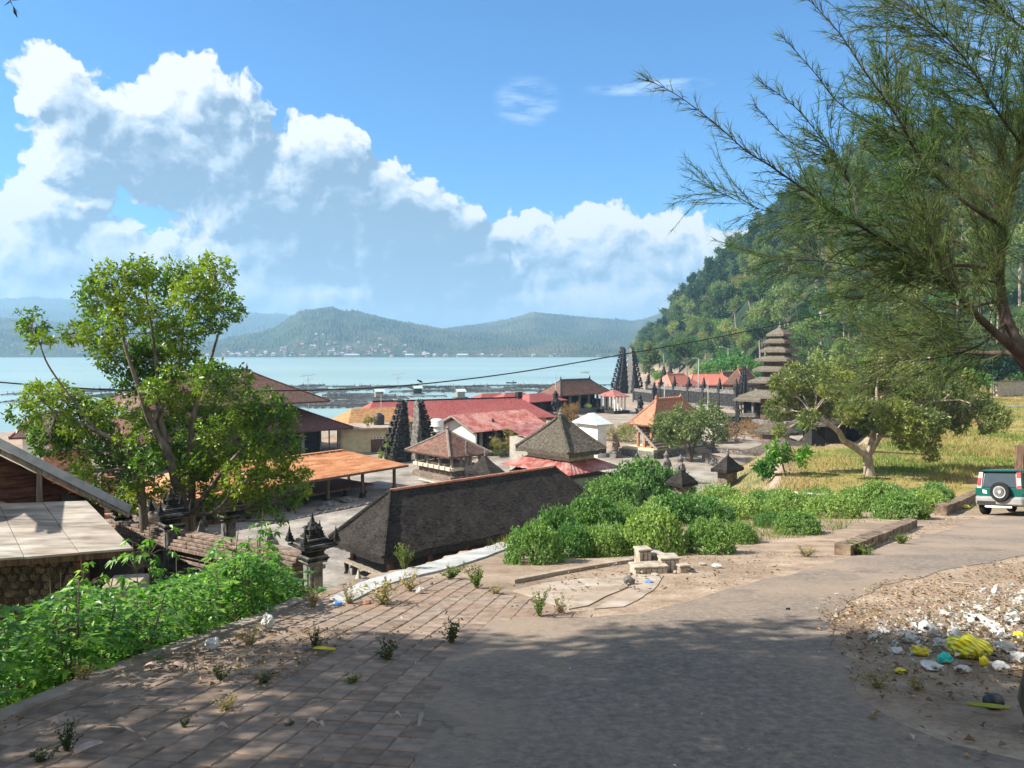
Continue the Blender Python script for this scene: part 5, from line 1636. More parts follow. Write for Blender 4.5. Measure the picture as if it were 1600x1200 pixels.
MB().bar(e0 - O + VA * 0.04 + Vector((0, 0, -0.15)), e1 - O + VA * 0.04 + Vector((0, 0, -0.12)), 0.05, 0.09).build('rafter', M_WOODG, hr)
for k in range(9):
    p = e1 - O + back * (k / 8) + Vector((0, 0, -0.10)); MB().bar(p, p - side.normalized() * 0.9, 0.06, 0.10).build('rafter_tail', M_WOODG, hr)
M_GABLE = mat('red_brown_boards', [(0.36, (0.045, 0.020, 0.015)), (0.5, (0.095, 0.040, 0.028)), (0.66, (0.14, 0.07, 0.05))], 3, 0.85, 0.4, 7, stretch=(1, 1, 6), bscale=12)
zlow = (e1 - O).z - 0.45
nb = 15
def gpt(s_, z_, off=0.5): q_ = e1 - O - UA * s_ + VA * off; return (q_.x, q_.y, z_)
for k in range(nb):
    z0 = zlow + 3.2 * k / nb; z1 = z0 + 3.2 / nb - 0.014
    s0 = max(0.55, (z0 - (e1 - O).z + 0.22) / SL); s1 = max(0.55, (z1 - (e1 - O).z + 0.22) / SL)
    if s0 > 4.4: continue
    vs = [gpt(4.6, z0), gpt(s0, z0), gpt(s1, z1, 0.512), gpt(4.6, z1, 0.512)] + [gpt(4.6, z0, 0.53), gpt(s0, z0, 0.53), gpt(s1, z1, 0.542), gpt(4.6, z1, 0.542)]
    MB().add(vs, [(0, 1, 2, 3), (7, 6, 5, 4), (0, 4, 5, 1), (1, 5, 6, 2), (2, 6, 7, 3), (3, 7, 4, 0)]).build('gable_board', M_GABLE, hr)
zb_ = (e1 - O).z
MB().bar(gpt(1.45, zb_ + 0.85, 0.46), gpt(1.5, zlow, 0.46), 0.10, 0.05).build('brace', M_WOODG, hr)
MB().bar(gpt(3.2, zb_ + 0.95, 0.44), gpt(1.5, zb_ + 0.05, 0.44), 0.08, 0.05).build('brace', M_WOODG, hr)
MB().add([gpt(1.1, zlow + 0.25, 0.45), gpt(0.35, zlow + 0.25, 0.45), gpt(0.35, zb_ + 0.02, 0.45), gpt(1.1, zb_ + 0.45, 0.45), gpt(1.1, zlow + 0.25, 0.48), gpt(0.35, zlow + 0.25, 0.48), gpt(0.35, zb_ + 0.02, 0.48), gpt(1.1, zb_ + 0.45, 0.48)],
         [(0, 1, 2, 3), (7, 6, 5, 4), (0, 4, 5, 1), (1, 5, 6, 2), (2, 6, 7, 3), (3, 7, 4, 0)]).build('corner_panel', mat('grey_green_board', [(0.4, (0.05, 0.055, 0.045)), (0.6, (0.10, 0.105, 0.085))], 4, 0.9, 0.3), hr)
MB().add([gpt(4.5, -0.0, 0.6), gpt(0.6, 0.0, 0.6), gpt(0.6, zb_ + 0.1, 0.6), gpt(4.5, zb_ + 2.6, 0.6), gpt(4.5, 0.0, 7.6), gpt(0.6, 0.0, 7.6), gpt(0.6, zb_ + 0.1, 7.6), gpt(4.5, zb_ + 2.6, 7.6)],
         [(0, 1, 2, 3), (7, 6, 5, 4), (0, 4, 5, 1), (1, 5, 6, 2), (2, 6, 7, 3), (3, 7, 4, 0)]).build('inner_wall', M_DARK, hr)
# board lean-to roof
q = [P(-140, 790, 13.5), P(136, 783, 13.45), P(208, 857, 12.1), P(-140, 884, 11.6)]
sheets = 4
for k in range(sheets):
    f0, f1 = k / sheets, (k + 1) / sheets
    a0 = q[0].lerp(q[1], f0) - O; a1 = q[0].lerp(q[1], f1) - O; b0 = q[3].lerp(q[2], f0) - O; b1 = q[3].lerp(q[2], f1) - O
    gap = Vector((0.006, 0, 0)); dz = Vector((0, 0, 0.006 * (k % 2)))
    mb = MB().slab([b0 + gap + dz, b1 - gap + dz, a1 - gap + dz, a0 + gap + dz], 0.035); mb.build('roof_sheet', M_BOARD, hr)
MB().bar(q[3] - O + Vector((0, 0.12, -0.10)), q[2] - O + Vector((-0.05, 0.12, -0.10)), 0.06, 0.10).build('eave_beam', M_WOOD, hr)
# dark walls under the lean-to, laid stones
xw0 = (P(-140, 900, 12.2) - O).x; xw1 = (P(130, 880, 12.4) - O).x
yw = (P(0, 880, 12.2) - O).y + 0.1
zw1 = (q[2] - O).z - 0.12
MB().box(xw0, yw + 0.12, 0, xw1 + 0.25, yw + 1.2, zw1 - 0.05).build('wall', M_DARK, hr)
MB().box((P(125, 870, 12.4) - O).x, yw - 0.05, 0, (P(140, 870, 12.4) - O).x, yw + 0.1, zw1).build('corner_post', M_GABLE, hr)
M_RUB = mat('rubble_stone', [(0.36, (0.045, 0.032, 0.022)), (0.5, (0.10, 0.072, 0.05)), (0.66, (0.18, 0.14, 0.10))], 6, 0.95, 0.7, 7, bscale=18, rand=0.45)
rs = random.Random(21)
protos = []
for k in range(5):
    bm = bmesh.new(); bmesh.ops.create_icosphere(bm, subdivisions=1, radius=1.0)
    for v in bm.verts: v.co = Vector((v.co.x * 0.5, v.co.y * 0.4, v.co.z * 0.5)) * (1 + rs.uniform(-0.14, 0.14))
    me = bpy.data.meshes.new('wall_stone'); bm.to_mesh(me); bm.free(); me.materials.append(M_RUB); protos.append(me)
MB().box(xw0, yw + 0.0, 0, (P(126, 880, 12.4) - O).x, yw + 0.119, zw1 - 0.08).build('mortar', mat('mortar', [(0.4, (0.03, 0.022, 0.016)), (0.6, (0.06, 0.045, 0.032))], 8, 0.95, 0.4), hr)
z = zw1 - 0.16; row = 0
xend = (P(124, 880, 12.4) - O).x
nst = 0
xstart = (P(-25, 900, 12.3) - O).x
while z > zw1 - 1.5:
    x = xstart + (0.1 if row % 2 else 0)
    while x < xend and nst < 190:
        w = rs.uniform(0.13, 0.24)
        o = link('wall_stone', rs.choice(protos), hr); o.location = (x + w / 2, yw + rs.uniform(-.02, .02), z + rs.uniform(-.015, .015)); o.scale = (w * 1.02, 0.14, 0.15 + rs.uniform(-.02, .03)); o.rotation_euler = (rs.choice([0, math.pi]), rs.uniform(-.25, .25), rs.uniform(-.3, .3))
        x += w; nst += 1
    z -= 0.125; row += 1
# low concrete block below (seen right of the house)
g = P(195, 905, 12.0)
o = MB().box(-0.25, -0.3, -2.0, 0.3, 0.3, 0.0).build('concrete_block', M_CONC, bevel=0.03); o.location = g; o.rotation_euler = (0, 0, 0.2)
tag(o, 'grey concrete block between the house corner and the boundary wall, behind the leaves', 'concrete block')
g = P(200, 880, 12.9)

# ---- poles and aerials --------------------------------------------------------------------
def pole(label, px, ytop, ybot, zb, r=0.05, m=M_POLE, name='metal_pole', cat='pole', lamp=False):
    g = G(px, ybot, zb); top = zat(ytop, g.y)
    rt = thing(name, label, cat, (g.x, g.y, zb))
    MB().tube([(0, 0, 0), (0, 0, top - zb)], [r, r * 0.7], 7).build('shaft', m, rt)
    return rt, top - zb


pole('pale metal pole standing in front of the wide open hall', 868, 584, 650, CZ, 0.10)
rt, h = pole('tall pale pole right in front of the left end of the nearest salmon roof', 1038, 592, 640, CZ, 0.11)
rt, h = pole('tall lamp post between the two salmon roofs', 1091, 561, 628, CZ, 0.13, name='lamp_post', cat='lamp post')
MB().bar((0, 0, h), (-0.9, 0, h + 0.15), 0.08).box(-1.2, -0.12, h + 0.1, -0.7, 0.12, h + 0.22).build('lamp_head', M_WTIN, rt)
pole('pale pole at the right end of the nearest salmon roof', 1078, 590, 632, CZ, 0.09)
pole('leaning thin pole before the dark temple wall', 1106, 595, 640, CZ, 0.08)
rt, h = pole('floodlight mast with a crossarm below the hill trees', 1137, 545, 600, CZ, 0.14, name='lamp_post', cat='lamp post')
MB().bar((-1.6, 0, h + 0.5), (1.0, 0, h - 0.2), 0.1).box(-2.6, -0.2, h + 0.45, -1.5, 0.2, h + 0.7).build('lamp_head', M_WTIN, rt)
rt, h = pole('bare concrete column before the square open pavilion', 729, 690, 752, CZ, 0.15, M_STONE, 'concrete_column', 'column')
pole('slender post before the black stepped roof, right of the square pavilion', 770, 670, 712, CZ, 0.10, M_STONE_D, 'stone_post', 'post')
for k, px in enumerate((1335, 1341)):
    pole(['left one of two white posts above the mango tree', 'right one of two white posts above the mango tree'][k], px, 543, 566, -7, 0.09)
pole('thin dark rod standing in the dry grass right of the mango crown', 1550, 586, 634, -7, 0.045, BLK)
rt, h = pole('television aerial on a thin mast left of the nearer split gate', 596, 617, 700, CZ, 0.05)
MB().bar((-0.9, 0, h), (0.3, 0, h), 0.05).bar((-0.7, -0.3, h), (-0.7, 0.3, h), 0.03).bar((-0.3, -0.3, h), (-0.3, 0.3, h), 0.03).build('aerial', M_POLE, rt)
for k, (px, y0, y1) in enumerate(((482, 588, 655), (622, 586, 640))):
    g = G(px, y1, -9); top = zat(y0, g.y)
    rt = thing('roof_aerial', ['flat television aerial on a mast right of the two tier house', 'flat television aerial on a mast above the maroon roof'][k], 'aerial', (g.x, g.y, -9))
    MB().tube([(0, 0, 0), (0, 0, top + 9)], 0.04, 5).build('mast', M_POLE, rt)
    h = top + 9
    MB().bar((-1.1, 0, h), (1.0, 0, h + 0.25), 0.06).bar((-0.6, -0.4, h), (-0.6, 0.4, h), 0.04).bar((0.3, -0.4, h + .1), (0.3, 0.4, h + .1), 0.04).bar((-0.4, 0, h - 0.6), (0.7, 0, h - 0.3), 0.05).build('aerial', M_POLE, rt)

# power line with a bird
pa = P(-60, 592, 21); pb = P(1330, 478, 46)
mid_pts = []
keys = [(-60, 592, 21), (100, 605, 22), (250, 612, 23.5), (400, 611, 25), (600, 605, 28), (800, 583, 32), (1000, 549, 36), (1150, 521, 40), (1290, 489, 44), (1420, 450, 48), (1620, 380, 54)]
pts = [P(*k) for k in keys]
# smooth
sm = []
for i in range(len(pts) - 1):
    p0 = pts[max(i - 1, 0)]; p1 = pts[i]; p2 = pts[i + 1]; p3 = pts[min(i + 2, len(pts) - 1)]
    for k in range(8):
        t = k / 8
        sm.append(0.5 * ((2 * p1) + (-p0 + p2) * t + (2 * p0 - 5 * p1 + 4 * p2 - p3) * t * t + (-p0 + 3 * p1 - 3 * p2 + p3) * t ** 3))
sm.append(pts[-1])
o = MB().tube(sm, [0.012 + 0.00045 * p.y for p in sm], 5).build('power_line', plain('cable_black', (0.02, 0.02, 0.022), 0.6))
tag(o, 'black power line sagging across the lake from the left edge up to the right', 'power line')
bp = P(657, 596, 28.8)
bd = MB().lathe([(0.005, -0.14), (0.035, -0.08), (0.06, 0), (0.05, 0.07), (0.03, 0.10), (0.042, 0.13), (0.035, 0.165), (0.006, 0.20)], 8, (0, 0, 0), Matrix.Rotation(R(-65), 3, 'Y'))
bd.add([(0.15, -0.02, -0.02), (0.30, -0.03, -0.09), (0.30, 0.03, -0.09), (0.15, 0.02, -0.02)], [(0, 1, 2, 3)])
o = bd.build('bird', plain('bird_grey', (0.03, 0.03, 0.03), 0.8), smooth=True); o.location = bp; o.scale = (0.75, 0.75, 0.75)
tag(o, 'small dark bird perched on the power line above the lake', 'bird')
# ================================================================== fish farm, far village
M_BAMBOO = mat('grey_bamboo', [(0.4, (0.075, 0.07, 0.065)), (0.6, (0.17, 0.16, 0.15))], 3, 0.9, 0.1, rand=0.4)
M_FLOAT = mat('drum_float', [(0.4, (0.10, 0.13, 0.18)), (0.6, (0.28, 0.32, 0.36))], 1, 0.8, 0.1, rand=0.5)
LZ = -16.0


def cage(nx, ny, s, seed):
    rs = random.Random(seed)
    mb = MB()
    for i in range(nx + 1):
        for o in (-0.25, 0.25): mb.bar((i * s + o, -0.3, 0.25), (i * s + o + rs.uniform(-.1, .1), ny * s + 0.3, 0.25), 0.22, 0.14)
    for j in range(ny + 1):
        for o in (-0.25, 0.25): mb.bar((-0.3, j * s + o, 0.36), (nx * s + 0.3, j * s + o, 0.36), 0.22, 0.14)
    for i in range(nx + 1):
        for j in range(ny + 1):
            if rs.random() < 0.45: mb.bar((i * s, j * s, 0), (i * s, j * s, rs.uniform(0.7, 1.5)), 0.12)
    fl = MB()
    for i in range(nx + 1):
        for j in range(ny + 1):
            if rs.random() < 0.6: fl.frus(i * s, j * s, -0.2, 0.3, 0.35, 0.35, 0.35, 0.35)
    return mb.mesh('frame', M_BAMBOO), fl.mesh('float', M_FLOAT)


cages = [cage(4, 2, 4.2, 1), cage(5, 3, 3.6, 2), cage(3, 2, 4.6, 3), cage(6, 1, 3.8, 4)]
rs = random.Random(77)
spots = []
bands = [(350, 860, 606, 5), (360, 720, 612, 5), (350, 600, 620, 6), (340, 560, 628, 6), (0, 20, 618, 3), (0, 18, 630, 3), (100, 190, 612, 4), (100, 180, 622, 4), (700, 850, 611, 5),
         (170, 200, 628, 2), (380, 560, 636, 6), (815, 925, 604, 2)]
for (x0, x1, yy, dy) in bands:
    x = x0
    while x < x1:
        spots.append((x + rs.uniform(-3, 3), yy + rs.uniform(-dy, dy) * 0.5))
        x += rs.uniform(15, 26)
for k, (px, py) in enumerate(spots):
    g = G(px, py, LZ)
    w_ = 'left of the big tree' if px < 60 else ('seen through the big tree' if px < 230 else ('left of the two aerials' if px < 500 else ('above the orange tiled roof' if px < 600 else ('above the maroon roof' if px < 760 else 'left of the wide open hall'))))
    r_ = 'in the rows nearest open water' if py < 609 else ('in the middle rows' if py < 624 else 'in the rows nearest the houses')
    rt = thing('fish_cage', 'floating bamboo fish cage %s, %s' % (r_, w_), 'fish cage', (g.x, g.y, LZ), R(rs.choice([8, 12, 98]) + rs.uniform(-6, 6)), 'floating fish cages near the shore')
    a_, b_ = rs.choice(cages)
    link('frame', a_, rt); link('float', b_, rt)
for k, (px, py, lab) in enumerate(((652, 616, 'floating hut with pale blue roof among the fish cages, left one of two'), (719, 622, 'floating hut with pale blue roof right above the maroon roof ridge'), (592, 622, 'small floating shed low among the fish cages left of the maroon roof'))):
    g = G(px, py, LZ)
    rt = thing('floating_hut', lab, 'hut', (g.x, g.y, LZ), R(25))
    MB().box(-1.3, -1.0, 0.4, 1.3, 1.0, 2.2).build('wall', M_WOODG if k else M_DARK, rt)
    corr_roof('roof', 3.4, 3.0, 2.15, 3.0, mat('pale_blue_tin', [(0.4, (0.35, 0.45, 0.5)), (0.6, (0.5, 0.6, 0.65))], 2, 0.6, 0.1), rt, 0.4, 0.04)
    MB().box(-2.2, -1.9, 0.1, 2.2, 1.9, 0.38).build('raft', M_BAMBOO, rt)
# boats
def boat(label, px, py, m, L=5.0, h=0.7):
    g = G(px, py, LZ)
    rt = thing('boat', label, 'boat', (g.x, g.y, LZ), R(10))
    mb = MB(); n = 10
    rows = []
    for i in range(n + 1):
        t = i / n * 2 - 1; w = 0.55 * (1 - t * t) ** 0.6 + 0.02; z = 0.25 * t * t
        rows.append([(t * L / 2, -w, h * 0.7 + z), (t * L / 2, -w * 0.6, -0.1 + z), (t * L / 2, w * 0.6, -0.1 + z), (t * L / 2, w, h * 0.7 + z)])
    for r in rows: mb.v.extend(r)
    for i in range(n):
        for q in range(3): mb.f.append((i * 4 + q, i * 4 + q + 1, i * 4 + q + 5, i * 4 + q + 4))
    mb.build('hull', m, rt)
    MB().box(-0.4, -0.5, h * 0.5, -0.2, 0.5, h * 0.56).box(0.5, -0.5, h * 0.5, 0.7, 0.5, h * 0.56).build('seat', M_WOODG, rt)
    MB().tube([(0.9, 0, 0.4), (0.9, 0, 1.1), (0.9, 0, 1.35)], [0.22, 0.26, 0.12], 6).build('boatman', M_DARK, rt)


boat('small white motorboat on open water left of the far split gate', 913, 583, WHT, 7, 1.3)
boat('dark low fishing boat on the water above the fish cages', 799, 599, M_DARK, 5)
bd_names = ['far', 'near']
# far village along the opposite shore
hmw = [MB().box(-5, -4, 0, 5, 4, 5).mesh('wall', m_) for m_ in (M_WHITE, M_CREAM, M_PLASTERG)]
rfm = [roofgrid(12, 10, 5, 5, 8, 1, 0.3, 2, 2, 0, 70 + k).mesh('roof', m_) for k, m_ in enumerate((M_TILE_BR, M_TILE_MAR, M_GREYTIN))]
rs = random.Random(5)
XA, YA, ZA = HA
XD, YD, ZD = HD


def hz_at(px, v, H):
    X, Y, Z = H; nv, nu = X.shape
    j = min(nv - 1, int(v * (nv - 1) / 1.6)); t = (px - 800) / F_PX
    tt = X[j] / Y[j]; i = int(np.argmin(abs(tt - t)))
    return Vector((X[j, i], Y[j, i], Z[j, i]))


for k in range(190):
    px = rs.choice([rs.uniform(0, 1000), rs.uniform(350, 700), rs.uniform(250, 620)])
    if px < 330:
        p = hz_at(max(px, 5), abs(rs.gauss(0, 0.16)), HD)
    else:
        p = hz_at(px, min(0.75, abs(rs.gauss(0, 0.13 if px < 640 else 0.03)) + 0.004), HA)
    p.z = max(p.z, -15.4)
    w_ = 'far left beyond the big tree' if px < 330 else ('under the first wooded hill' if px < 470 else ('below the highest forested peak' if px < 560 else ('right of the forested peak' if px < 720 else 'left of the split gate')))
    r_ = 'at the waterline' if p.z < -8 else 'up the slope'
    rt = thing('far_house', 'tiny pale village house %s across the lake, %s' % (r_, w_), 'house', tuple(p), rs.uniform(-0.5, 0.5), 'village houses along the far shore')
    s = rs.uniform(0.45, 0.95); rt.scale = (s, s, s)
    link('wall', rs.choice(hmw), rt); link('roof', rs.choice(rfm), rt)
# long white sheds on the far shore
for k, (px, w) in enumerate(((550, 16), (640, 9), (723, 12))):
    g = P(px, 556, 1615)
    rt = thing('shore_warehouse', ['long white building at the water edge below the forested hill, leftmost of three', 'short white building at the far water edge, middle of three', 'white building at the far water edge, right one of three'][k], 'building', (g.x, g.y, -15.5))
    MB().box(-w, -5, 0, w, 5, 4.5).build('wall', M_WHITE, rt)
    roofgrid(w * 2 + 2, 12, w * 1.6, 4.5, 6.5, 1, 0.3, 2, 2, 0, 90 + k).build('roof', M_WTIN, rt)
# ================================================================== vegetation
def unit(v):
    return v / np.maximum(np.linalg.norm(v, axis=-1, keepdims=True), 1e-9)


def leaf_quads(base, dirs, length, width, rng, fold=0.18, droop=0.0, up=None):
    """diamond leaves: two folded triangles each"""
    n = len(base)
    d = unit(dirs)
    r = rng.normal(size=(n, 3)) if up is None else np.tile(np.array(up, float), (n, 1)) + rng.normal(size=(n, 3)) * 0.25
    s = unit(np.cross(d, r)); nn = np.cross(s, d)
    L = (np.asarray(length) * np.ones(n))[:, None]; Wd = (np.asarray(width) * np.ones(n))[:, None]
    tip = base + d * L; tip[:, 2] -= droop * L[:, 0]
    mid = base + d * L * 0.45
    a = mid + s * Wd / 2 + nn * Wd * fold; b = mid - s * Wd / 2 + nn * Wd * fold
    V = np.stack([base, a, tip, b], 1).reshape(-1, 3)
    i = np.arange(n) * 4
    F = np.concatenate([np.stack([i, i + 1, i + 2], 1), np.stack([i, i + 2, i + 3], 1)])
    return V, F


def tri_blades(base, tip, w, rng):
    n = len(base); d = unit(tip - base)
    s = unit(np.cross(d, rng.normal(size=(n, 3)))) * (np.asarray(w) * np.ones(n))[:, None] / 2
    V = np.stack([base - s, base + s, tip], 1).reshape(-1, 3)
    return V, np.arange(3 * n).reshape(-1, 3)


def joinVF(parts):
    Vs, Fs, o = [], [], 0
    for V, F in parts:
        Vs.append(V); Fs.append(F + o); o += len(V)
    return np.concatenate(Vs), np.concatenate(Fs)


def sphere_pts(n, rng, shell=0.5):
    v = unit(rng.normal(size=(n, 3)))
    r = shell + (1 - shell) * rng.rand(n) ** 0.6
    return v, v * r[:, None]


# -- leaf materials
ML_TREE = leafmat('tree_leaves', [(0.04, 0.095, 0.014), (0.07, 0.15, 0.02), (0.11, 0.21, 0.027), (0.20, 0.30, 0.035)], 0.42, 0.38, 0.5, patch=((0.30, 0.36, 0.03), 0.55, 0.75))
ML_MANGO = leafmat('mango_leaves', [(0.050, 0.082, 0.026), (0.095, 0.14, 0.042), (0.155, 0.195, 0.06), (0.25, 0.27, 0.10)], 0.35, 0.4, 0.5, patch=((0.30, 0.32, 0.05), 0.5, 0.6))
ML_CASU = leafmat('casuarina_needles', [(0.035, 0.075, 0.035), (0.06, 0.12, 0.05), (0.10, 0.17, 0.07), (0.18, 0.225, 0.10)], 0.5, 0.6, 0.2, patch=((0.24, 0.21, 0.10), 0.5, 0.35))
ML_BUSH = leafmat('marigold_leaves', [(0.07, 0.16, 0.04), (0.12, 0.24, 0.06), (0.18, 0.32, 0.085), (0.27, 0.39, 0.12)], 0.35, 0.5, 0.3, objrand=1.0)
ML_CASS = leafmat('cassava_leaves', [(0.05, 0.15, 0.02), (0.09, 0.23, 0.03), (0.15, 0.33, 0.045), (0.26, 0.44, 0.08)], 0.45, 0.4, 0.45, objrand=0.5)
ML_DARKH = leafmat('hill_dark_leaves', [(0.032, 0.070, 0.026), (0.055, 0.11, 0.040), (0.09, 0.15, 0.058)], 0.35, 0.6, 0.2, objrand=1.5)
ML_MIDH = leafmat('hill_mid_leaves', [(0.09, 0.15, 0.045), (0.15, 0.22, 0.07), (0.23, 0.30, 0.10)], 0.4, 0.6, 0.2, objrand=1.4)
ML_BRIGHT = leafmat('hill_bright_leaves', [(0.045, 0.14, 0.025), (0.08, 0.21, 0.035), (0.13, 0.28, 0.05)], 0.4, 0.5, 0.3, objrand=0.8)
ML_YEL = leafmat('bamboo_leaves', [(0.14, 0.15, 0.04), (0.22, 0.22, 0.06), (0.30, 0.28, 0.10)], 0.35, 0.6, 0.2, objrand=0.8)
ML_FRAN = leafmat('frangipani_leaves', [(0.07, 0.12, 0.04), (0.12, 0.18, 0.06), (0.19, 0.25, 0.10), (0.32, 0.32, 0.16)], 0.35, 0.5, 0.3)
ML_DRY = leafmat('dry_leaves', [(0.16, 0.085, 0.040), (0.26, 0.15, 0.075), (0.38, 0.25, 0.13)], 0.3, 0.8, 0.1)
ML_STRAW = leafmat('straw_grass', [(0.20, 0.13, 0.055), (0.32, 0.23, 0.10), (0.42, 0.33, 0.15), (0.24, 0.27, 0.07)], 0.3, 0.8, 0.1, patch=((0.11, 0.20, 0.035), 0.16, 0.9))
ML_GRASS = leafmat('green_grass', [(0.05, 0.10, 0.018), (0.10, 0.17, 0.03), (0.20, 0.24, 0.06)], 0.35, 0.6, 0.2, patch=((0.30, 0.23, 0.08), 0.6, 0.7))
ML_WEED = leafmat('weed_leaves', [(0.030, 0.055, 0.018), (0.055, 0.085, 0.03), (0.12, 0.14, 0.05)], 0.3, 0.6, 0.2, objrand=0.6)
M_BARK = mat('grey_bark', [(0.36, (0.075, 0.060, 0.045)), (0.5, (0.145, 0.118, 0.09)), (0.66, (0.25, 0.215, 0.17))], 6, 0.95, 0.8, 7, stretch=(1, 1, 0.35), bscale=22, bdist=0.02)
M_BARKD = mat('dark_bark', [(0.36, (0.030, 0.022, 0.016)), (0.5, (0.060, 0.045, 0.034)), (0.66, (0.11, 0.085, 0.065))], 6, 0.95, 0.8, 7, stretch=(1, 1, 0.35), bscale=22, bdist=0.02)
M_BARKP = mat('pale_bark', [(0.36, (0.22, 0.17, 0.13)), (0.5, (0.34, 0.28, 0.22)), (0.66, (0.46, 0.40, 0.33))], 4, 0.95, 0.5, 7, stretch=(1, 1, 0.4), bscale=14, bdist=0.02)


def bez(a, b, rnd, wob=0.12, n=8, sag=0.0):
    a = Vector(a); b = Vector(b); L = (b - a).length
    off = Vector((rnd.uniform(-1, 1), rnd.uniform(-1, 1), rnd.uniform(-0.3, 0.6))) * L * wob
    c = (a + b) / 2 + off - Vector((0, 0, sag * L))
    return [a * (1 - t) ** 2 + c * 2 * t * (1 - t) + b * t * t for t in [i / n for i in range(n + 1)]]


def rosettes(centers, radial, nleaf, lsize, lw, rng, spread=0.9, droop=0.25, jitter=0.1):
    n = len(centers)
    C = np.repeat(centers, nleaf, 0); Rr = np.repeat(radial, nleaf, 0)
    d = unit(Rr * 0.55 + rng.normal(size=C.shape) * spread)
    d[:, 2] -= droop * rng.rand(len(d))
    base = C + rng.normal(size=C.shape) * jitter
    ls = lsize * rng.uniform(0.65, 1.25, len(C))
    return leaf_quads(base, d, ls, ls * lw, rng)


# ---- broad leaved tree in front on the left ----------------------------------------
def blob_tree(name, label, cat, base, blobs_px, trunk_specs, mats_, seed, nros, nleaf, lsize, lw, rmain, twig=5, bark=None, shell=0.35, rmul=1.0):
    """blobs_px: (px, py, radius px, depth) ; trunk_specs: lists of (px, py, depth, radius)"""
    rng = np.random.RandomState(seed); rnd = random.Random(seed)
    rt = thing(name, label, cat, tuple(base))
    B = Vector(base)
    tr = MB(); limb_pts = []
    for spec in trunk_specs:
        pts = [P(a, b, c) - B for a, b, c, r in spec]; rad = [r * rmul for *_, r in spec]
        sp, sr = [], []
        for i in range(len(pts) - 1):
            p0 = pts[max(i - 1, 0)]; p1 = pts[i]; p2 = pts[i + 1]; p3 = pts[min(i + 2, len(pts) - 1)]
            for k in range(5):
                t = k / 5
                sp.append(0.5 * ((2 * p1) + (-p0 + p2) * t + (2 * p0 - 5 * p1 + 4 * p2 - p3) * t * t + (-p0 + 3 * p1 - 3 * p2 + p3) * t ** 3))
                sr.append(rad[i] + (rad[i + 1] - rad[i]) * t)
        sp.append(pts[-1]); sr.append(rad[-1])
        mbx = tr if spec is trunk_specs[0] else MB()
        mbx.tube(sp, sr, 9)
        mbx.build('trunk' if spec is trunk_specs[0] else 'limb', bark, rt, smooth=True)
        limb_pts += list(zip(sp, sr))
    parts = []; tw = MB()
    for (px, py, pr, dep) in blobs_px:
        c = P(px, py, dep) - B; r = pr / F_PX * dep
        near = min(limb_pts, key=lambda q: (q[0] - c).length + 0.6 * max(0, q[0].z - c.z))
        pts = bez(near[0], c, rnd, 0.12, 6)
        r0 = min(near[1] * 0.8, 0.05)
        tw.tube(pts, [r0 + (0.012 - r0) * i / 6 for i in range(7)], 5, cap=False)
        n = max(6, int(nros * (r ** 2)))
        v, q = sphere_pts(n, rng, shell)
        cen = np.array(c)[None] + q * r * np.array([1, 1, 0.92])
        parts.append(rosettes(cen, v + np.array([0, 0, 0.25]), nleaf, lsize, lw, rng, droop=0.45, jitter=0.045))
        for k in range(0, n, 4):
            e = Vector(cen[k]); pp = bez(pts[3 + rnd.randrange(3)], e, rnd, 0.12, 3)
            tw.tube(pp, [0.012, 0.009, 0.006, 0.004], 3, cap=False)
    tw.build('twigs', bark, rt, kind='stuff')
    V, F = joinVF(parts)
    link('crown', mesh_np('crown', V, F, [mats_]), rt, 'stuff')
    return rt, len(F)


rb = random.Random(3)
blobs = [(175, 445, 42), (145, 470, 30), (215, 425, 30), (240, 440, 28), (275, 430, 34), (300, 460, 38), (335, 430, 36), (350, 480, 34), (320, 500, 34), (200, 490, 40), (245, 490, 42), (280, 520, 36),
         (160, 520, 38), (120, 520, 24), (50, 505, 26), (62, 535, 20), (185, 560, 40), (235, 555, 42), (285, 570, 34), (215, 600, 34), (260, 610, 34), (325, 590, 36), (365, 600, 32),
         (100, 625, 34), (60, 620, 28), (40, 650, 26), (85, 665, 38), (130, 660, 40), (75, 690, 30), (120, 700, 36), (170, 690, 38), (160, 640, 30), (210, 700, 34), (180, 740, 36), (220, 755, 34),
         (300, 640, 32), (340, 650, 34), (385, 640, 32), (420, 630, 28), (445, 655, 24), (370, 690, 40), (410, 690, 36), (330, 710, 38), (445, 700, 30), (460, 740, 26), (420, 745, 38), (380, 750, 38),
         (300, 740, 34), (340, 775, 32), (455, 775, 22), (405, 790, 22), (270, 770, 26), (150, 770, 24), (300, 690, 30), (250, 660, 28), (395, 665, 26), (475, 765, 14), (440, 815, 9), (432, 800, 9)]
blobs += [(215, 650, 26), (260, 700, 26), (230, 725, 26), (300, 735, 26), (200, 780, 24), (330, 670, 24), (240, 610, 24), (290, 800, 18), (350, 720, 28), (130, 740, 22), (250, 560, 26)]
blobs = [(a, b, c * 0.95, 20 + rb.uniform(-1.6, 1.6)) for a, b, c in blobs]
tb = P(282, 800, 20.0); tb.z = tz(tb.x, tb.y) - 0.1
ybase = 546 - tb.z / 20.0 * F_PX
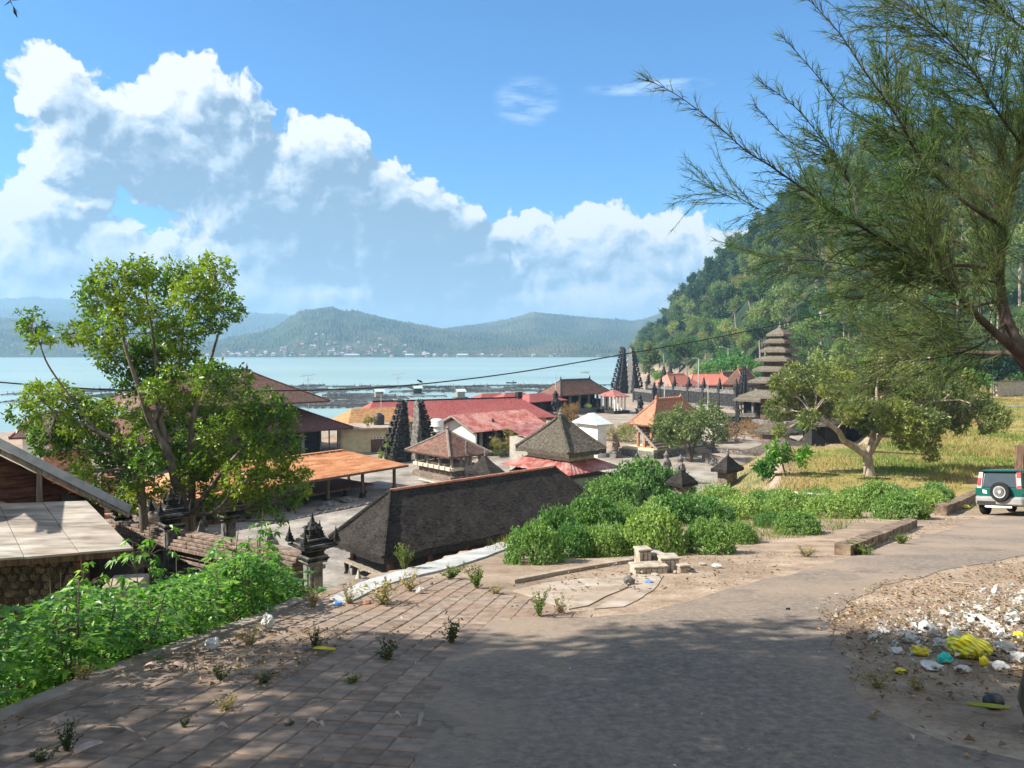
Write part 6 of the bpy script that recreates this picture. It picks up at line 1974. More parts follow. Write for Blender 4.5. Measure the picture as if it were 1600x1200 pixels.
trunks = [[(283, ybase, 20, 0.27), (284, 800, 20, 0.22), (275, 750, 20, 0.19), (263, 710, 20, 0.17), (236, 660, 20, 0.13), (215, 600, 19.6, 0.08), (195, 540, 19.5, 0.05), (180, 470, 19.5, 0.03)],
          [(263, 710, 20, 0.14), (250, 650, 20.3, 0.11), (246, 590, 20.5, 0.08), (238, 520, 20.6, 0.05), (225, 440, 20.6, 0.03)],
          [(236, 662, 20, 0.11), (262, 620, 20.4, 0.09), (280, 570, 20.6, 0.06), (290, 500, 20.7, 0.04), (330, 430, 20.8, 0.02)],
          [(297, ybase, 20.4, 0.2), (300, 780, 20.4, 0.14), (298, 700, 20.5, 0.11), (305, 640, 20.6, 0.08), (330, 560, 20.5, 0.05), (350, 490, 20.4, 0.025)],
          [(292, 810, 20.2, 0.14), (320, 775, 20, 0.11), (345, 740, 19.8, 0.08), (380, 700, 19.6, 0.05), (425, 660, 19.6, 0.025)],
          [(240, ybase, 19.7, 0.2), (222, 780, 19.6, 0.14), (215, 740, 19.6, 0.12), (190, 700, 19.6, 0.09), (150, 672, 19.5, 0.06), (80, 640, 19.4, 0.03)],
          [(150, 672, 19.5, 0.05), (110, 620, 19.6, 0.035), (75, 570, 19.6, 0.03), (60, 530, 19.6, 0.02)],
          [(300, 800, 20.2, 0.08), (335, 800, 19.6, 0.06), (370, 760, 19.2, 0.05), (385, 752, 19.0, 0.035)]]
blob_tree('leafy_tree', 'big leafy tree with several upright stems and sunlit green crown behind the boundary wall', 'tree', tb, blobs, trunks, ML_TREE, 11, 310, 9, 0.125, 0.46, 0.2, bark=M_BARK, rmul=0.72)

# ---- mango tree -------------------------------------------------------------------------
mb0 = P(1357, 745, 42); mb0.z = tz(mb0.x, mb0.y) - 0.05
yb_ = 546 - mb0.z / 42 * F_PX
mbl = [(1225, 600, 26), (1215, 640, 22), (1250, 625, 30), (1240, 585, 22), (1275, 590, 30), (1290, 630, 30), (1310, 600, 30), (1335, 640, 30), (1345, 600, 28), (1375, 575, 30), (1390, 610, 34), (1400, 650, 34),
       (1370, 650, 28), (1420, 590, 28), (1435, 630, 32), (1450, 590, 26), (1430, 665, 30), (1445, 690, 22), (1412, 685, 20), (1470, 610, 28), (1480, 645, 28), (1500, 600, 26), (1510, 640, 26), (1460, 660, 22),
       (1500, 665, 16), (1540, 640, 20), (1560, 655, 22), (1525, 620, 18), (1320, 575, 20), (1265, 655, 18), (1385, 550, 18), (1360, 668, 18), (1455, 712, 12), (1540, 668, 12), (1220, 672, 12)]
rb = random.Random(5)
mbl = [(a, b, c, 42 + rb.uniform(-3.0, 2.5)) for a, b, c in mbl]
mtr = [[(1359, yb_ + 2, 42, 0.34), (1357, 730, 42, 0.27), (1354, 712, 42, 0.25), (1335, 698, 42, 0.20), (1318, 688, 41.8, 0.17), (1310, 674, 41.6, 0.15), (1290, 660, 41.5, 0.12), (1268, 648, 41.4, 0.05)],
       [(1356, 712, 42, 0.22), (1362, 692, 42, 0.18), (1366, 672, 42.2, 0.15), (1374, 650, 42.3, 0.12), (1370, 610, 42.4, 0.08), (1375, 575, 42.4, 0.04)],
       [(1360, 708, 42, 0.16), (1370, 690, 41.8, 0.13), (1384, 672, 41.6, 0.11), (1410, 655, 41.5, 0.09), (1450, 630, 41.4, 0.06), (1500, 625, 41.5, 0.03)]]
blob_tree('mango_tree', 'wide mango tree with forked pale trunk leaning left and dense olive crown', 'tree', mb0, mbl, mtr, ML_MANGO, 23, 210, 11, 0.185, 0.36, 0.3, bark=M_BARKP, shell=0.3)

# ---- casuarina at right, close ------------------------------------------------------------
def casuarina():
    rng = np.random.RandomState(41); rnd = random.Random(41)
    base = P(1660, 700, 7.4)
    base.z = tz(base.x, base.y) - 0.1
    rt = thing('casuarina_tree', 'close feathery casuarina tree reaching in from the right edge over the sky', 'tree', tuple(base))
    B = Vector(base)
    yb = 546 - base.z / 7.4 * F_PX
    limbs = [  # (px, py, depth, radius)
        [(1668, yb, 7.4, 0.20), (1660, 760, 7.4, 0.18), (1650, 660, 7.4, 0.165), (1625, 590, 7.4, 0.15), (1592, 545, 7.4, 0.105), (1572, 500, 7.4, 0.075), (1562, 440, 7.4, 0.06), (1565, 380, 7.4, 0.055), (1578, 310, 7.4, 0.05), (1600, 220, 7.4, 0.045), (1630, 60, 7.4, 0.04), (1640, -80, 7.4, 0.03)],
        [(1640, 622, 7.4, 0.09), (1600, 560, 7.1, 0.07), (1550, 515, 6.9, 0.045), (1500, 465, 6.8, 0.035), (1480, 425, 6.8, 0.02), (1430, 330, 6.7, 0.012)],
        [(1640, 612, 7.5, 0.07), (1590, 556, 7.6, 0.045), (1555, 552, 7.8, 0.035), (1500, 548, 8.0, 0.02), (1430, 520, 8.3, 0.01)],
        [(1562, 423, 7.4, 0.035), (1520, 415, 7.3, 0.026), (1470, 412, 7.2, 0.022), (1415, 395, 7.1, 0.02), (1355, 360, 7.0, 0.016), (1300, 325, 6.9, 0.014), (1255, 295, 6.9, 0.012), (1205, 260, 6.9, 0.010), (1165, 235, 6.9, 0.008), (1120, 195, 6.9, 0.006), (1060, 150, 6.9, 0.005), (1012, 125, 6.9, 0.003)],
        [(1570, 335, 7.4, 0.03), (1520, 290, 7.6, 0.02), (1470, 250, 7.8, 0.016), (1420, 230, 7.9, 0.013), (1370, 200, 8.0, 0.010), (1310, 160, 8.0, 0.008), (1270, 110, 8.0, 0.006), (1225, 60, 8.0, 0.004)],
        [(1568, 355, 7.3, 0.028), (1500, 310, 7.0, 0.02), (1440, 250, 6.8, 0.016), (1400, 180, 6.7, 0.012), (1350, 110, 6.6, 0.009), (1310, 50, 6.6, 0.006), (1255, -10, 6.6, 0.004)],
        [(1565, 400, 7.6, 0.028), (1500, 380, 7.8, 0.02), (1430, 330, 8.0, 0.016), (1360, 290, 8.1, 0.012), (1300, 250, 8.2, 0.009), (1240, 225, 8.2, 0.006), (1180, 165, 8.2, 0.004)],
        [(1405, 235, 7.9, 0.010), (1390, 160, 7.9, 0.008), (1385, 80, 7.8, 0.006), (1387, 0, 7.8, 0.004)],
        [(1340, 350, 7.0, 0.010), (1330, 290, 7.3, 0.008), (1290, 225, 7.4, 0.007), (1240, 165, 7.4, 0.005), (1190, 130, 7.4, 0.004)],
        [(1600, 230, 7.4, 0.022), (1555, 170, 7.2, 0.016), (1520, 110, 7.1, 0.010), (1470, 50, 7.0, 0.007), (1420, 15, 7.0, 0.004)],
        [(1630, 60, 7.4, 0.02), (1580, 30, 7.5, 0.016), (1540, -20, 7.6, 0.010), (1500, -60, 7.6, 0.006)],
        [(1560, 440, 8.0, 0.025), (1480, 440, 8.4, 0.018), (1400, 430, 8.8, 0.014), (1300, 410, 9.2, 0.010), (1200, 405, 9.4, 0.005)],
        [(1560, 470, 7.6, 0.025), (1500, 480, 8.2, 0.018), (1430, 470, 8.6, 0.014), (1350, 440, 8.8, 0.010), (1260, 400, 9.0, 0.006)],
        [(1560, 430, 7.8, 0.022), (1490, 380, 8.4, 0.018), (1400, 350, 8.8, 0.014), (1300, 340, 9.0, 0.010), (1200, 330, 9.2, 0.005), (1120, 300, 9.2, 0.003)],
        [(1575, 500, 7.4, 0.02), (1530, 540, 7.2, 0.015), (1460, 560, 7.2, 0.010), (1400, 560, 7.4, 0.006)],
        [(1580, 300, 7.8, 0.022), (1500, 230, 8.4, 0.016), (1430, 180, 8.6, 0.010), (1390, 150, 8.6, 0.006)],
        [(1590, 260, 7.9, 0.022), (1540, 250, 8.6, 0.016), (1480, 190, 8.8, 0.010), (1440, 140, 8.8, 0.006)],
    ]
    allpts = []
    for li, spec in enumerate(limbs):
        pts = [P(a, b, c) - B for a, b, c, r in spec]; rad = [r * 0.75 for *_, r in spec]
        sp, sr = [], []
        for i in range(len(pts) - 1):
            p0 = pts[max(i - 1, 0)]; p1 = pts[i]; p2 = pts[i + 1]; p3 = pts[min(i + 2, len(pts) - 1)]
            for k in range(6):
                t = k / 6
                q = 0.5 * ((2 * p1) + (-p0 + p2) * t + (2 * p0 - 5 * p1 + 4 * p2 - p3) * t * t + (-p0 + 3 * p1 - 3 * p2 + p3) * t ** 3)
                sp.append(q); sr.append(rad[i] + (rad[i + 1] - rad[i]) * t)
        sp.append(pts[-1]); sr.append(rad[-1])
        MB().tube(sp, sr, 8 if li < 3 else 5).build('trunk' if li == 0 else 'branch', M_BARKD, rt, smooth=True)
        allpts.append((sp, sr))
    twig = MB()
    Bs, Ts = [], []

    def spray(a, d, L, dens=1.0, nl=0.13):
        """one twig with needle tufts"""
        d = d.normalized(); n = 6
        c = []
        bend = Vector((0, 0, rnd.uniform(-0.25, 0.12)))
        p = Vector(a)
        for i in range(n + 1):
            c.append(p.copy()); p = p + (d + bend * (i / n) + Vector((rnd.uniform(-.08, .08), rnd.uniform(-.08, .08), rnd.uniform(-.08, .08)))).normalized() * L / n
        twig.tube(c, [0.0042 - 0.003 * i / n for i in range(n + 1)], 3, cap=False)
        m = int(L * 66 * dens)
        f = rng.rand(m) ** 0.8 * n
        i0 = np.minimum(f.astype(int), n - 1); fr = (f - i0)[:, None]
        C = np.array([tuple(q) for q in c]); bp = C[i0] * (1 - fr) + C[i0 + 1] * fr
        dirv = unit(C[i0 + 1] - C[i0])
        nd = unit(dirv * 0.9 + rng.normal(size=(m, 3)) * 0.42 + np.array([0, 0, -0.08]))
        ll = nl * rng.uniform(0.6, 1.25, m)
        Bs.append(bp); Ts.append(bp + nd * ll[:, None])

    cam_left = Vector((-1, 0, 0.25))
    for li, (sp, sr) in enumerate(allpts):
        n = len(sp)
        for i in range(n):
            if li == 0 and (i < 30): continue
            f = i / n
            if li in (1, 2) and f < 0.35: continue
            if li not in (0, 1, 2) and f < 0.12: continue
            d = (sp[min(i + 1, n - 1)] - sp[max(i - 1, 0)]).normalized()
            thin = li in (3, 4, 5, 6, 7, 8)
            reps = 2 if (thin and f > 0.45) or li > 10 else 3
            if li == 0: reps = 3
            for k in range(reps):
                side = Vector((rnd.uniform(-1, 1), rnd.uniform(-1, 1), rnd.uniform(-1, 1)))
                side = (side - d * side.dot(d)).normalized()
                if li == 0:
                    side = (side + Vector((-0.8, 0.2, 0.5))).normalized()
                L = (0.22 + 0.50 * (1 - f)) * rnd.uniform(0.5, 1.1) if thin else (0.35 + 0.65 * (1 - 0.6 * f)) * rnd.uniform(0.5, 1.15)
                if thin and f > 0.55: L *= 0.50
                dd = (d * 0.9 + side * rnd.uniform(0.35, 0.8)).normalized()
                a = sp[i].lerp(sp[min(i + 1, n - 1)], rnd.random())
                spray(a, dd, L, 1.0 if not thin else 0.9, 0.12 if thin else 0.14)
                if not (thin and f > 0.45):
                    # secondary twigs
                    for q in range(1 if li > 8 else 2):
                        s2 = Vector((rnd.uniform(-1, 1), rnd.uniform(-1, 1), rnd.uniform(-1, 1)))
                        spray(a + dd * L * rnd.uniform(0.3, 0.8), (dd + s2 * 0.6), L * rnd.uniform(0.4, 0.7), 1.0, 0.13)
    # filling sprays in the thick of the crown
    for k in range(90):
        px = rnd.uniform(1330, 1680); py = rnd.uniform(180, 560) if px < 1500 else rnd.uniform(-40, 560)
        if py < 520 - (px - 1180) * 1.15: continue
        Y = rnd.uniform(7.4, 10.5)
        a = P(px, py, Y) - B
        dd = Vector((-1 + rnd.uniform(-.3, .5), rnd.uniform(-.5, .5), 0.55 + rnd.uniform(-.5, .4)))
        spray(a, dd, rnd.uniform(0.5, 1.0), 1.1, 0.15)
    for k in range(110):
        px = rnd.uniform(1500, 1660); py = rnd.uniform(-40, 230)
        a = P(px, py, rnd.uniform(7.6, 9.5)) - B
        spray(a, Vector((-1 + rnd.uniform(-.3, .5), rnd.uniform(-.5, .5), 0.3 + rnd.uniform(-.6, .4))), rnd.uniform(0.4, 0.8), 1.6, 0.13)
    bs = np.concatenate(Bs); ts = np.concatenate(Ts)
    V, F = tri_blades(bs, ts, 0.0062, rng)
    link('needles', mesh_np('needles', V, F, [ML_CASU]), rt, 'stuff')
    twig.build('twigs', M_BARKD, rt, kind='stuff')
    print('casuarina tris', len(F), len(twig.f))
    return rt


casuarina()

# ---- shade tree standing left of the camera, its crown overhead -----------------------------
def shade_tree(name, label, base, crown_c, crown_r, seed, n):
    rng = np.random.RandomState(seed); rnd = random.Random(seed)
    rt = thing(name, label, 'tree', tuple(base)); B = Vector(base)
    c = Vector(crown_c) - B
    tr = MB(); pts = bez((0, 0, 0), c - Vector((0, 0, crown_r[2] * 0.4)), rnd, 0.05, 10)
    tr.tube(pts, [0.30 - 0.018 * i for i in range(11)], 10); tr.build('trunk', M_BARK, rt, smooth=True)
    br = MB(); parts = []
    for k in range(n):
        v = Vector((rnd.gauss(0, 1), rnd.gauss(0, 1), rnd.gauss(0, 1))).normalized() * rnd.random() ** 0.45
        q = c + Vector((v.x * crown_r[0], v.y * crown_r[1], v.z * crown_r[2]))
        w = q + B
        # keep boughs from hanging in front of the lens
        if w.y > 0.3 and w.y < 14 and (w.z / w.y < 0.60 and w.x / w.y > -0.80):
            continue
        pp = bez(pts[6 + rnd.randrange(5)], q, rnd, 0.12, 5)
        br.tube(pp, [0.07, 0.055, 0.04, 0.03, 0.02, 0.012], 5, cap=False)
        r = rnd.uniform(0.55, 1.0)
        vv, qq = sphere_pts(int(82 * r), rng, 0.2)
        cen = np.array(q)[None] + qq * r * np.array([1, 1, 0.55])
        parts.append(rosettes(cen, vv, 7, 0.19, 0.5, rng, droop=0.4, jitter=0.06))
    br.build('branch', M_BARK, rt)
    V, F = joinVF(parts)
    link('crown', mesh_np('crown', V, F, [ML_TREE]), rt, 'stuff')
    return rt


shade_tree('shade_tree', 'leafy tree left of the road whose crown shades the pavers and asphalt', (-9.5, -1.5, -1.9), (-7.3, 1.3, 4.6), (4.9, 5.0, 1.9), 61, 195)
shade_tree('shade_tree', 'second leafy tree behind the camera shading the near asphalt', (-5.6, -8.0, -1.4), (-4.4, -2.9, 5.2), (4.3, 4.6, 1.7), 62, 170)
# one leaf spray hanging into the top left corner
hs = thing('hanging_leaf', 'single dark leaf sprig hanging in the top left corner against the sky', 'leaf sprig', tuple(P(18, 6, 5.0)))
rng = np.random.RandomState(3)
V, F = leaf_quads(np.array([[0, 0, 0.03], [0, 0, 0.0], [0.01, 0, -0.02], [0.0, 0.0, 0.02]]), np.array([[-0.6, 0, -0.5], [0.8, 0, -1.0], [0.3, 0.2, -1.0], [0.6, 0.1, 0.1]]), [0.07, 0.085, 0.07, 0.05], [0.025, 0.03, 0.022, 0.02], rng)
link('leaves', mesh_np('leaves', V, F, [leafmat('dark_leaf', [(0.01, 0.02, 0.01), (0.02, 0.03, 0.012)], 0.05)]), hs)
MB().tube([(0, 0, 0), (-0.03, 0.01, 0.08), (-0.10, 0.03, 0.32), (-0.45, 0.1, 0.9)], [0.003, 0.003, 0.004, 0.01], 4).build('twig', M_BARKD, hs)

# ---- forest on the hillside -----------------------------------------------------------------
def hill_tree_mesh(kind, seed):
    rng = np.random.RandomState(seed); rnd = random.Random(seed)
    parts = []; tr = MB()
    if kind == 'dark':      # tall, irregular, several storeys of foliage
        H = 15; tr.tube([(0, 0, 0), (0.3, 0, H * 0.5), (0.1, 0.2, H * 0.95)], [0.35, 0.25, 0.06], 5)
        bl = [(rnd.uniform(-2.6, 2.6) * (1 - 0.45 * f), rnd.uniform(-2.6, 2.6) * (1 - 0.45 * f), H * (0.3 + 0.68 * f), rnd.uniform(0.7, 2.2)) for f in [i / 11 for i in range(12)]]
        n, ls = 60, 0.95; m_ = ML_DARKH
    elif kind == 'round':
        H = 10; tr.tube([(0, 0, 0), (0, 0, H * 0.6)], [0.3, 0.15], 5)
        bl = [(rnd.uniform(-3, 3), rnd.uniform(-3, 3), H * rnd.uniform(0.4, 1.0), rnd.uniform(0.9, 2.3)) for i in range(13)]
        n, ls = 70, 0.85; m_ = ML_DARKH
    elif kind == 'umbrella':
        H = 13; tr.tube([(0, 0, 0), (0.5, 0, H * 0.45), (0.2, 0, H * 0.7)], [0.28, 0.18, 0.1], 5)
        bl = []
        for i in range(12):
            a = rnd.random() * 6.28; r = rnd.uniform(0.8, 4.4); z = H * (0.95 - 0.03 * r) - rnd.choice([0, 0, 2.2])
            bl.append((r * math.cos(a), r * math.sin(a), z, rnd.uniform(1.1, 1.7)))
            tr.tube(bez((0.3, 0, H * 0.5), (r * math.cos(a), r * math.sin(a), z), rnd, 0.08, 4), [0.12, 0.1, 0.07, 0.05, 0.02], 4, cap=False)
        n, ls = 60, 0.7; m_ = ML_MIDH
    elif kind == 'eucalypt':
        H = 17; tr.tube([(0, 0, 0), (0.4, 0.1, H * 0.4), (-0.2, 0, H * 0.8), (0, 0, H)], [0.26, 0.2, 0.12, 0.03], 5)
        tr.tube([(0.3, 0.1, H * 0.35), (1.4, 0.4, H * 0.6), (1.9, 0.5, H * 0.8)], [0.14, 0.1, 0.04], 4)
        bl = [(rnd.uniform(-2.0, 2.0), rnd.uniform(-2.0, 2.0), H * rnd.uniform(0.5, 1.0), rnd.uniform(0.9, 1.7)) for i in range(12)]
        n, ls = 52, 0.65; m_ = ML_MIDH
    elif kind == 'bright':
        H = 7; tr.tube([(0, 0, 0), (0, 0, H * 0.6)], [0.22, 0.12], 5)
        bl = [(rnd.uniform(-2.6, 2.6), rnd.uniform(-2.6, 2.6), H * rnd.uniform(0.35, 0.85), rnd.uniform(1.3, 2.1)) for i in range(9)]
        n, ls = 80, 0.6; m_ = ML_BRIGHT
    elif kind == 'bamboo':
        H = 10; bl = []
        for i in range(9):
            a = rnd.random() * 6.28; r = rnd.uniform(0.5, 3.0)
            tr.tube([(0, 0, 0), (r * 0.4 * math.cos(a), r * 0.4 * math.sin(a), H * 0.6), (r * math.cos(a), r * math.sin(a), H * 0.92)], [0.09, 0.07, 0.03], 4)
            for f in (0.6, 0.78, 0.92): bl.append((r * f * math.cos(a), r * f * math.sin(a), H * f, rnd.uniform(0.8, 1.4)))
        n, ls = 55, 0.5; m_ = ML_YEL
    for (x, y, z, r) in bl:
        v, q = sphere_pts(int(n * r * r / 2.2), rng, 0.35)
        cen = np.array([x, y, z])[None] + q * r * np.array([1, 1, 0.75])
        parts.append(rosettes(cen, v + np.array([0, 0, 0.3]), 3, ls, 0.55, rng, droop=0.2, jitter=0.4))
        if kind in ('dark', 'eucalypt', 'round', 'bright'):
            tr.tube([(0, 0, max(1.0, z * 0.7)), (x * 0.6, y * 0.6, z * 0.9), (x, y, z)], [0.12, 0.08, 0.03], 4, cap=False)
    V, F = joinVF(parts)
    return mesh_np('crown', V, F, [m_]), tr.mesh('trunk', M_BARKP if kind in ('eucalypt', 'umbrella') else M_BARKD)


KM = {k: [hill_tree_mesh(k, 100 + 7 * i + j) for j in range(3)] for i, k in enumerate(('dark', 'round', 'umbrella', 'eucalypt', 'bright', 'bamboo'))}
KL = {'dark': ('forest_tree', 'tall dark irregular tree in the forest covering the hillside'), 'round': ('forest_tree', 'dark rounded tree in the forest covering the hillside'),
      'umbrella': ('umbrella_tree', 'flat topped pale green tree on the lower hillside'), 'eucalypt': ('slender_tree', 'tall slender pale trunked tree on the lower hillside'),
      'bright': ('bushy_tree', 'bright green bushy tree at the foot of the hillside'), 'bamboo': ('bamboo_clump', 'yellowish feathery bamboo clump on the hillside')}
KG = {'dark': 'dark trees on the hillside', 'round': 'rounded trees on the hillside', 'umbrella': 'flat topped trees on the hillside', 'eucalypt': 'slender trees on the hillside', 'bright': 'bright bushy trees at the hill foot', 'bamboo': 'bamboo clumps on the hillside'}
cnt = {k: 0 for k in KM}


def put_tree(kind, x, y, s, label=None, rnd=random, group=True, z=None):
    me_c, me_t = KM[kind][rnd.randrange(3)]
    nm, lb = KL[kind]
    rt = thing(nm, label or lb, 'bamboo' if kind == 'bamboo' else 'tree', (x, y, (tz(x, y) if z is None else z) - 0.4), rnd.random() * 6.28, KG[kind] if group else None)
    rt.scale = (s * rnd.uniform(0.9, 1.15), s * rnd.uniform(0.9, 1.15), s)
    link('trunk', me_t, rt); link('crown', me_c, rt, 'stuff')
    return rt


rh = random.Random(8)
# stratified over the visible face of the hill, (azimuth, fraction up the slope)
def hill_pos(a, t):
    f0 = float(np.interp(a, [8.5, 10, 12.4, 16.7, 22, 34, 60, 120], [470, 430, 320, 235, 190, 165, 150, 140]))
    f1 = f0 + float(np.interp(a, [8.5, 16, 34], [120, 190, 210]))
    d = f0 + (f1 - f0) * t
    return math.sin(R(a)) * d, math.cos(R(a)) * d


ncount = 0
for ti in range(15):
    t = 1.03 - ti * 0.072
    a = 9.2 + rh.random() * 0.5
    while a < 34:
        x, y = hill_pos(a + rh.uniform(-0.25, 0.25), t + rh.uniform(-0.03, 0.03))
        d = math.hypot(x, y)
        if t > 0.62: k = rh.choices(['dark', 'round', 'eucalypt'], [6, 3, 0.6])[0]; s = rh.uniform(0.75, 1.25)
        elif t > 0.30: k = rh.choices(['dark', 'round', 'umbrella', 'bamboo', 'eucalypt'], [3, 2, 1.5, 1.2, 2])[0]; s = rh.uniform(0.7, 1.1)
        else: k = rh.choices(['bright', 'umbrella', 'eucalypt', 'bamboo', 'round'], [3, 2, 2, 1, 1])[0]; s = rh.uniform(0.7, 1.1)
        col_ = 'above the far split gate' if a < 12 else ('above the salmon roofs' if a < 16.5 else ('behind the pagoda' if a < 20.5 else ('above the mango tree' if a < 26 else 'behind the casuarina branches')))
        row_ = 'on the skyline' if ti < 2 else ('high on the hillside' if ti < 6 else ('halfway up the hillside' if ti < 10 else 'at the foot of the hill'))
        kk = {'dark': 'tall dark tree', 'round': 'dark rounded tree', 'umbrella': 'pale flat topped tree', 'eucalypt': 'slender pale trunked tree', 'bright': 'bright green bushy tree', 'bamboo': 'yellowish feathery bamboo clump'}[k]
        put_tree(k, x, y, s, '%s %s, %s' % (kk, row_, col_), rnd=rh); ncount += 1
        a += (4.9 / d) * 57.3 * rh.uniform(0.8, 1.25) * (1.0 if a < 26 else 1.2)
print('hill trees', ncount, sum(o.name.startswith('forest_tree') for o in bpy.data.objects))
# trees between the temple and the hill
for k, (px, d, kind, s, lab) in enumerate(((1015, 235, 'dark', 0.8, 'dark tree at the water edge right behind the far split gate'), (1035, 215, 'bright', 0.7, 'round green bush at the water edge right of the far split gate'),
        (1075, 215, 'umbrella', 1.0, 'flat topped tree directly behind the nearest salmon roof'), (1105, 205, 'bright', 1.1, 'bright green bushy tree behind the larger salmon roof'),
        (1150, 200, 'bright', 1.35, 'large bright green tree left of the pagoda top'), (1130, 230, 'bright', 1.2, 'bright green tree on the slope above the salmon roofs'), (1178, 175, 'bright', 0.9, 'dark leaved bright tree beside the pagoda left side'),
        (1188, 225, 'eucalypt', 1.15, 'pale green tall tree rising behind the pagoda top'), (1252, 150, 'eucalypt', 0.8, 'slender crooked pale tree right of the pagoda top'), (1272, 158, 'eucalypt', 0.75, 'pale multi stemmed tree second to the right of the pagoda'),
        (1300, 140, 'umbrella', 0.85, 'light green flat topped tree above the left side of the mango crown'), (1325, 135, 'eucalypt', 0.8, 'straight pale trunked tree behind the two white posts'), (1372, 130, 'eucalypt', 0.9, 'tall pale trunked tree above the centre of the mango crown'),
        (1300, 170, 'bright', 0.9, 'low green tree behind the slender trees above the mango'), (1410, 125, 'umbrella', 0.9, 'spreading tree left of the tiny hill shrine'), (1450, 120, 'eucalypt', 0.8, 'slender tree right of the tiny hill shrine'),
        (1500, 112, 'bright', 0.8, 'green tree beside the stone stair beyond the dry field'), (1545, 118, 'round', 0.8, 'dark round tree at the far edge of the dry field'), (1590, 135, 'bright', 0.9, 'pale green tree beyond the retaining wall at the right edge'))):
    t = (px - 800) / F_PX; put_tree(kind, t * d, d, s, lab, random.Random(300 + k), group=False)

# ---- frangipani / small trees in the court ------------------------------------------------------
def small_tree(name, label, px, py, zb, hgt, wid, m_leaf, bark, seed, nb=16, nl=8, ls=0.22, lw=0.4, stems=3, cat='tree', dens=22, low=0.35):
    rng = np.random.RandomState(seed); rnd = random.Random(seed)
    g = G(px, py, zb); rt = thing(name, label, cat, (g.x, g.y, zb))
    tr = MB(); parts = []; tw = MB()
    tips = []
    for s in range(stems):
        e = Vector((rnd.uniform(-.25, .25) * wid, rnd.uniform(-.25, .25) * wid, hgt * rnd.uniform(0.55, 0.75)))
        pts = bez((rnd.uniform(-.1, .1), rnd.uniform(-.1, .1), 0), e, rnd, 0.08, 6); tr.tube(pts, [0.11 * (1 - i / 8) * hgt / 4 for i in range(7)], 6)
        tips += pts[3:]
    for k in range(nb):
        a = rnd.random() * 6.28; r = wid / 2 * rnd.random() ** 0.5 * 0.8; z = hgt * rnd.uniform(low, 0.92) * (1 - 0.25 * (r / (wid / 2)) ** 2)
        c = Vector((r * math.cos(a), r * math.sin(a), z)); rr = wid * rnd.uniform(0.12, 0.2)
        tw.tube(bez(rnd.choice(tips), c, rnd, 0.1, 4), [0.04, 0.03, 0.02, 0.015, 0.01], 4, cap=False)
        v, q = sphere_pts(int(dens * (1 + rr * rr)), rng, 0.3)
        parts.append(rosettes(np.array(c)[None] + q * rr, v + np.array([0, 0, .3]), nl, ls, lw, rng, droop=0.35, jitter=0.04))
    tr.build('trunk', bark, rt, smooth=True); tw.build('twigs', bark, rt, kind='stuff')
    V, F = joinVF(parts); link('crown', mesh_np('crown', V, F, [m_leaf]), rt, 'stuff')
    return rt


small_tree('frangipani_tree', 'pale green frangipani tree in front of the orange tiled pavilion', 1080, 722, CZ, 5.4, 6.6, ML_FRAN, M_BARK, 71, 22, 8, 0.3, 0.34, 4, dens=26, low=0.4)
small_tree('papaya_sapling', 'bright green papaya like sapling before the dark thatched shrines', 1230, 748, -7.1, 2.3, 2.2, ML_CASS, M_BARK, 72, 9, 9, 0.30, 0.35, 1, dens=10, low=0.5)
small_tree('papaya_sapling', 'dark green banana leaved sapling left of the papaya sapling', 1193, 752, -7.3, 1.5, 1.9, ML_BRIGHT, M_BARK, 73, 8, 9, 0.34, 0.3, 1, dens=9, low=0.35)
small_tree('leafy_sprig', 'bright green leafy shoot in front of the thatched roof under the mango crown', 1256, 690, -7.0, 1.7, 1.3, ML_CASS, M_BARK, 74, 5, 8, 0.28, 0.35, 1, cat='sapling', dens=6, low=0.7)
small_tree('dry_bush', 'bushy russet dried shrub on a wall behind the steep thatched roof', 893, 668, -8.6, 3.1, 2.9, ML_DRY, M_BARKD, 75, 14, 7, 0.2, 0.2, 2, cat='bush', dens=30, low=0.3)
for k, (px, py, w, h, lab) in enumerate(((965, 690, 5.0, 1.9, 'dry beige brush beside the white tin roofed house'), (985, 676, 4.0, 1.3, 'dry beige brush near the foot of the guardian statue'), (790, 712, 4.2, 2.2, 'dry beige grass clump right of the dark veranda'),
                                          (782, 690, 3.0, 1.4, 'dry brush on the terrace below the tin roofed house'), (1150, 690, 6.0, 2.2, 'orange dry brush below the grey temple wall'), (1190, 684, 5.0, 2.0, 'orange dry brush right of the grey hut, towards the shrines'),
                                          (880, 655, 4.0, 1.2, 'dry brush in front of the wide open hall'))):
    small_tree('dry_bush', lab, px, py, CZ, h, w, ML_DRY if k in (4, 5) else ML_STRAW, M_BARKD, 80 + k, 10, 8, 0.26, 0.16, 1, cat='bush', dens=26, low=0.15)
small_tree('yellow_plant', 'yellow leaved plant beside the black water tank on the flat roof', 578, 668, -7.45, 1.1, 1.3, ML_YEL, M_BARK, 91, 6, 8, 0.22, 0.3, 1, cat='plant', dens=9)
small_tree('garden_shrub', 'dark green shrub between the split gate and the white water tank', 672, 690, CZ, 2.6, 2.4, ML_BRIGHT, M_BARK, 92, 8, 8, 0.26, 0.3, 1, cat='shrub', dens=12)
small_tree('creeper_bush', 'green creeper hanging on the flat roofed house beside the nearer split gate', 603, 722, CZ, 2.6, 1.5, ML_MIDH, M_BARK, 93, 8, 8, 0.18, 0.4, 1, cat='shrub', dens=14, low=0.15)

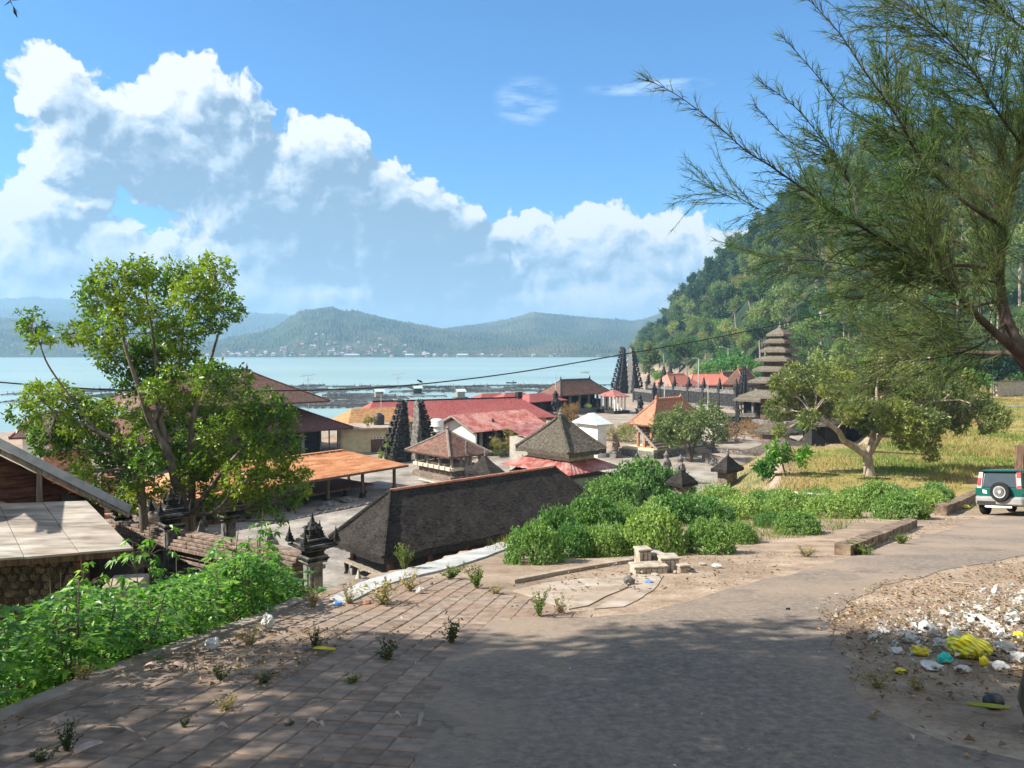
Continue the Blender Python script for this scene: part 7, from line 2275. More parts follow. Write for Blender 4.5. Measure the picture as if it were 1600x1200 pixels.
# ---- marigold bushes on the road side bank ---------------------------------------------------------
def bush_mesh(seed, lmul=1.0):
    rng = np.random.RandomState(seed); rnd = random.Random(seed)
    parts = []; st = MB()
    n = 900
    v, _ = sphere_pts(n, rng, 1.0); v[:, 2] = np.abs(v[:, 2])
    lump = np.array([1 + 0.22 * mnoise.noise(Vector((a * 2.2, b * 2.2, c * 2.2 + seed))) for a, b, c in v])
    r = rng.uniform(0.72, 1.0, n) * lump
    cen = v * r[:, None] * np.array([1, 1, 0.86]); cen[:, 2] += 0.05
    # feathery shoots: each a stalk with pinnate leaflets
    nl = 9
    C = np.repeat(cen, nl, 0); D = np.repeat(unit(v * 0.5 + rng.normal(size=v.shape) * 0.6 + np.array([0, 0, 0.1])), nl, 0)
    tpos = np.tile(np.linspace(-0.5, 0.5, nl), n)[:, None] * 0.17
    base = C + D * tpos
    sd = unit(rng.normal(size=C.shape)); d = unit(D * 0.3 + sd * 0.9 + np.array([0, 0, -0.1]))
    ln = 0.082 * rng.uniform(0.6, 1.3, len(C)) * lmul
    parts.append(leaf_quads(base, d, ln, ln * 0.5, rng))
    for k in range(14):
        a = rnd.random() * 6.28; e = Vector((math.cos(a) * 0.6, math.sin(a) * 0.6, 0.62)); st.tube([(0, 0, 0), e * 0.5 + Vector((0, 0, 0.05)), e], [0.02, 0.014, 0.006], 4, cap=False)
    V, F = joinVF(parts)
    return mesh_np('foliage', V, F, [ML_BUSH]), st.mesh('stems', M_BARKD)


BM = [bush_mesh(200 + i) for i in range(4)]
# (px, py foot, width px, height px)
bushes = [(1025, 868, 108, 76, 'dense round dark green bush nearest the broken concrete blocks'), (1115, 866, 80, 58, 'green bush immediately right of the dense round one'), (1160, 850, 70, 42, 'low green bush at the right end of the front row'),
          (985, 862, 60, 40, 'low bush wedged left of the dense round bush'), (940, 870, 86, 50, 'pale green bush left of centre in the front row'), (895, 872, 80, 52, 'feathery bush second from the path in the front row'),
          (835, 882, 100, 66, 'feathery pale bush nearest the concrete path, leftmost of all'), (870, 850, 90, 60, 'bush behind the leftmost bushes, below the yellow post'), (930, 838, 110, 70, 'wide pale bush in the middle of the left slope'),
          (900, 815, 80, 50, 'bush right against the black thatched roof'), (960, 808, 110, 64, 'tall bush mass at the end of the black thatched roof'), (1010, 795, 120, 72, 'highest bush mass, before the paved court'),
          (1050, 790, 90, 60, 'bush at the right side of the highest mass'), (1005, 835, 80, 40, 'yellowish bush behind the dense round bush'), (1065, 822, 100, 56, 'olive bush behind the dense round bush to its right'),
          (1110, 818, 100, 46, 'olive bush between the dense round bush and the shrine'), (1160, 812, 90, 40, 'wide olive bush mid slope below the mushroom shrine'), (1135, 790, 90, 34, 'bright low bush right before the mushroom shaped shrine'),
          (1195, 800, 80, 36, 'green bush left of the pale pipe rail'), (1240, 805, 90, 40, 'green bush under the pale pipe rail'), (1255, 836, 80, 44, 'compact bush standing forward alone on the dirt'), (1310, 810, 90, 42, 'bush just right of the pale pipe rail end'),
          (1290, 790, 70, 30, 'small bush behind the end of the pipe rail'), (1380, 800, 84, 50, 'round bush below the mango trunk'), (1420, 812, 90, 52, 'dark bush behind the crumbling edge wall'), (1460, 800, 70, 40, 'bush at the right end towards the green car'),
          (1345, 790, 60, 30, 'small low bush left of the round bush below the mango'), (1470, 784, 60, 30, 'pale bush rearmost towards the car'), (1210, 825, 60, 30, 'small olive bush in the middle of the dirt bank'), (1095, 845, 50, 34, 'small leaning bush right behind the dense round one')]
rbx = random.Random(17)
bushes += [(920, 856, 60, 34, 'small bush in the gap between two feathery bushes of the front row'), (965, 846, 56, 32, 'small bush in the gap left of the dense round bush'), (905, 836, 70, 40, 'bush filling the slope left of the wide pale bush'),
           (880, 828, 70, 40, 'bush on the slope just before the black thatched eave'), (975, 822, 70, 40, 'bush on the middle of the slope below the tall mass'), (1035, 812, 70, 40, 'bush right below the highest bush mass'),
           (1090, 802, 60, 32, 'bush between the highest mass and the mushroom shrine'), (1220, 792, 60, 28, 'small bush just before the left end of the pipe rail'), (1400, 790, 60, 36, 'small bush behind the round one below the mango trunk'), (1440, 796, 60, 36, 'small bush between the last two right hand bushes')]
for k, (px, py, w, h, lab) in enumerate(bushes):
    g = TG(px, py); Y = g.y
    fc, st = BM[k % 4]
    rt = thing('marigold_bush', lab, 'bush', (g.x, g.y + w / F_PX * Y * 0.3, tz(g.x, g.y + w / F_PX * Y * 0.3) - 0.05), rbx.random() * 6.28, 'feathery green bushes on the bank')
    sx = w / 2 / F_PX * Y * rbx.uniform(0.92, 1.04); sz = h / F_PX * Y * rbx.uniform(0.98, 1.14)
    rt.scale = (sx, sx * 0.95, sz * 1.02)
    link('foliage', fc, rt, 'stuff'); link('stems', st, rt, 'stuff')

# ---- cassava plants on the left slope -------------------------------------------------------------
def cassava_mesh(seed, H, nleaf, lobe=0.105):
    rng = np.random.RandomState(seed); rnd = random.Random(seed)
    st = MB(); parts = []
    for s in range(rnd.choice([1, 2, 3])):
        top = Vector((rnd.uniform(-.22, .22), rnd.uniform(-.22, .22), H * rnd.uniform(0.8, 1.0)))
        pts = bez((rnd.uniform(-.05, .05), rnd.uniform(-.05, .05), 0), top, rnd, 0.06, 6)
        st.tube(pts, [0.010 - 0.0009 * i for i in range(7)], 5)
        for k in range(nleaf):
            f = rnd.uniform(0.1, 1.0) ** 0.75; p = pts[min(6, int(f * 6))]
            a = rnd.random() * 6.28; L = rnd.uniform(0.12, 0.26); e = p + Vector((math.cos(a) * L, math.sin(a) * L, rnd.uniform(-0.02, 0.12)))
            st.tube([p, p.lerp(e, 0.5) + Vector((0, 0, 0.02)), e], [0.003, 0.0025, 0.002], 3, cap=False)
            # palmate leaf: 5-7 lobes fanning out and drooping
            m = 6; hd = Vector((math.cos(a), math.sin(a), -0.25)); sd = Vector((-math.sin(a), math.cos(a), 0))
            ang = np.linspace(-1.9, 1.9, m)
            dirs = np.array([tuple(hd * math.cos(t) + sd * math.sin(t) + Vector((0, 0, rnd.uniform(-.35, .05)))) for t in ang])
            ln = lobe * (1 - 0.12 * np.abs(ang)) * rnd.uniform(0.8, 1.2)
            parts.append(leaf_quads(np.tile(np.array(e), (m, 1)), dirs, ln, ln * 0.40, rng, up=(0, 0, 1)))
    V, F = joinVF(parts)
    return mesh_np('leaves', V, F, [ML_CASS]), st.mesh('stem', M_BARK)


CM = [cassava_mesh(400 + i, 1.0, 30) for i in range(6)]
rc = random.Random(31)
taller = [(382, 870, 9.9, 1.15, 'tall young cassava rising highest, against the court paving'), (240, 940, 8.6, 0.8, 'tall cassava left, in front of the board roof corner'), (95, 930, 9.0, 0.75, 'cassava with drooping leaves against the stone wall'),
          (430, 895, 9.5, 0.8, 'cassava right beside the near carved pillar'), (330, 890, 9.6, 0.7, 'cassava before the middle of the boundary wall'), (150, 900, 9.2, 0.85, 'cassava in front of the board roof edge')]
for k, (px, py, Y, h, lab) in enumerate(taller):
    g = P(px, py, Y); z = float(tz(g.x, g.y)); h2 = (P(px, {0: 800, 1: 800, 2: 845, 3: 830, 4: 850, 5: 838}[k], Y).z - z)
    rt = thing('cassava_plant', lab, 'plant', (g.x, g.y, z), rc.random() * 6.28)
    rt.scale = (1.0, 1.0, max(0.8, h2))
    a_, b_ = CM[k % 6]; link('leaves', a_, rt); link('stem', b_, rt)
n = 0
for k in range(900):
    x = rc.uniform(-8.2, -2.6); y = rc.uniform(3.6, 12.0)
    d, ins, bd = sdist(np.array([x]), np.array([y]), HI)
    if ins[0] or d[0] < 0.12: continue
    if x < -3.2 and y > 11.6: continue
    t = x / y
    if t < -0.74 or y < 4.2: continue
    z = tz(x, y)
    # keep below the sight line given by the outline of the thicket
    px = 800 + F_PX * t
    ytop = np.interp(px, [0, 50, 75, 120, 160, 200, 240, 300, 340, 370, 410, 440, 480], [938, 900, 858, 862, 905, 900, 880, 862, 838, 808, 828, 850, 905])
    ztop = -(ytop - 546 + rc.uniform(0, 60)) / F_PX * y
    h = min(2.2, ztop - z)
    if h < 0.35: continue
    zone = 'before the timber house' if px < 170 else ('before the boundary wall' if px < 330 else 'beside the near carved pillar')
    dep_ = 'at the paver kerb' if d[0] < 0.9 else ('deep in the thicket' if d[0] < 2.4 else 'at the thicket back')
    rt = thing('cassava_plant', 'green cassava plant %s, %s' % (dep_, zone), 'plant', (x, y, z), rc.random() * 6.28, 'cassava plants crowding the left slope')
    s = rc.uniform(0.85, 1.2); rt.scale = (s, s, h)
    a_, b_ = CM[n % 6]; link('leaves', a_, rt); link('stem', b_, rt)
    n += 1
    if n >= 150: break
print('cassava', n)
# vines and ground leaves between them
rng = np.random.RandomState(7)
N = 60000
x = rng.uniform(-8.6, -2.4, N); y = rng.uniform(3.4, 12.5, N)
d, ins, bd = sdist(x, y, HI)
px = 800 + F_PX * x / y
ytop = np.interp(px, [0, 60, 120, 200, 300, 340, 380, 420, 480], [950, 935, 915, 920, 895, 875, 860, 875, 925])
z0 = terr(x, y)
ztop = -(ytop + 10 - 546) / F_PX * y
lift = np.minimum(rng.rand(N) ** 0.7 * 1.1, np.maximum(ztop - z0, 0.03))
keep = (~ins) & (d > 0.03) & (px < 470)
base = np.stack([x, y, z0 + lift], -1)[keep]
dirs = rng.normal(size=base.shape) * np.array([1, 1, 0.35]) + np.array([0, -0.15, 0.05])
ls = rng.uniform(0.035, 0.075, len(base))
V, F = leaf_quads(base, dirs, ls, ls * 0.75, rng, up=(0, 0, 1))
vo = link('vines', mesh_np('vines', V, F, [ML_CASS])); tag(vo, 'mass of green creeping vine leaves between the cassava plants', 'vines', kind='stuff')

# ---- grasses ----------------------------------------------------------------------------------------
def grass_blades(x, y, h, w, rng, lean=0.35, z=None):
    z = terr(x, y) if z is None else z
    base = np.stack([x, y, z - 0.01], -1)
    tip = base + np.stack([rng.normal(size=len(x)) * lean * h, rng.normal(size=len(x)) * lean * h, h], -1)
    return tri_blades(base, tip, w, rng)


rng = np.random.RandomState(19)
N = 150000
y = 27 + (rng.rand(N) ** 1.6) * 110; t = rng.uniform(0.30, 0.80, N); x = t * y
d, ins, bd = sdist(x, y, HI)
roadline = x > 14 + (y - 27) * 2.2 + 9
pn = 0.5 + 0.5 * np.sin(x * 0.35 + 1.7 * np.sin(y * 0.12)) * np.sin(y * 0.21 + 0.8 * np.sin(x * 0.2))
keep = ins & (bd > 0.3) & ~((y < 44) & (x > 13.5 + (y - 26) * 0.75)) & (rng.rand(N) < 0.35 + 0.65 * pn)
x, y = x[keep], y[keep]
h = rng.uniform(0.10, 0.42, len(x)) * (0.35 + 0.8 * pn[keep])
V, F = grass_blades(x, y, h, 0.02 + 0.0007 * y, rng)
o = link('dry_grass', mesh_np('dry_grass', V, F, [ML_STRAW])); tag(o, 'long dry straw coloured grass with green patches covering the field under the mango tree', 'grass', kind='stuff')
# bank: weeds and short grass between the bushes and along edges
N = 60000
px = rng.uniform(760, 1560, N); yy = 13 + rng.rand(N) ** 1.3 * 22
x = (px - 800) / F_PX * yy
d, ins, bd = sdist(x, yy, HI)
lineY = np.interp(px, [760, 900, 1000, 1150, 1290, 1420, 1560], [13.8, 15.5, 14.8, 15.3, 17.5, 24, 30])
nz = 0.5 + 0.5 * np.sin(x * 1.9 + 2 * np.sin(yy * 0.8)) * np.sin(yy * 1.3 + x * 0.5)
keep = ins & (yy > lineY + 0.2) & (rng.rand(N) < (0.12 + 0.75 * nz ** 2))
x, yy = x[keep], yy[keep]
V, F = grass_blades(x, yy, rng.uniform(0.04, 0.26, len(x)), 0.016, rng, 0.5)
o = link('bank_grass', mesh_np('bank_grass', V, F, [ML_GRASS])); tag(o, 'patchy short grass and weeds on the dirt bank between the bushes', 'grass', kind='stuff')
# embankment grass below the kerb and on slopes outside the high ground
N = 70000
x = rng.uniform(-6, 20, N); yy = rng.uniform(10, 58, N)
d, ins, bd = sdist(x, yy, HI)
keep = (~ins) & (d < 5.5) & (d > 0.25) & ~((x < -2.9) & (yy < 12.8))
x, yy = x[keep], yy[keep]
V, F = grass_blades(x, yy, rng.uniform(0.08, 0.35, len(x)), 0.02, rng, 0.45)
o = link('slope_grass', mesh_np('slope_grass', V, F, [ML_GRASS])); tag(o, 'green and yellow grass on the slope falling to the temple court', 'grass', kind='stuff')


# ---- single weeds on the pavers and road edge -----------------------------------------------------
def weed_mesh(seed, mleaf, n=16, dry=False):
    rng = np.random.RandomState(seed); rnd = random.Random(seed)
    st = MB(); parts = []
    for k in range(n):
        a = rnd.random() * 6.28; r = rnd.uniform(0.1, 0.5); top = Vector((math.cos(a) * r, math.sin(a) * r, rnd.uniform(0.45, 1.0)))
        pts = bez((rnd.uniform(-.05, .05), rnd.uniform(-.05, .05), 0), top, rnd, 0.1, 6)
        st.tube(pts, [0.012, 0.011, 0.009, 0.008, 0.006, 0.004, 0.002], 3, cap=False)
        m = 22 if not dry else 10
        f = rng.uniform(0.15, 1.0, m) * 6; i0 = np.minimum(f.astype(int), 5); fr = (f - i0)[:, None]
        C = np.array([tuple(q) for q in pts]); bp = C[i0] * (1 - fr) + C[i0 + 1] * fr
        d = rng.normal(size=(m, 3)) + np.array([0, 0, 0.4]); ln = rng.uniform(0.08, 0.17, m)
        parts.append(leaf_quads(bp, d, ln, ln * 0.34, rng))
    V, F = joinVF(parts)
    return mesh_np('leaves', V, F, [mleaf]), st.mesh('stems', M_WOODG if dry else M_BARK)


WM = [weed_mesh(500, ML_WEED), weed_mesh(501, ML_WEED, 12), weed_mesh(502, ML_GRASS, 20), weed_mesh(503, ML_STRAW, 22, True)]
weeds = [(706, 1006, 46, 52, 0, 'dark green weed clump at the corner where the pavers meet the asphalt'), (605, 1033, 58, 44, 1, 'spreading dark weed on the pavers, left of the corner clump'), (492, 1018, 34, 44, 0, 'thin weed beside the yellow leaf on the pavers'),
         (552, 1068, 38, 16, 2, 'flat green grass tuft in a paver joint'), (412, 1070, 50, 24, 1, 'low dark weed left on the pavers below the litter'), (355, 1112, 60, 30, 3, 'half dry weed in the middle of the shaded pavers'), (288, 1142, 26, 26, 0, 'small dark sprout in a paver joint'),
         (105, 1180, 50, 60, 0, 'upright dark weed near the lower left corner'), (68, 1195, 60, 36, 1, 'low weed in the lower left corner'), (130, 1070, 46, 44, 3, 'spindly dry weed at the paver kerb on the left'), (452, 1138, 26, 14, 1, 'tiny green sprout beside a pale straw'),
         (842, 965, 40, 50, 2, 'green and yellow weed at the asphalt edge, left one of two'), (875, 960, 44, 36, 3, 'dry yellow weed at the asphalt edge, right one of two'), (745, 920, 44, 42, 2, 'tall green weed on the sunlit pavers above the shade edge'), (775, 930, 34, 18, 3, 'low dry weed trailing right of the tall green weed'),
         (600, 945, 80, 50, 3, 'straw coloured brush on the sunlit pavers left of the path'), (640, 925, 44, 42, 3, 'dry brush where the pavers touch the path'), (545, 945, 40, 36, 3, 'grey dry weed beside the blue litter'), (488, 950, 50, 40, 3, 'dry weed hiding the foot of the near carved pillar'),
         (632, 890, 38, 48, 2, 'bright green shrub growing against the long black thatched eave'), (705, 905, 50, 26, 2, 'yellow green tuft on the path'), (390, 1010, 50, 40, 3, 'brownish weed beside the plastic bags'), (345, 1065, 40, 40, 1, 'dark weed beside the heap of litter'),
         (1345, 866, 60, 22, 2, 'flat green weeds before the crumbling edge wall'), (1408, 850, 36, 20, 2, 'low green weed at the right end of the crumbling edge wall'), (1370, 1075, 66, 32, 3, 'scrubby weed at the near edge of the garbage heap'), (1432, 1078, 50, 28, 3, 'second scrubby weed right at the near edge of the garbage'),
         (1448, 812, 40, 30, 2, 'grassy weed by the road left of the green car'), (1260, 870, 50, 22, 3, 'dusty pale weed on the dirt bank')]
for k, (px, py, w, h, m_, lab) in enumerate(weeds):
    g = TG(px, py); a_, b_ = WM[m_]
    rt = thing('weed', lab, 'weed', (g.x, g.y, g.z), k * 1.3)
    s = w / F_PX * g.y; rt.scale = (s, s, h / F_PX * g.y * 0.95)
    link('leaves', a_, rt); link('stems', b_, rt)
# ================================================================== pavers
TILT = -math.atan(0.1533)
M_PAVER = mat('grey_paver', [(0.36, (0.15, 0.115, 0.088)), (0.5, (0.22, 0.172, 0.136)), (0.66, (0.295, 0.238, 0.19))], 7, 0.92, 0.5, 8, bscale=45, rand=0.22, spec=0.2, bdist=0.004, coord='Object',
              big=((0.24, 0.155, 0.105), 0.6), bigscale=1.3)
pav_out = np.array([tuple(p) for p in ([Vector((-3.28, 3.0)), Vector((-3.16, 4.2)), Vector((-3.02, 5.8)), Vector((-2.78, 6.85)), Vector((-2.52, 7.8)), Vector((-2.42, 9.3)), Vector((-2.0, 10.6))] + pxs([(640, 905), (700, 905), (765, 925), (840, 950), (905, 965), (820, 962), (760, 972), (718, 1000), (674, 1050), (654, 1120), (642, 1199)]) + [Vector((-0.6, 2.2)), Vector((-1.3, 1.6))])])
ap = bpy.data.objects.new('pavement', None); COL.objects.link(ap); ap['kind'] = 'structure'
pt = 0.205; th = R(-11)
ux, uy = Vector((math.cos(th), math.sin(th))), Vector((-math.sin(th), math.cos(th)))
rp_ = random.Random(12)
pm = []
for k in range(5):
    mb = MB(); h = pt / 2 - 0.005
    mb.frus(0, 0, -0.04, 0.0, h, h, h, h); mb.frus(0, 0, 0.0002, 0.006, h, h, h - 0.006, h - 0.006)
    vs = [(sx * h, sy * h, -0.045) for sx, sy in ((-1, -1), (1, -1), (1, 1), (-1, 1))] + [(sx * h + rp_.uniform(-.002, .002), sy * h + rp_.uniform(-.002, .002), 0.0) for sx, sy in ((-1, -1), (1, -1), (1, 1), (-1, 1))] + [(sx * (h - .008), sy * (h - .008), 0.006 + rp_.uniform(-.001, .001)) for sx, sy in ((-1, -1), (1, -1), (1, 1), (-1, 1))]
    mb = MB().add(vs, [(8, 9, 10, 11), (4, 5, 9, 8), (5, 6, 10, 9), (6, 7, 11, 10), (7, 4, 8, 11), (0, 1, 5, 4), (1, 2, 6, 5), (2, 3, 7, 6), (3, 0, 4, 7)])
    pm.append(mb.mesh('paver', M_PAVER))
cells = []
for i in range(-60, 60):
    for j in range(-10, 80):
        c = ux * (i * pt) + uy * (j * pt) + Vector((0.03, 0.02))
        cells.append((c.x, c.y))
ca_ = np.array(cells); dcell, inc, bdc = sdist(ca_[:, 0], ca_[:, 1], pav_out)
good = [(x, y) for (x, y), a, b in zip(cells, inc, bdc) if a or b < 0.07]
def vis(x, y):
    if y < 2.3: return False
    px = 800 + F_PX * x / y
    return -30 < px < 1000
good = [c for c in good if vis(*c)]
good.sort(key=lambda c: math.hypot(*c))
big_, small_ = good[:295], good[295:]
for (x, y) in big_:
    if rp_.random() < 0.02: continue
    o = link('paver', rp_.choice(pm), ap)
    o.matrix_world = Matrix.Translation((x, y, tz(x, y) + 0.004 + rp_.uniform(-0.0025, 0.0025))) @ Matrix.Rotation(TILT + rp_.uniform(-.008, .008), 4, 'X') @ Matrix.Rotation(rp_.uniform(-.008, .008), 4, 'Y') @ Matrix.Rotation(th + rp_.uniform(-.008, .008), 4, 'Z')
mb = MB(); h = pt / 2 - 0.006
for (x, y) in small_:
    z = tz(x, y) + 0.006 + rp_.uniform(-.002, .002)
    vs = []
    for zz, hh in ((-0.03, h), (0.0, h), (0.005, h - 0.008)):
        for sx, sy in ((-1, -1), (1, -1), (1, 1), (-1, 1)):
            q = ux * sx * hh + uy * sy * hh; vs.append((x + q.x, y + q.y, z + zz - 0.1533 * q.y))
    mb.add(vs, [(8, 9, 10, 11), (4, 5, 9, 8), (5, 6, 10, 9), (6, 7, 11, 10), (7, 4, 8, 11), (0, 1, 5, 4), (1, 2, 6, 5), (2, 3, 7, 6), (3, 0, 4, 7)])
mb.build('far_pavers', M_PAVER, ap, kind='stuff')
link('joint_sand', poly_sheet('joint_sand', [Vector(p) for p in pav_out], 0.0035, mat('joint_sand', [(0.36, (0.10, 0.07, 0.05)), (0.5, (0.17, 0.125, 0.095)), (0.64, (0.25, 0.19, 0.14))], 12, 0.95, 0.5, 8, bscale=50, bdist=0.004), 0.2, 0.0, 5), ap)
# kerb of the paved edge above the thicket
edge = [(-3.30, 2.0), (-3.26, 3.0), (-3.14, 4.2), (-3.0, 5.8), (-2.76, 6.85), (-2.5, 7.8), (-2.42, 9.0)]
edge = [(x - 0.09, y) for x, y in edge]
k = strip('paved_edge', edge, 0.16, 0.035, mat('dusty_kerb', [(0.36, (0.16, 0.12, 0.095)), (0.5, (0.24, 0.19, 0.155)), (0.66, (0.32, 0.27, 0.225))], 4, 0.95, 0.5, 8, bscale=30, bdist=0.006)); k['kind'] = 'structure'

# ================================================================== litter
M_LITTER = leafmat('litter', [(0.10, 0.06, 0.035), (0.20, 0.12, 0.07), (0.32, 0.20, 0.12), (0.42, 0.31, 0.20), (0.16, 0.10, 0.07), (0.50, 0.44, 0.34), (0.12, 0.08, 0.05)], 0.15, 0.8, 0.1)
M_TRASH = leafmat('mixed_rubbish', [(0.50, 0.47, 0.43), (0.58, 0.56, 0.53), (0.36, 0.26, 0.19), (0.42, 0.36, 0.30), (0.40, 0.22, 0.18), (0.22, 0.16, 0.12), (0.58, 0.55, 0.50), (0.36, 0.29, 0.23), (0.30, 0.21, 0.14), (0.36, 0.42, 0.50), (0.58, 0.52, 0.46), (0.12, 0.09, 0.07)], 0.2, 0.45, 0.5)


def scraps(x, y, size, rng, lift=0.01, curl=0.5, wr=0.6, z=None):
    n = len(x); z = terr(x, y) if z is None else z
    base = np.stack([x, y, z + lift], -1)
    d = rng.normal(size=(n, 3)) * np.array([1, 1, curl * 0.35]); d[:, 2] = np.abs(d[:, 2])
    return leaf_quads(base, d, size, size * wr * rng.uniform(0.5, 1.3, n), rng, fold=curl, up=(0, 0, 1))


rng = np.random.RandomState(88)
parts = []
# fallen leaves: thick along the edges of the garbage, thin over dirt and pavers
def in_px_poly(x, y, poly):
    z = terr(x, y); cp, sp = math.cos(PITCH), math.sin(PITCH)
    dep = y * cp - z * sp; px = 800 + F_PX * x / dep; py = 600 - F_PX * (y * sp + z * cp) / dep
    _, ins, bd = sdist(px, py, np.array(poly, float)); return ins, bd
N = 26000
x = rng.uniform(2.2, 9.5, N); y = rng.uniform(4.0, 13, N)
ins, bd = in_px_poly(x, y, [(1270, 950), (1330, 925), (1400, 905), (1640, 880), (1700, 1010), (1700, 1110), (1480, 1110), (1380, 1090), (1320, 1040), (1290, 1000)])
dens = np.where(ins, np.clip(bd / 60, 0, 1) * 0.9 + 0.1, 0)
keep = rng.rand(N) < dens
ing, _ = in_px_poly(x, y, [(1360, 985), (1420, 950), (1700, 915), (1700, 1040), (1440, 1045), (1380, 1030)])
keep &= ~ing | (rng.rand(N) < 0.35)
parts.append(scraps(x[keep], y[keep], 0.02 + 0.045 * rng.rand(keep.sum()) ** 1.5, rng, 0.02))
N = 9000
x = rng.uniform(2.0, 9.5, N); y = rng.uniform(3.2, 16, N)
ins, bd = in_px_poly(x, y, [(1290, 930), (1640, 860), (1700, 1250), (1480, 1230), (1370, 1130), (1300, 1040), (1275, 985)])
keep = ins & (rng.rand(N) < 0.35)
parts.append(scraps(x[keep], y[keep], rng.uniform(0.02, 0.07, keep.sum()), rng, 0.012))
N = 9000   # dirt bank
x = rng.uniform(-1.5, 14, N); y = rng.uniform(9.5, 25, N)
ins, bd = in_px_poly(x, y, [(780, 925), (900, 895), (1000, 870), (1200, 862), (1310, 872), (1500, 800), (1600, 790), (1280, 883), (1080, 935), (1000, 958), (900, 940), (830, 915)])
keep = ins & (rng.rand(N) < 0.85)
parts.append(scraps(x[keep], y[keep], rng.uniform(0.015, 0.075, keep.sum()), rng, 0.03))
N = 8000   # pavers and left edge
x = rng.uniform(-4, 1, N); y = rng.uniform(2.5, 12, N)
_, ins, _ = sdist(x, y, pav_out)
nz = np.sin(x * 2.7 + 1) * np.sin(y * 1.7 + x)
keep = ins & (rng.rand(N) < np.where(nz > 0.55, 0.35, 0.02) + np.clip(1 - np.abs(x + 2.75) / 0.7, 0, 1) * 0.35 * (y > 5.5) * (y < 8.5))
parts.append(scraps(x[keep], y[keep], rng.uniform(0.012, 0.05, keep.sum()), rng, 0.03))
N = 9000   # patch of dry leaves on the pavers beside the thicket
x = rng.uniform(-4, 0, N); y = rng.uniform(5, 9, N)
ins, bd = in_px_poly(x, y, [(235, 1045), (330, 1003), (420, 985), (560, 985), (520, 1020), (470, 1050), (430, 1078), (320, 1078)])
keep = ins & (rng.rand(N) < 0.5)
parts.append(scraps(x[keep], y[keep], rng.uniform(0.015, 0.06, keep.sum()), rng, 0.02))
V, F = joinVF(parts)
o = link('leaf_litter', mesh_np('leaf_litter', V, F, [M_LITTER])); tag(o, 'dry fallen leaves and scraps scattered over dirt, pavers and road edges', 'litter', kind='stuff')
# garbage heap
N = 30000
x = rng.uniform(2.6, 9.5, N); y = rng.uniform(5.0, 12, N)
ins, bd = in_px_poly(x, y, [(1345, 985), (1400, 960), (1480, 935), (1560, 915), (1660, 905), (1700, 960), (1700, 1050), (1600, 1062), (1530, 1050), (1440, 1048), (1380, 1030)])
keep = ins & (rng.rand(N) < np.clip(bd / 22, 0.05, 1) * 0.85)
x, y, bd = x[keep], y[keep], bd[keep]
mound = np.clip(bd / 45, 0, 1) * 0.10
V1, F1 = scraps(x, y, 0.012 + 0.06 * rng.rand(len(x)) ** 3.0, rng, 0.01, 0.55, 0.8, z=terr(x, y) + rng.rand(len(x)) * (mound + 0.02))
o = link('garbage_heap', mesh_np('garbage_heap', V1, F1, [M_TRASH])); tag(o, 'heap of mixed white and brown household rubbish spread beside the road', 'garbage', kind='stuff')
# little white flecks on the asphalt
N = 420
x = rng.uniform(-0.8, 6, N); y = rng.uniform(3.2, 14, N)
ro = np.array([tuple(v) for v in outl]); _, ins, bd = sdist(x, y, ro)
keep = ins & (rng.rand(N) < 0.5)
V1, F1 = scraps(x[keep], y[keep], rng.uniform(0.008, 0.028, keep.sum()), rng, 0.026, 0.3, 0.6)
o = link('road_flecks', mesh_np('road_flecks', V1, F1, [M_TRASH])); tag(o, 'small pale scraps dotted over the asphalt', 'litter', kind='stuff')


def crumple(name, label, cat, px, py, wpx, hpx, m, seed, flat=1.0, stripes=None, group=None, rz=0.0, sub=3, amp=0.28, knot=False):
    g = TG(px, py); s = wpx / 2 / F_PX * g.y; hh = hpx / F_PX * g.y
    bm = bmesh.new(); bmesh.ops.create_icosphere(bm, subdivisions=sub, radius=1.0)
    for v in bm.verts:
        c = v.co.copy()
        f = 1 + amp * (mnoise.noise(c * 1.6 + Vector((seed, 0, 0))) + 0.6 * mnoise.noise(c * 4.0 + Vector((0, seed, 0))) + 0.35 * mnoise.noise(c * 9 + Vector((seed, seed, 0))))
        v.co = Vector((c.x * s * f, c.y * s * 0.75 * f, max(-0.1 * hh, (c.z * 0.5 + 0.5) * hh * f)))
        if knot and c.z > 0.85: v.co.z += hh * 0.45
    me = bpy.data.meshes.new(name); bm.to_mesh(me); bm.free(); me.materials.append(m)
    o = link(name, me); o.location = (g.x, g.y, g.z); o.rotation_euler = (0, 0, rz)
    tag(o, label, cat, group)
    return o


YEL = mat('yellow_plastic', [(0.40, (0.55, 0.46, 0.01)), (0.6, (0.78, 0.68, 0.03))], 6, 0.4, 0.3, spec=0.5)
m = bpy.data.materials.new('striped_yellow_bag'); m.use_nodes = True; T = NT(m.node_tree); b = m.node_tree.nodes['Principled BSDF']
tc = T.n('ShaderNodeTexCoord'); wv = T.n('ShaderNodeTexWave', bands_direction='DIAGONAL'); T.l(tc.outputs['Object'], wv.inputs[0]); wv.inputs['Scale'].default_value = 11; wv.inputs['Distortion'].default_value = 1.5
T.l(T.ramp(wv.outputs['Fac'], [(0.25, (0.35, 0.33, 0.02)), (0.4, (0.72, 0.64, 0.02)), (1, (0.80, 0.72, 0.03))]), b.inputs['Base Color']); b.inputs['Roughness'].default_value = 0.4
TURQ = plain('turquoise_plastic', (0.03, 0.50, 0.45), 0.4)
WPL = mat('white_bag_plastic', [(0.4, (0.40, 0.39, 0.37)), (0.6, (0.62, 0.61, 0.58))], 8, 0.35, 0.4, spec=0.5)
GPL = mat('clear_grey_plastic', [(0.4, (0.40, 0.42, 0.44)), (0.6, (0.62, 0.64, 0.66))], 9, 0.2, 0.4, spec=0.7)
BLUP = plain('blue_plastic', (0.10, 0.25, 0.62), 0.4)
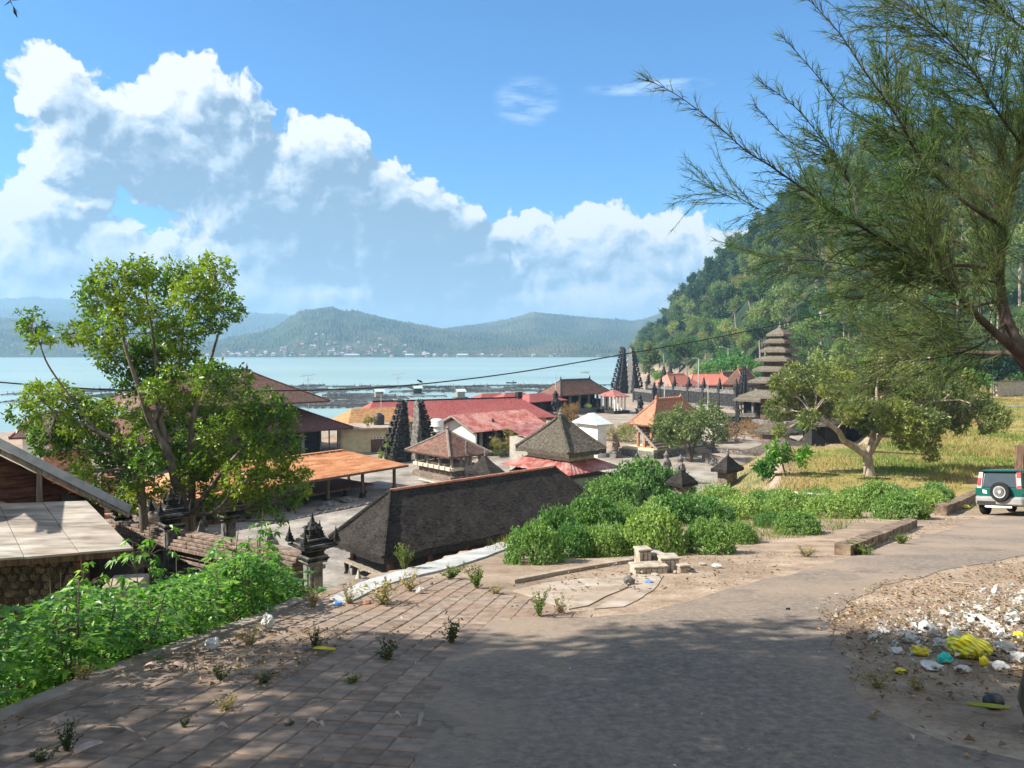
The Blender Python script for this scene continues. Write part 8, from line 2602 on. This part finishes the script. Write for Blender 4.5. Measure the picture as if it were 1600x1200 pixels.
crumple('yellow_bag', 'large crumpled yellow bag with dark stripes lying on the garbage heap', 'bag', 1512, 1029, 62, 34, m, 1.0, rz=-0.3)
crumple('yellow_wrapper', 'yellow plastic wrapper left of the turquoise bag on the garbage', 'wrapper', 1438, 1026, 28, 15, YEL, 2.0)
crumple('yellow_wrapper', 'small yellow wrapper standing just below the large striped yellow bag', 'wrapper', 1537, 1044, 15, 17, YEL, 3.0, sub=2)
crumple('yellow_wrapper', 'yellow wrapper at the near edge of the garbage beside the weed', 'wrapper', 1407, 1053, 18, 9, YEL, 4.0, sub=2)
crumple('yellow_wrapper', 'yellow wrapper at the far right edge of the garbage', 'wrapper', 1590, 1003, 18, 16, YEL, 5.0, sub=2)
crumple('turquoise_bag', 'turquoise plastic bag left of the large striped yellow bag', 'bag', 1476, 1037, 24, 16, TURQ, 6.0)
crumple('white_bag', 'upright white knotted plastic bag at the far edge of the garbage', 'bag', 1556, 932, 13, 13, WPL, 7.0, knot=True, sub=2)
crumple('white_ball', 'small round white scrap left of the upright white bag', 'scrap', 1537, 926, 7, 7, WPL, 7.5, sub=2)
for k, (px, py, w, h) in enumerate(((1400, 1022, 22, 10), (1432, 985, 22, 10), (1478, 965, 20, 10), (1505, 1050, 26, 9), (1562, 1048, 30, 12), (1530, 955, 20, 9), (1470, 1012, 22, 14), (1595, 945, 26, 12), (1560, 998, 26, 16), (1450, 995, 34, 20), (1420, 1005, 30, 16), (1522, 975, 34, 14), (1545, 985, 36, 18), (1580, 975, 30, 16), (1490, 1000, 24, 16), (1570, 1020, 34, 18), (1590, 1035, 30, 16), (1455, 1045, 40, 10), (1380, 990, 22, 10), (1365, 1000, 18, 8), (1498, 985, 30, 12))):
    crumple('rubbish_bag', 'crumpled white plastic bag among the rubbish on the garbage heap', 'bag', px, py, w, h, WPL, 20.0 + k, group='white bags on the garbage heap', rz=k, sub=2, amp=0.45)
crumple('white_bag', 'crumpled white plastic bag in the weeds at the thicket edge', 'bag', 419, 985, 20, 26, WPL, 40.0)
crumple('clear_bag', 'shiny clear plastic bag on the paver edge beside the thicket', 'bag', 332, 1017, 22, 22, GPL, 41.0)
crumple('white_scrap', 'white plastic scrap on the sunlit pavers beside the straw brush', 'scrap', 656, 929, 14, 12, WPL, 42.0, sub=2)
crumple('blue_scrap', 'blue plastic scrap at the foot of the dry weeds near the carved pillar', 'scrap', 527, 948, 16, 9, BLUP, 43.0, sub=2)
crumple('blue_scrap', 'blue plastic scrap on the dirt before the broken concrete blocks', 'scrap', 1014, 912, 14, 5, BLUP, 44.0, sub=2)
crumple('white_scrap', 'white plastic sheet scrap on the dirt right of the broken blocks', 'scrap', 1120, 888, 18, 7, WPL, 45.0, sub=2)
crumple('brown_scrap', 'orange brown scrap on the pavers behind the shade edge', 'scrap', 572, 945, 16, 7, M_BRICK, 46.0, sub=2)
crumple('yellow_scrap', 'yellow scrap at the roadside left of the green car', 'scrap', 1508, 795, 16, 6, YEL, 47.0, sub=2)
crumple('dirt_rock', 'dark grey pointed rock on the dirt before the broken concrete blocks', 'rock', 983, 914, 20, 14, M_STONE, 48.0, sub=2)
crumple('small_rock', 'small dark stone lying on the asphalt near the garbage', 'rock', 1231, 954, 8, 5, M_STONE_D, 49.0, sub=1)
crumple('pavement_stone', 'small grey stone on the sunlit pavers beside the path', 'rock', 674, 915, 7, 6, M_STONE, 50.0, sub=1)

# curved yellow leaf
def curved_leaf(label, px, py, L, W_, rz, m, name='yellow_leaf', lift=0.02, curl=0.25):
    g = TG(px, py); mb = MB(); n = 10
    for i in range(n + 1):
        t = i / n; w = W_ * math.sin(math.pi * min(1, t * 0.97 + 0.03)) ** 0.7; x = (t - 0.5) * L; y = curl * L * (4 * (t - 0.5) ** 2); z = 0.03 * math.sin(t * 3.1) + 0.25 * (t - 0.5) ** 2 * L
        mb.v += [(x, y - w / 2, z + 0.012), (x, y, z), (x, y + w / 2, z + 0.02)]
    for i in range(n):
        a = i * 3; mb.f += [(a, a + 1, a + 4, a + 3), (a + 1, a + 2, a + 5, a + 4)]
    me = mb.mesh(name, m, smooth=True); o = link(name, me); o.location = (g.x, g.y, g.z + lift); o.rotation_euler = (TILT, 0, rz)
    sm_ = o.modifiers.new('thick', 'SOLIDIFY'); sm_.thickness = 0.003
    return tag(o, label, 'leaf')


curved_leaf('bright yellow curved leaf lying on the shaded pavers', 503, 1026, 0.20, 0.055, -0.15, YEL)
curved_leaf('dull yellow green leaf under the black pot at the garbage edge', 1550, 1119, 0.25, 0.06, -0.25, mat('olive_leaf', [(0.4, (0.28, 0.30, 0.03)), (0.6, (0.42, 0.42, 0.05))], 5, 0.5, 0.2))
PNK = mat('dry_pink_leaf', [(0.4, (0.42, 0.30, 0.25)), (0.6, (0.60, 0.46, 0.40))], 8, 0.8, 0.3)
for k, (px, py, L, rz) in enumerate(((236, 1050, 0.11, 0.1), (273, 1050, 0.12, -0.2), (292, 1053, 0.05, 1.2), (205, 1069, 0.07, 0.4), (346, 1149, 0.07, 0.2), (487, 1140, 0.06, 0.3), (500, 1146, 0.05, -0.4), (620, 1130, 0.05, 0.1), (140, 1185, 0.16, 0.9), (85, 1146, 0.05, 0.2))):
    labs = ['pale pink dry leaf on the shaded pavers near the kerb, left of a brownish one', 'brownish pink dry leaf on the shaded pavers right of the paler one', 'small whitish leaf at the right of two pink dry leaves', 'small tan leaf on the pavers below the pink dry leaves', 'small pink leaf on the pavers at the middle of the bottom edge', 'cream leaf on the pavers, left of a smaller one', 'small cream leaf beside a larger cream leaf on the pavers', 'cream leaf at the seam of pavers and asphalt', 'large pale dead leaf at the bottom left beside the weeds', 'tiny white petal on the pavers near the lower left weeds']
    curved_leaf(labs[k], px, py, L, L * 0.5, rz, PNK, 'dry_leaf', 0.022, 0.08)


def stick(label, a, b, r=0.006, bend=0.03):
    A_ = TG(*a); B_ = TG(*b); m_ = (A_ + B_) / 2 + Vector((0, bend, 0.015))
    pts = [A_ + Vector((0, 0, 0.03)), A_.lerp(m_, 0.5) + Vector((0, 0.01, 0.03)), m_ + Vector((0, 0, 0.02)), m_.lerp(B_, 0.5) + Vector((0, 0, 0.028)), B_ + Vector((0, 0, 0.03))]
    o = MB().tube([p - A_ for p in pts], [r, r * 1.1, r, r * 0.9, r * 0.6], 5).build('stick', M_WOODG); o.location = A_
    return tag(o, label, 'stick')


stick('thin curved twig lying across the shaded pavers', (168, 1140), (228, 1165), 0.007)
stick('pale straight straw on the pavers beside the tiny sprout', (424, 1144), (445, 1140), 0.006, 0.0)
stick('short stick on the pavers left of a yellow grass tuft', (482, 1107), (510, 1102), 0.007, 0.0)
stick('short pale stick on the pavers close to the asphalt', (600, 1083), (628, 1074), 0.007, 0.01)
stick('long thin stalk lying on the pavers below the litter', (200, 1113), (278, 1111), 0.005, 0.01)
stick('brown stick on the dirt at the far side of the garbage', (1488, 915), (1520, 918), 0.012, 0.02)

# black pot at the garbage edge
g = TG(1550, 1108)
rt = thing('black_pot', 'small black broken pot lying on its side at the near edge of the garbage', 'pot', tuple(g + Vector((0, 0, 0.045))), 0.4)
rt.scale = (0.8, 0.8, 0.8)
pot = MB().lathe([(0.045, -0.06), (0.06, -0.04), (0.068, 0.02), (0.06, 0.05), (0.066, 0.06), (0.058, 0.06), (0.05, 0.03), (0.045, -0.04)], 14, (0, 0, 0), Matrix.Rotation(R(100), 3, 'Y')).build('body', BLK, rt, smooth=True)
o = MB().lathe([(0.0, -0.02), (0.02, -0.012), (0.024, 0), (0.018, 0.015), (0.0, 0.02)], 8, (-0.04, -0.05, -0.01)).build('white_scrap', WPL, rt)

# ================================================================== broken concrete blocks
M_BLOCK = mat('cement_block', [(0.36, (0.24, 0.20, 0.155)), (0.5, (0.36, 0.31, 0.25)), (0.66, (0.47, 0.42, 0.34))], 8, 0.95, 0.6, 7, bscale=30, bdist=0.01)
def block(label, px, py, w, d, h, rz=0.2, ribs=0, dz=0.0, group=None):
    g = TG(px, py)
    rt = thing('concrete_block', label, 'concrete block', (g.x, g.y, g.z + dz), rz, group)
    MB().box(-w / 2, -d / 2, -0.03, w / 2, d / 2, h).build('body', M_BLOCK, rt, bevel=0.012)
    MB().box(-w / 2 - 0.015, -d / 2 - 0.015, h + 0.002, w / 2 + 0.015, d / 2 + 0.015, h + 0.035).build('cap', M_BLOCK, rt, bevel=0.008)
    for k in range(ribs):
        x = -w / 2 + w * (k + 0.5) / ribs
        MB().box(x - w * 0.12 / max(1, ribs / 3), -d / 2 - 0.018, 0, x + w * 0.12 / max(1, ribs / 3), -d / 2 + 0.003, h * 0.95).build('rib', M_BLOCK, rt)
block('long low ribbed block at the base of the broken concrete pile', 1013, 895, 0.50, 0.26, 0.10, 0.15, 6)
block('small upright block standing on the left of the broken concrete pile', 1004, 891, 0.20, 0.20, 0.20, 0.2, 3, 0.11)
block('slanted block in the middle top of the broken concrete pile', 1023, 889, 0.20, 0.22, 0.10, 0.5, 2, 0.12)
block('squat block at the right of the broken concrete pile', 1043, 892, 0.28, 0.26, 0.20, 0.1, 4)
block('small dark loose brick right of the broken concrete pile', 1067, 895, 0.15, 0.10, 0.09, 0.3, 0)
for k, (px, py) in enumerate(((993, 902), (1006, 903), (1024, 901), (1055, 896), (1080, 890), (1098, 884))):
    crumple('rubble_piece', 'small piece of pale rubble scattered round the broken concrete blocks', 'rubble', px, py, 8 + k % 3 * 3, 5, M_BLOCK, 60.0 + k, group='rubble round the broken blocks', sub=1)

# pipe rail amid the bushes, with a square post; yellow post behind the left bushes
g0 = TG(1198, 782); g1 = TG(1290, 790)
rt = thing('pipe_rail', 'pale pipe rail on a square concrete post amid the green bushes', 'rail', tuple(g1))
top = Vector((0, 0, 0.42))
MB().tube([g0 - g1 + top, top], [0.05, 0.05], 8).build('pipe', M_KERB, rt)
MB().box(-0.10, -0.10, -0.2, 0.10, 0.10, 0.50).build('post', M_KERB, rt, bevel=0.01)
MB().box(-0.05, -0.05, -0.2, 0.05, 0.05, 0.42).build('post', M_KERB, rt)
rt.children[-1].location = tuple(g0 - g1)
g = P(850, 838, 17.5)
rt = thing('yellow_marker', 'pale yellow pointed stone marker with a short pole behind the left bushes', 'marker', tuple(g))
MB().frus(0, 0, -1.2, 0.05, 0.16, 0.1, 0.14, 0.09).frus(0, 0, 0.052, 0.42, 0.14, 0.09, 0.02, 0.02).build('stone', M_CREAM, rt)
MB().tube([(0.05, 0, 0), (0.05, 0, 0.62)], 0.022, 6).build('pole', M_WOODG, rt)
# low walls around the middle terrace
for k, (a, b, h, lab) in enumerate((((1100, 722), (1172, 742), 0.7, 'low weathered stone terrace edge left of the mushroom shaped shrine'), ((1040, 700), (1180, 712), 0.45, 'long low stone kerb along the court before the frangipani'))):
    A_ = gp(*a); B_ = gp(*b); d = B_ - A_
    rt = thing('terrace_edge', lab, 'low wall', (A_.x, A_.y, CZ), math.atan2(d.y, d.x))
    MB().box(0, -0.25, 0, d.length, 0.25, h).build('wall', M_STONE, rt, bevel=0.03)
    MB().box(-0.03, -0.30, h + 0.002, d.length + 0.03, 0.30, h + 0.1).build('coping', M_PARAS, rt)

# right edge: retaining wall, low white edging, trunk
A_ = TG(1558, 600); B_ = TG(1640, 602)
d = Vector((26, 4, 0)); A_ = P(1556, 598, 118); A_.z = tz(A_.x, A_.y)
rt = thing('field_wall', 'pale stone retaining wall behind the dry field at the right edge', 'retaining wall', tuple(A_), math.atan2(d.y, d.x))
MB().box(0, -0.4, -1, 26, 0.4, 2.2).build('wall', M_RAG, rt)
MB().box(9, -0.6, -1, 26, -0.402, 2.9).build('dark_bay', M_STONE_D, rt)
MB().box(-0.1, -0.5, 2.202, 26, 0.5, 2.4).build('coping', M_CONC, rt)
rt = thing('field_edging', 'thin pale line of edging across the dry field', 'edging', tuple(P(1530, 630, 92)))
rt.location.z = tz(rt.location.x, rt.location.y)
MB().box(0, -0.12, -0.3, 30, 0.12, 0.38).build('edging', M_KERB, rt)
# dark trunk of the tree standing at far right of the field
g = P(1569, 600, 95); z = tz(g.x, g.y)
# tree foot at the right edge, beside the garbage
g = TG(1606, 1150)
rt = thing('tree_foot', 'rough brown tree foot bulging into the frame at the lower right edge', 'tree trunk', (g.x + 0.10, g.y, g.z))
tk = MB().tube([(0.12, 0, -0.1), (0.05, 0, 0.06), (0.02, 0, 0.18), (0.05, 0, 0.36), (0.12, 0.02, 0.6), (0.19, 0.05, 1.0), (0.27, 0.10, 1.5), (0.38, 0.20, 2.1), (0.52, 0.34, 2.7), (0.62, 0.5, 3.2)],
               [0.10, 0.14, 0.16, 0.155, 0.145, 0.13, 0.115, 0.095, 0.07, 0.03], 14).build('trunk', M_BARK, rt, smooth=True)
MB().tube([(0.36, 0.18, 2.0), (0.25, 0.3, 2.5), (0.30, 0.6, 3.0)], [0.05, 0.035, 0.012], 7).build('limb', M_BARK, rt, smooth=True)

# dark post behind the car
g = P(1600, 735, 33); z = tz(g.x, g.y)
o = MB().box(-0.16, -0.16, 0, 0.4, 0.4, (P(1600, 697, 33).z - z)).build('dark_post', M_WOOD, bevel=0.02); o.location = (g.x, g.y, z)
tag(o, 'dark square post behind the green car at the right edge', 'post')

# ================================================================== green car
def car():
    g = TG(1563, 806)
    rt = thing('green_car', 'teal green and silver off road car with rear spare wheel, parked at the right edge', 'car', (g.x, g.y, g.z + 0.02), R(-43))
    rt.matrix_world = Matrix.Translation((g.x, g.y, g.z - 0.02)) @ Matrix.Rotation(TILT * 0.95, 4, 'X') @ Matrix.Rotation(R(-53), 4, 'Z') @ Matrix.Diagonal((0.86, 0.86, 0.92, 1))
    GRN = mat('teal_car_paint', [(0.4, (0.0, 0.080, 0.065)), (0.6, (0.0, 0.095, 0.076))], 2, 0.3, 0.0, spec=0.6, coat=0.8)
    SIL = mat('silver_car_paint', [(0.4, (0.30, 0.29, 0.28)), (0.6, (0.37, 0.36, 0.345))], 2, 0.35, 0.0, spec=0.6, metallic=0.3, coat=0.4)
    GLS = plain('car_glass', (0.035, 0.05, 0.06), 0.08, 0.8)
    RED = plain('tail_lamp_red', (0.42, 0.02, 0.02), 0.2, 0.7)
    LMP = plain('tail_lamp_clear', (0.62, 0.52, 0.50), 0.2, 0.7)
    TYR = plain('tyre_rubber', (0.02, 0.02, 0.02), 0.85, 0.2)
    RIM = plain('alloy_rim', (0.60, 0.60, 0.60), 0.35, 0.6, metallic=0.4)
    # cross sections along y (rear at 0, front at 4.1); half width, bottom, belt, roof
    secs = [(0.00, 0.78, 0.42, 0.98), (0.06, 0.84, 0.38, 1.0), (0.5, 0.86, 0.34, 1.0), (1.2, 0.87, 0.34, 1.0), (2.2, 0.87, 0.34, 1.0), (3.0, 0.86, 0.34, 0.99), (3.7, 0.83, 0.36, 0.93), (4.0, 0.74, 0.42, 0.84), (4.08, 0.62, 0.48, 0.74)]
    def shell(z0f, z1f, name, m_, grow=0.0):
        mb = MB()
        for (y, w, zb, zt) in secs:
            za = z0f(zb, zt); zc = z1f(zb, zt); w = w + grow
            mb.v += [(-w * 0.97, y - grow, za), (-w, y - grow, za + (zc - za) * 0.35), (-w * 0.985, y - grow, zc), (w * 0.985, y - grow, zc), (w, y - grow, za + (zc - za) * 0.35), (w * 0.97, y - grow, za)]
        n = len(secs)
        for i in range(n - 1):
            for k in range(6): mb.f.append((i * 6 + k, i * 6 + (k + 1) % 6, (i + 1) * 6 + (k + 1) % 6, (i + 1) * 6 + k))
        mb.f.append((5, 4, 3, 2, 1, 0)); o = (n - 1) * 6; mb.f.append(tuple(range(o, o + 6)))
        return mb.build(name, m_, rt, bevel=0.02)
    shell(lambda a, b: 0.70, lambda a, b: b, 'body', GRN)
    shell(lambda a, b: a, lambda a, b: 0.695, 'lower_body', SIL, 0.015)
    # greenhouse
    gh = [(-0.74, 0.06, 1.0), (0.74, 0.06, 1.0), (0.76, 2.9, 0.99), (-0.76, 2.9, 0.99), (-0.66, 0.24, 1.56), (0.66, 0.24, 1.56), (0.66, 2.15, 1.58), (-0.66, 2.15, 1.58)]
    MB().add([Vector(v) for v in gh], [(3, 2, 1, 0), (4, 5, 6, 7), (0, 1, 5, 4), (1, 2, 6, 5), (2, 3, 7, 6), (3, 0, 4, 7)]).build('cabin_pillars', GRN, rt, bevel=0.03)
    MB().add([(-0.66, 0.17, 1.565), (0.66, 0.17, 1.565), (0.66, 2.18, 1.585), (-0.66, 2.18, 1.585), (-0.58, 0.26, 1.63), (0.58, 0.26, 1.63), (0.58, 2.05, 1.65), (-0.58, 2.05, 1.65)], [(3, 2, 1, 0), (4, 5, 6, 7), (0, 1, 5, 4), (1, 2, 6, 5), (2, 3, 7, 6), (3, 0, 4, 7)]).build('roof', GRN, rt, bevel=0.02)
    def quad(name, pts, m_, t=Vector((0, -0.012, 0.004))):
        vs = [Vector(p) for p in pts]; vs2 = [p + t for p in vs]
        return MB().add(vs + vs2, [(0, 1, 2, 3), (7, 6, 5, 4), (0, 4, 5, 1), (1, 5, 6, 2), (2, 6, 7, 3), (3, 7, 4, 0)]).build(name, m_, rt)
    quad('rear_window', [(-0.58, 0.072, 1.02), (0.58, 0.072, 1.02), (0.52, 0.215, 1.50), (-0.52, 0.215, 1.50)], GLS)
    quad('rear_spoiler', [(-0.60, 0.14, 1.55), (0.60, 0.14, 1.55), (0.60, 0.22, 1.57), (-0.60, 0.22, 1.57)], BLK, Vector((0, -0.02, 0.03)))
    for s in (-1, 1):
        t = Vector((s * 0.012, 0, 0.004))
        quad('side_window', [(s * 0.735, 0.45, 1.04), (s * 0.742, 1.15, 1.04), (s * 0.675, 1.15, 1.50), (s * 0.675, 0.55, 1.50)], GLS, t)
        quad('side_window', [(s * 0.742, 1.22, 1.04), (s * 0.752, 2.0, 1.04), (s * 0.675, 1.98, 1.50), (s * 0.675, 1.22, 1.50)], GLS, t)
        quad('side_window', [(s * 0.755, 2.06, 1.04), (s * 0.762, 2.72, 1.04), (s * 0.69, 2.15, 1.50), (s * 0.68, 2.06, 1.50)], GLS, t)
        quad('tail_lamp', [(s * 0.60, 0.045, 0.98), (s * 0.755, 0.06, 0.98), (s * 0.70, 0.20, 1.54), (s * 0.56, 0.19, 1.54)], LMP if s < 0 else RED, Vector((s * 0.01, -0.03, 0.0)))
        quad('tail_lamp', [(s * 0.63, 0.035, 1.08), (s * 0.745, 0.05, 1.08), (s * 0.715, 0.13, 1.34), (s * 0.60, 0.12, 1.34)], RED if s < 0 else LMP, Vector((s * 0.012, -0.032, 0.0)))
        MB().box(s * 0.58 - 0.09, -0.045, 0.47, s * 0.58 + 0.09, -0.02, 0.60).build('reflector', RED, rt)
        MB().box(s * 0.88 - 0.02, 0.9, 0.60, s * 0.88 + 0.012, 3.1, 0.72).build('side_moulding', SIL, rt)
        quad('wing_mirror', [(s * 0.80, 2.55, 1.0), (s * 0.98, 2.55, 1.0), (s * 0.98, 2.55, 1.16), (s * 0.80, 2.55, 1.16)], GRN, Vector((0, 0.09, 0)))
    quad('windscreen', [(-0.66, 2.86, 1.03), (0.66, 2.86, 1.03), (0.58, 2.22, 1.52), (-0.58, 2.22, 1.52)], GLS, Vector((0, 0.02, 0.01)))
    MB().box(-0.80, -0.09, 0.40, 0.80, 0.02, 0.66).build('rear_bumper', SIL, rt, bevel=0.04)
    MB().box(-0.74, -0.105, 0.41, -0.10, -0.092, 0.53).build('number_plate', BLK, rt)
    MB().tube([(-0.45, -0.10, 0.33), (0.45, -0.10, 0.33)], 0.035, 8).build('tow_bar', RIM, rt)
    MB().slab([(-0.56, -0.012, 0.80), (-0.40, -0.012, 0.80), (-0.44, -0.012, 0.92), (-0.58, -0.012, 0.94)], 0.0) if False else None
    quad('sticker', [(-0.55, -0.006, 0.80), (-0.40, -0.006, 0.78), (-0.42, -0.006, 0.90), (-0.56, -0.006, 0.93)], WHT, Vector((0, -0.006, 0)))

    def wheel(loc, rot, r=0.35, w=0.22, name='wheel'):
        e = MB().lathe([(r * 0.62, -w / 2), (r * 0.93, -w / 2), (r, -w * 0.3), (r, w * 0.3), (r * 0.93, w / 2), (r * 0.62, w / 2)], 24, (0, 0, 0), rot).build('tyre', TYR, None, smooth=False)
        wl = MB().lathe([(r * 0.58, -w * 0.42), (r * 0.64, -w * 0.46), (r * 0.64, w * 0.46), (r * 0.58, w * 0.42)], 24, (0, 0, 0), rot).build(name, TYR, rt)
        wl.location = loc; e.parent = wl
        rim = MB().lathe([(r * 0.50, w * 0.40), (r * 0.62, w * 0.44), (r * 0.62, w * 0.52), (r * 0.54, w * 0.50)], 24, (0, 0, 0), rot)
        rim.lathe([(0.0, w * 0.34), (r * 0.16, w * 0.34), (r * 0.16, w * 0.50), (0.0, w * 0.53)], 12, (0, 0, 0), rot)
        for k in range(5):
            a = k * 2 * math.pi / 5 + 0.3
            p = [Vector((math.cos(a) * r * 0.1 - math.sin(a) * q, math.sin(a) * r * 0.1 + math.cos(a) * q, zz)) for q in (-0.05, 0.05) for zz in (w * 0.38, w * 0.49)]
            p2 = [Vector((math.cos(a) * r * 0.56 - math.sin(a) * q, math.sin(a) * r * 0.56 + math.cos(a) * q, zz)) for q in (-0.045, 0.045) for zz in (w * 0.38, w * 0.49)]
            rim.add([rot @ v for v in (p + p2)], [(0, 1, 3, 2), (4, 6, 7, 5), (0, 4, 5, 1), (2, 3, 7, 6), (1, 5, 7, 3), (0, 2, 6, 4)])
        q = rim.build('rim', RIM, wl)
        dk = MB().lathe([(0.0, w * 0.30), (r * 0.6, w * 0.30), (r * 0.6, w * 0.33), (0.0, w * 0.33)], 20, (0, 0, 0), rot).build('wheel_disc', BLK, wl)
        return wl
    for s in (-1, 1):
        for y in (0.72, 3.2):
            wheel((s * 0.78, y, 0.35), Matrix.Rotation(R(90) * s, 3, 'Y'))
            MB().tube([(s * 0.885, y + 0.44 * math.cos(a_), 0.35 + 0.44 * math.sin(a_)) for a_ in [math.pi * k / 10 for k in range(11)]], 0.035, 6).build('wheel_arch', SIL, rt)
    wheel((0.10, -0.13, 0.86), Matrix.Rotation(R(90), 3, 'X'), 0.34, 0.2, 'spare_wheel')


car()
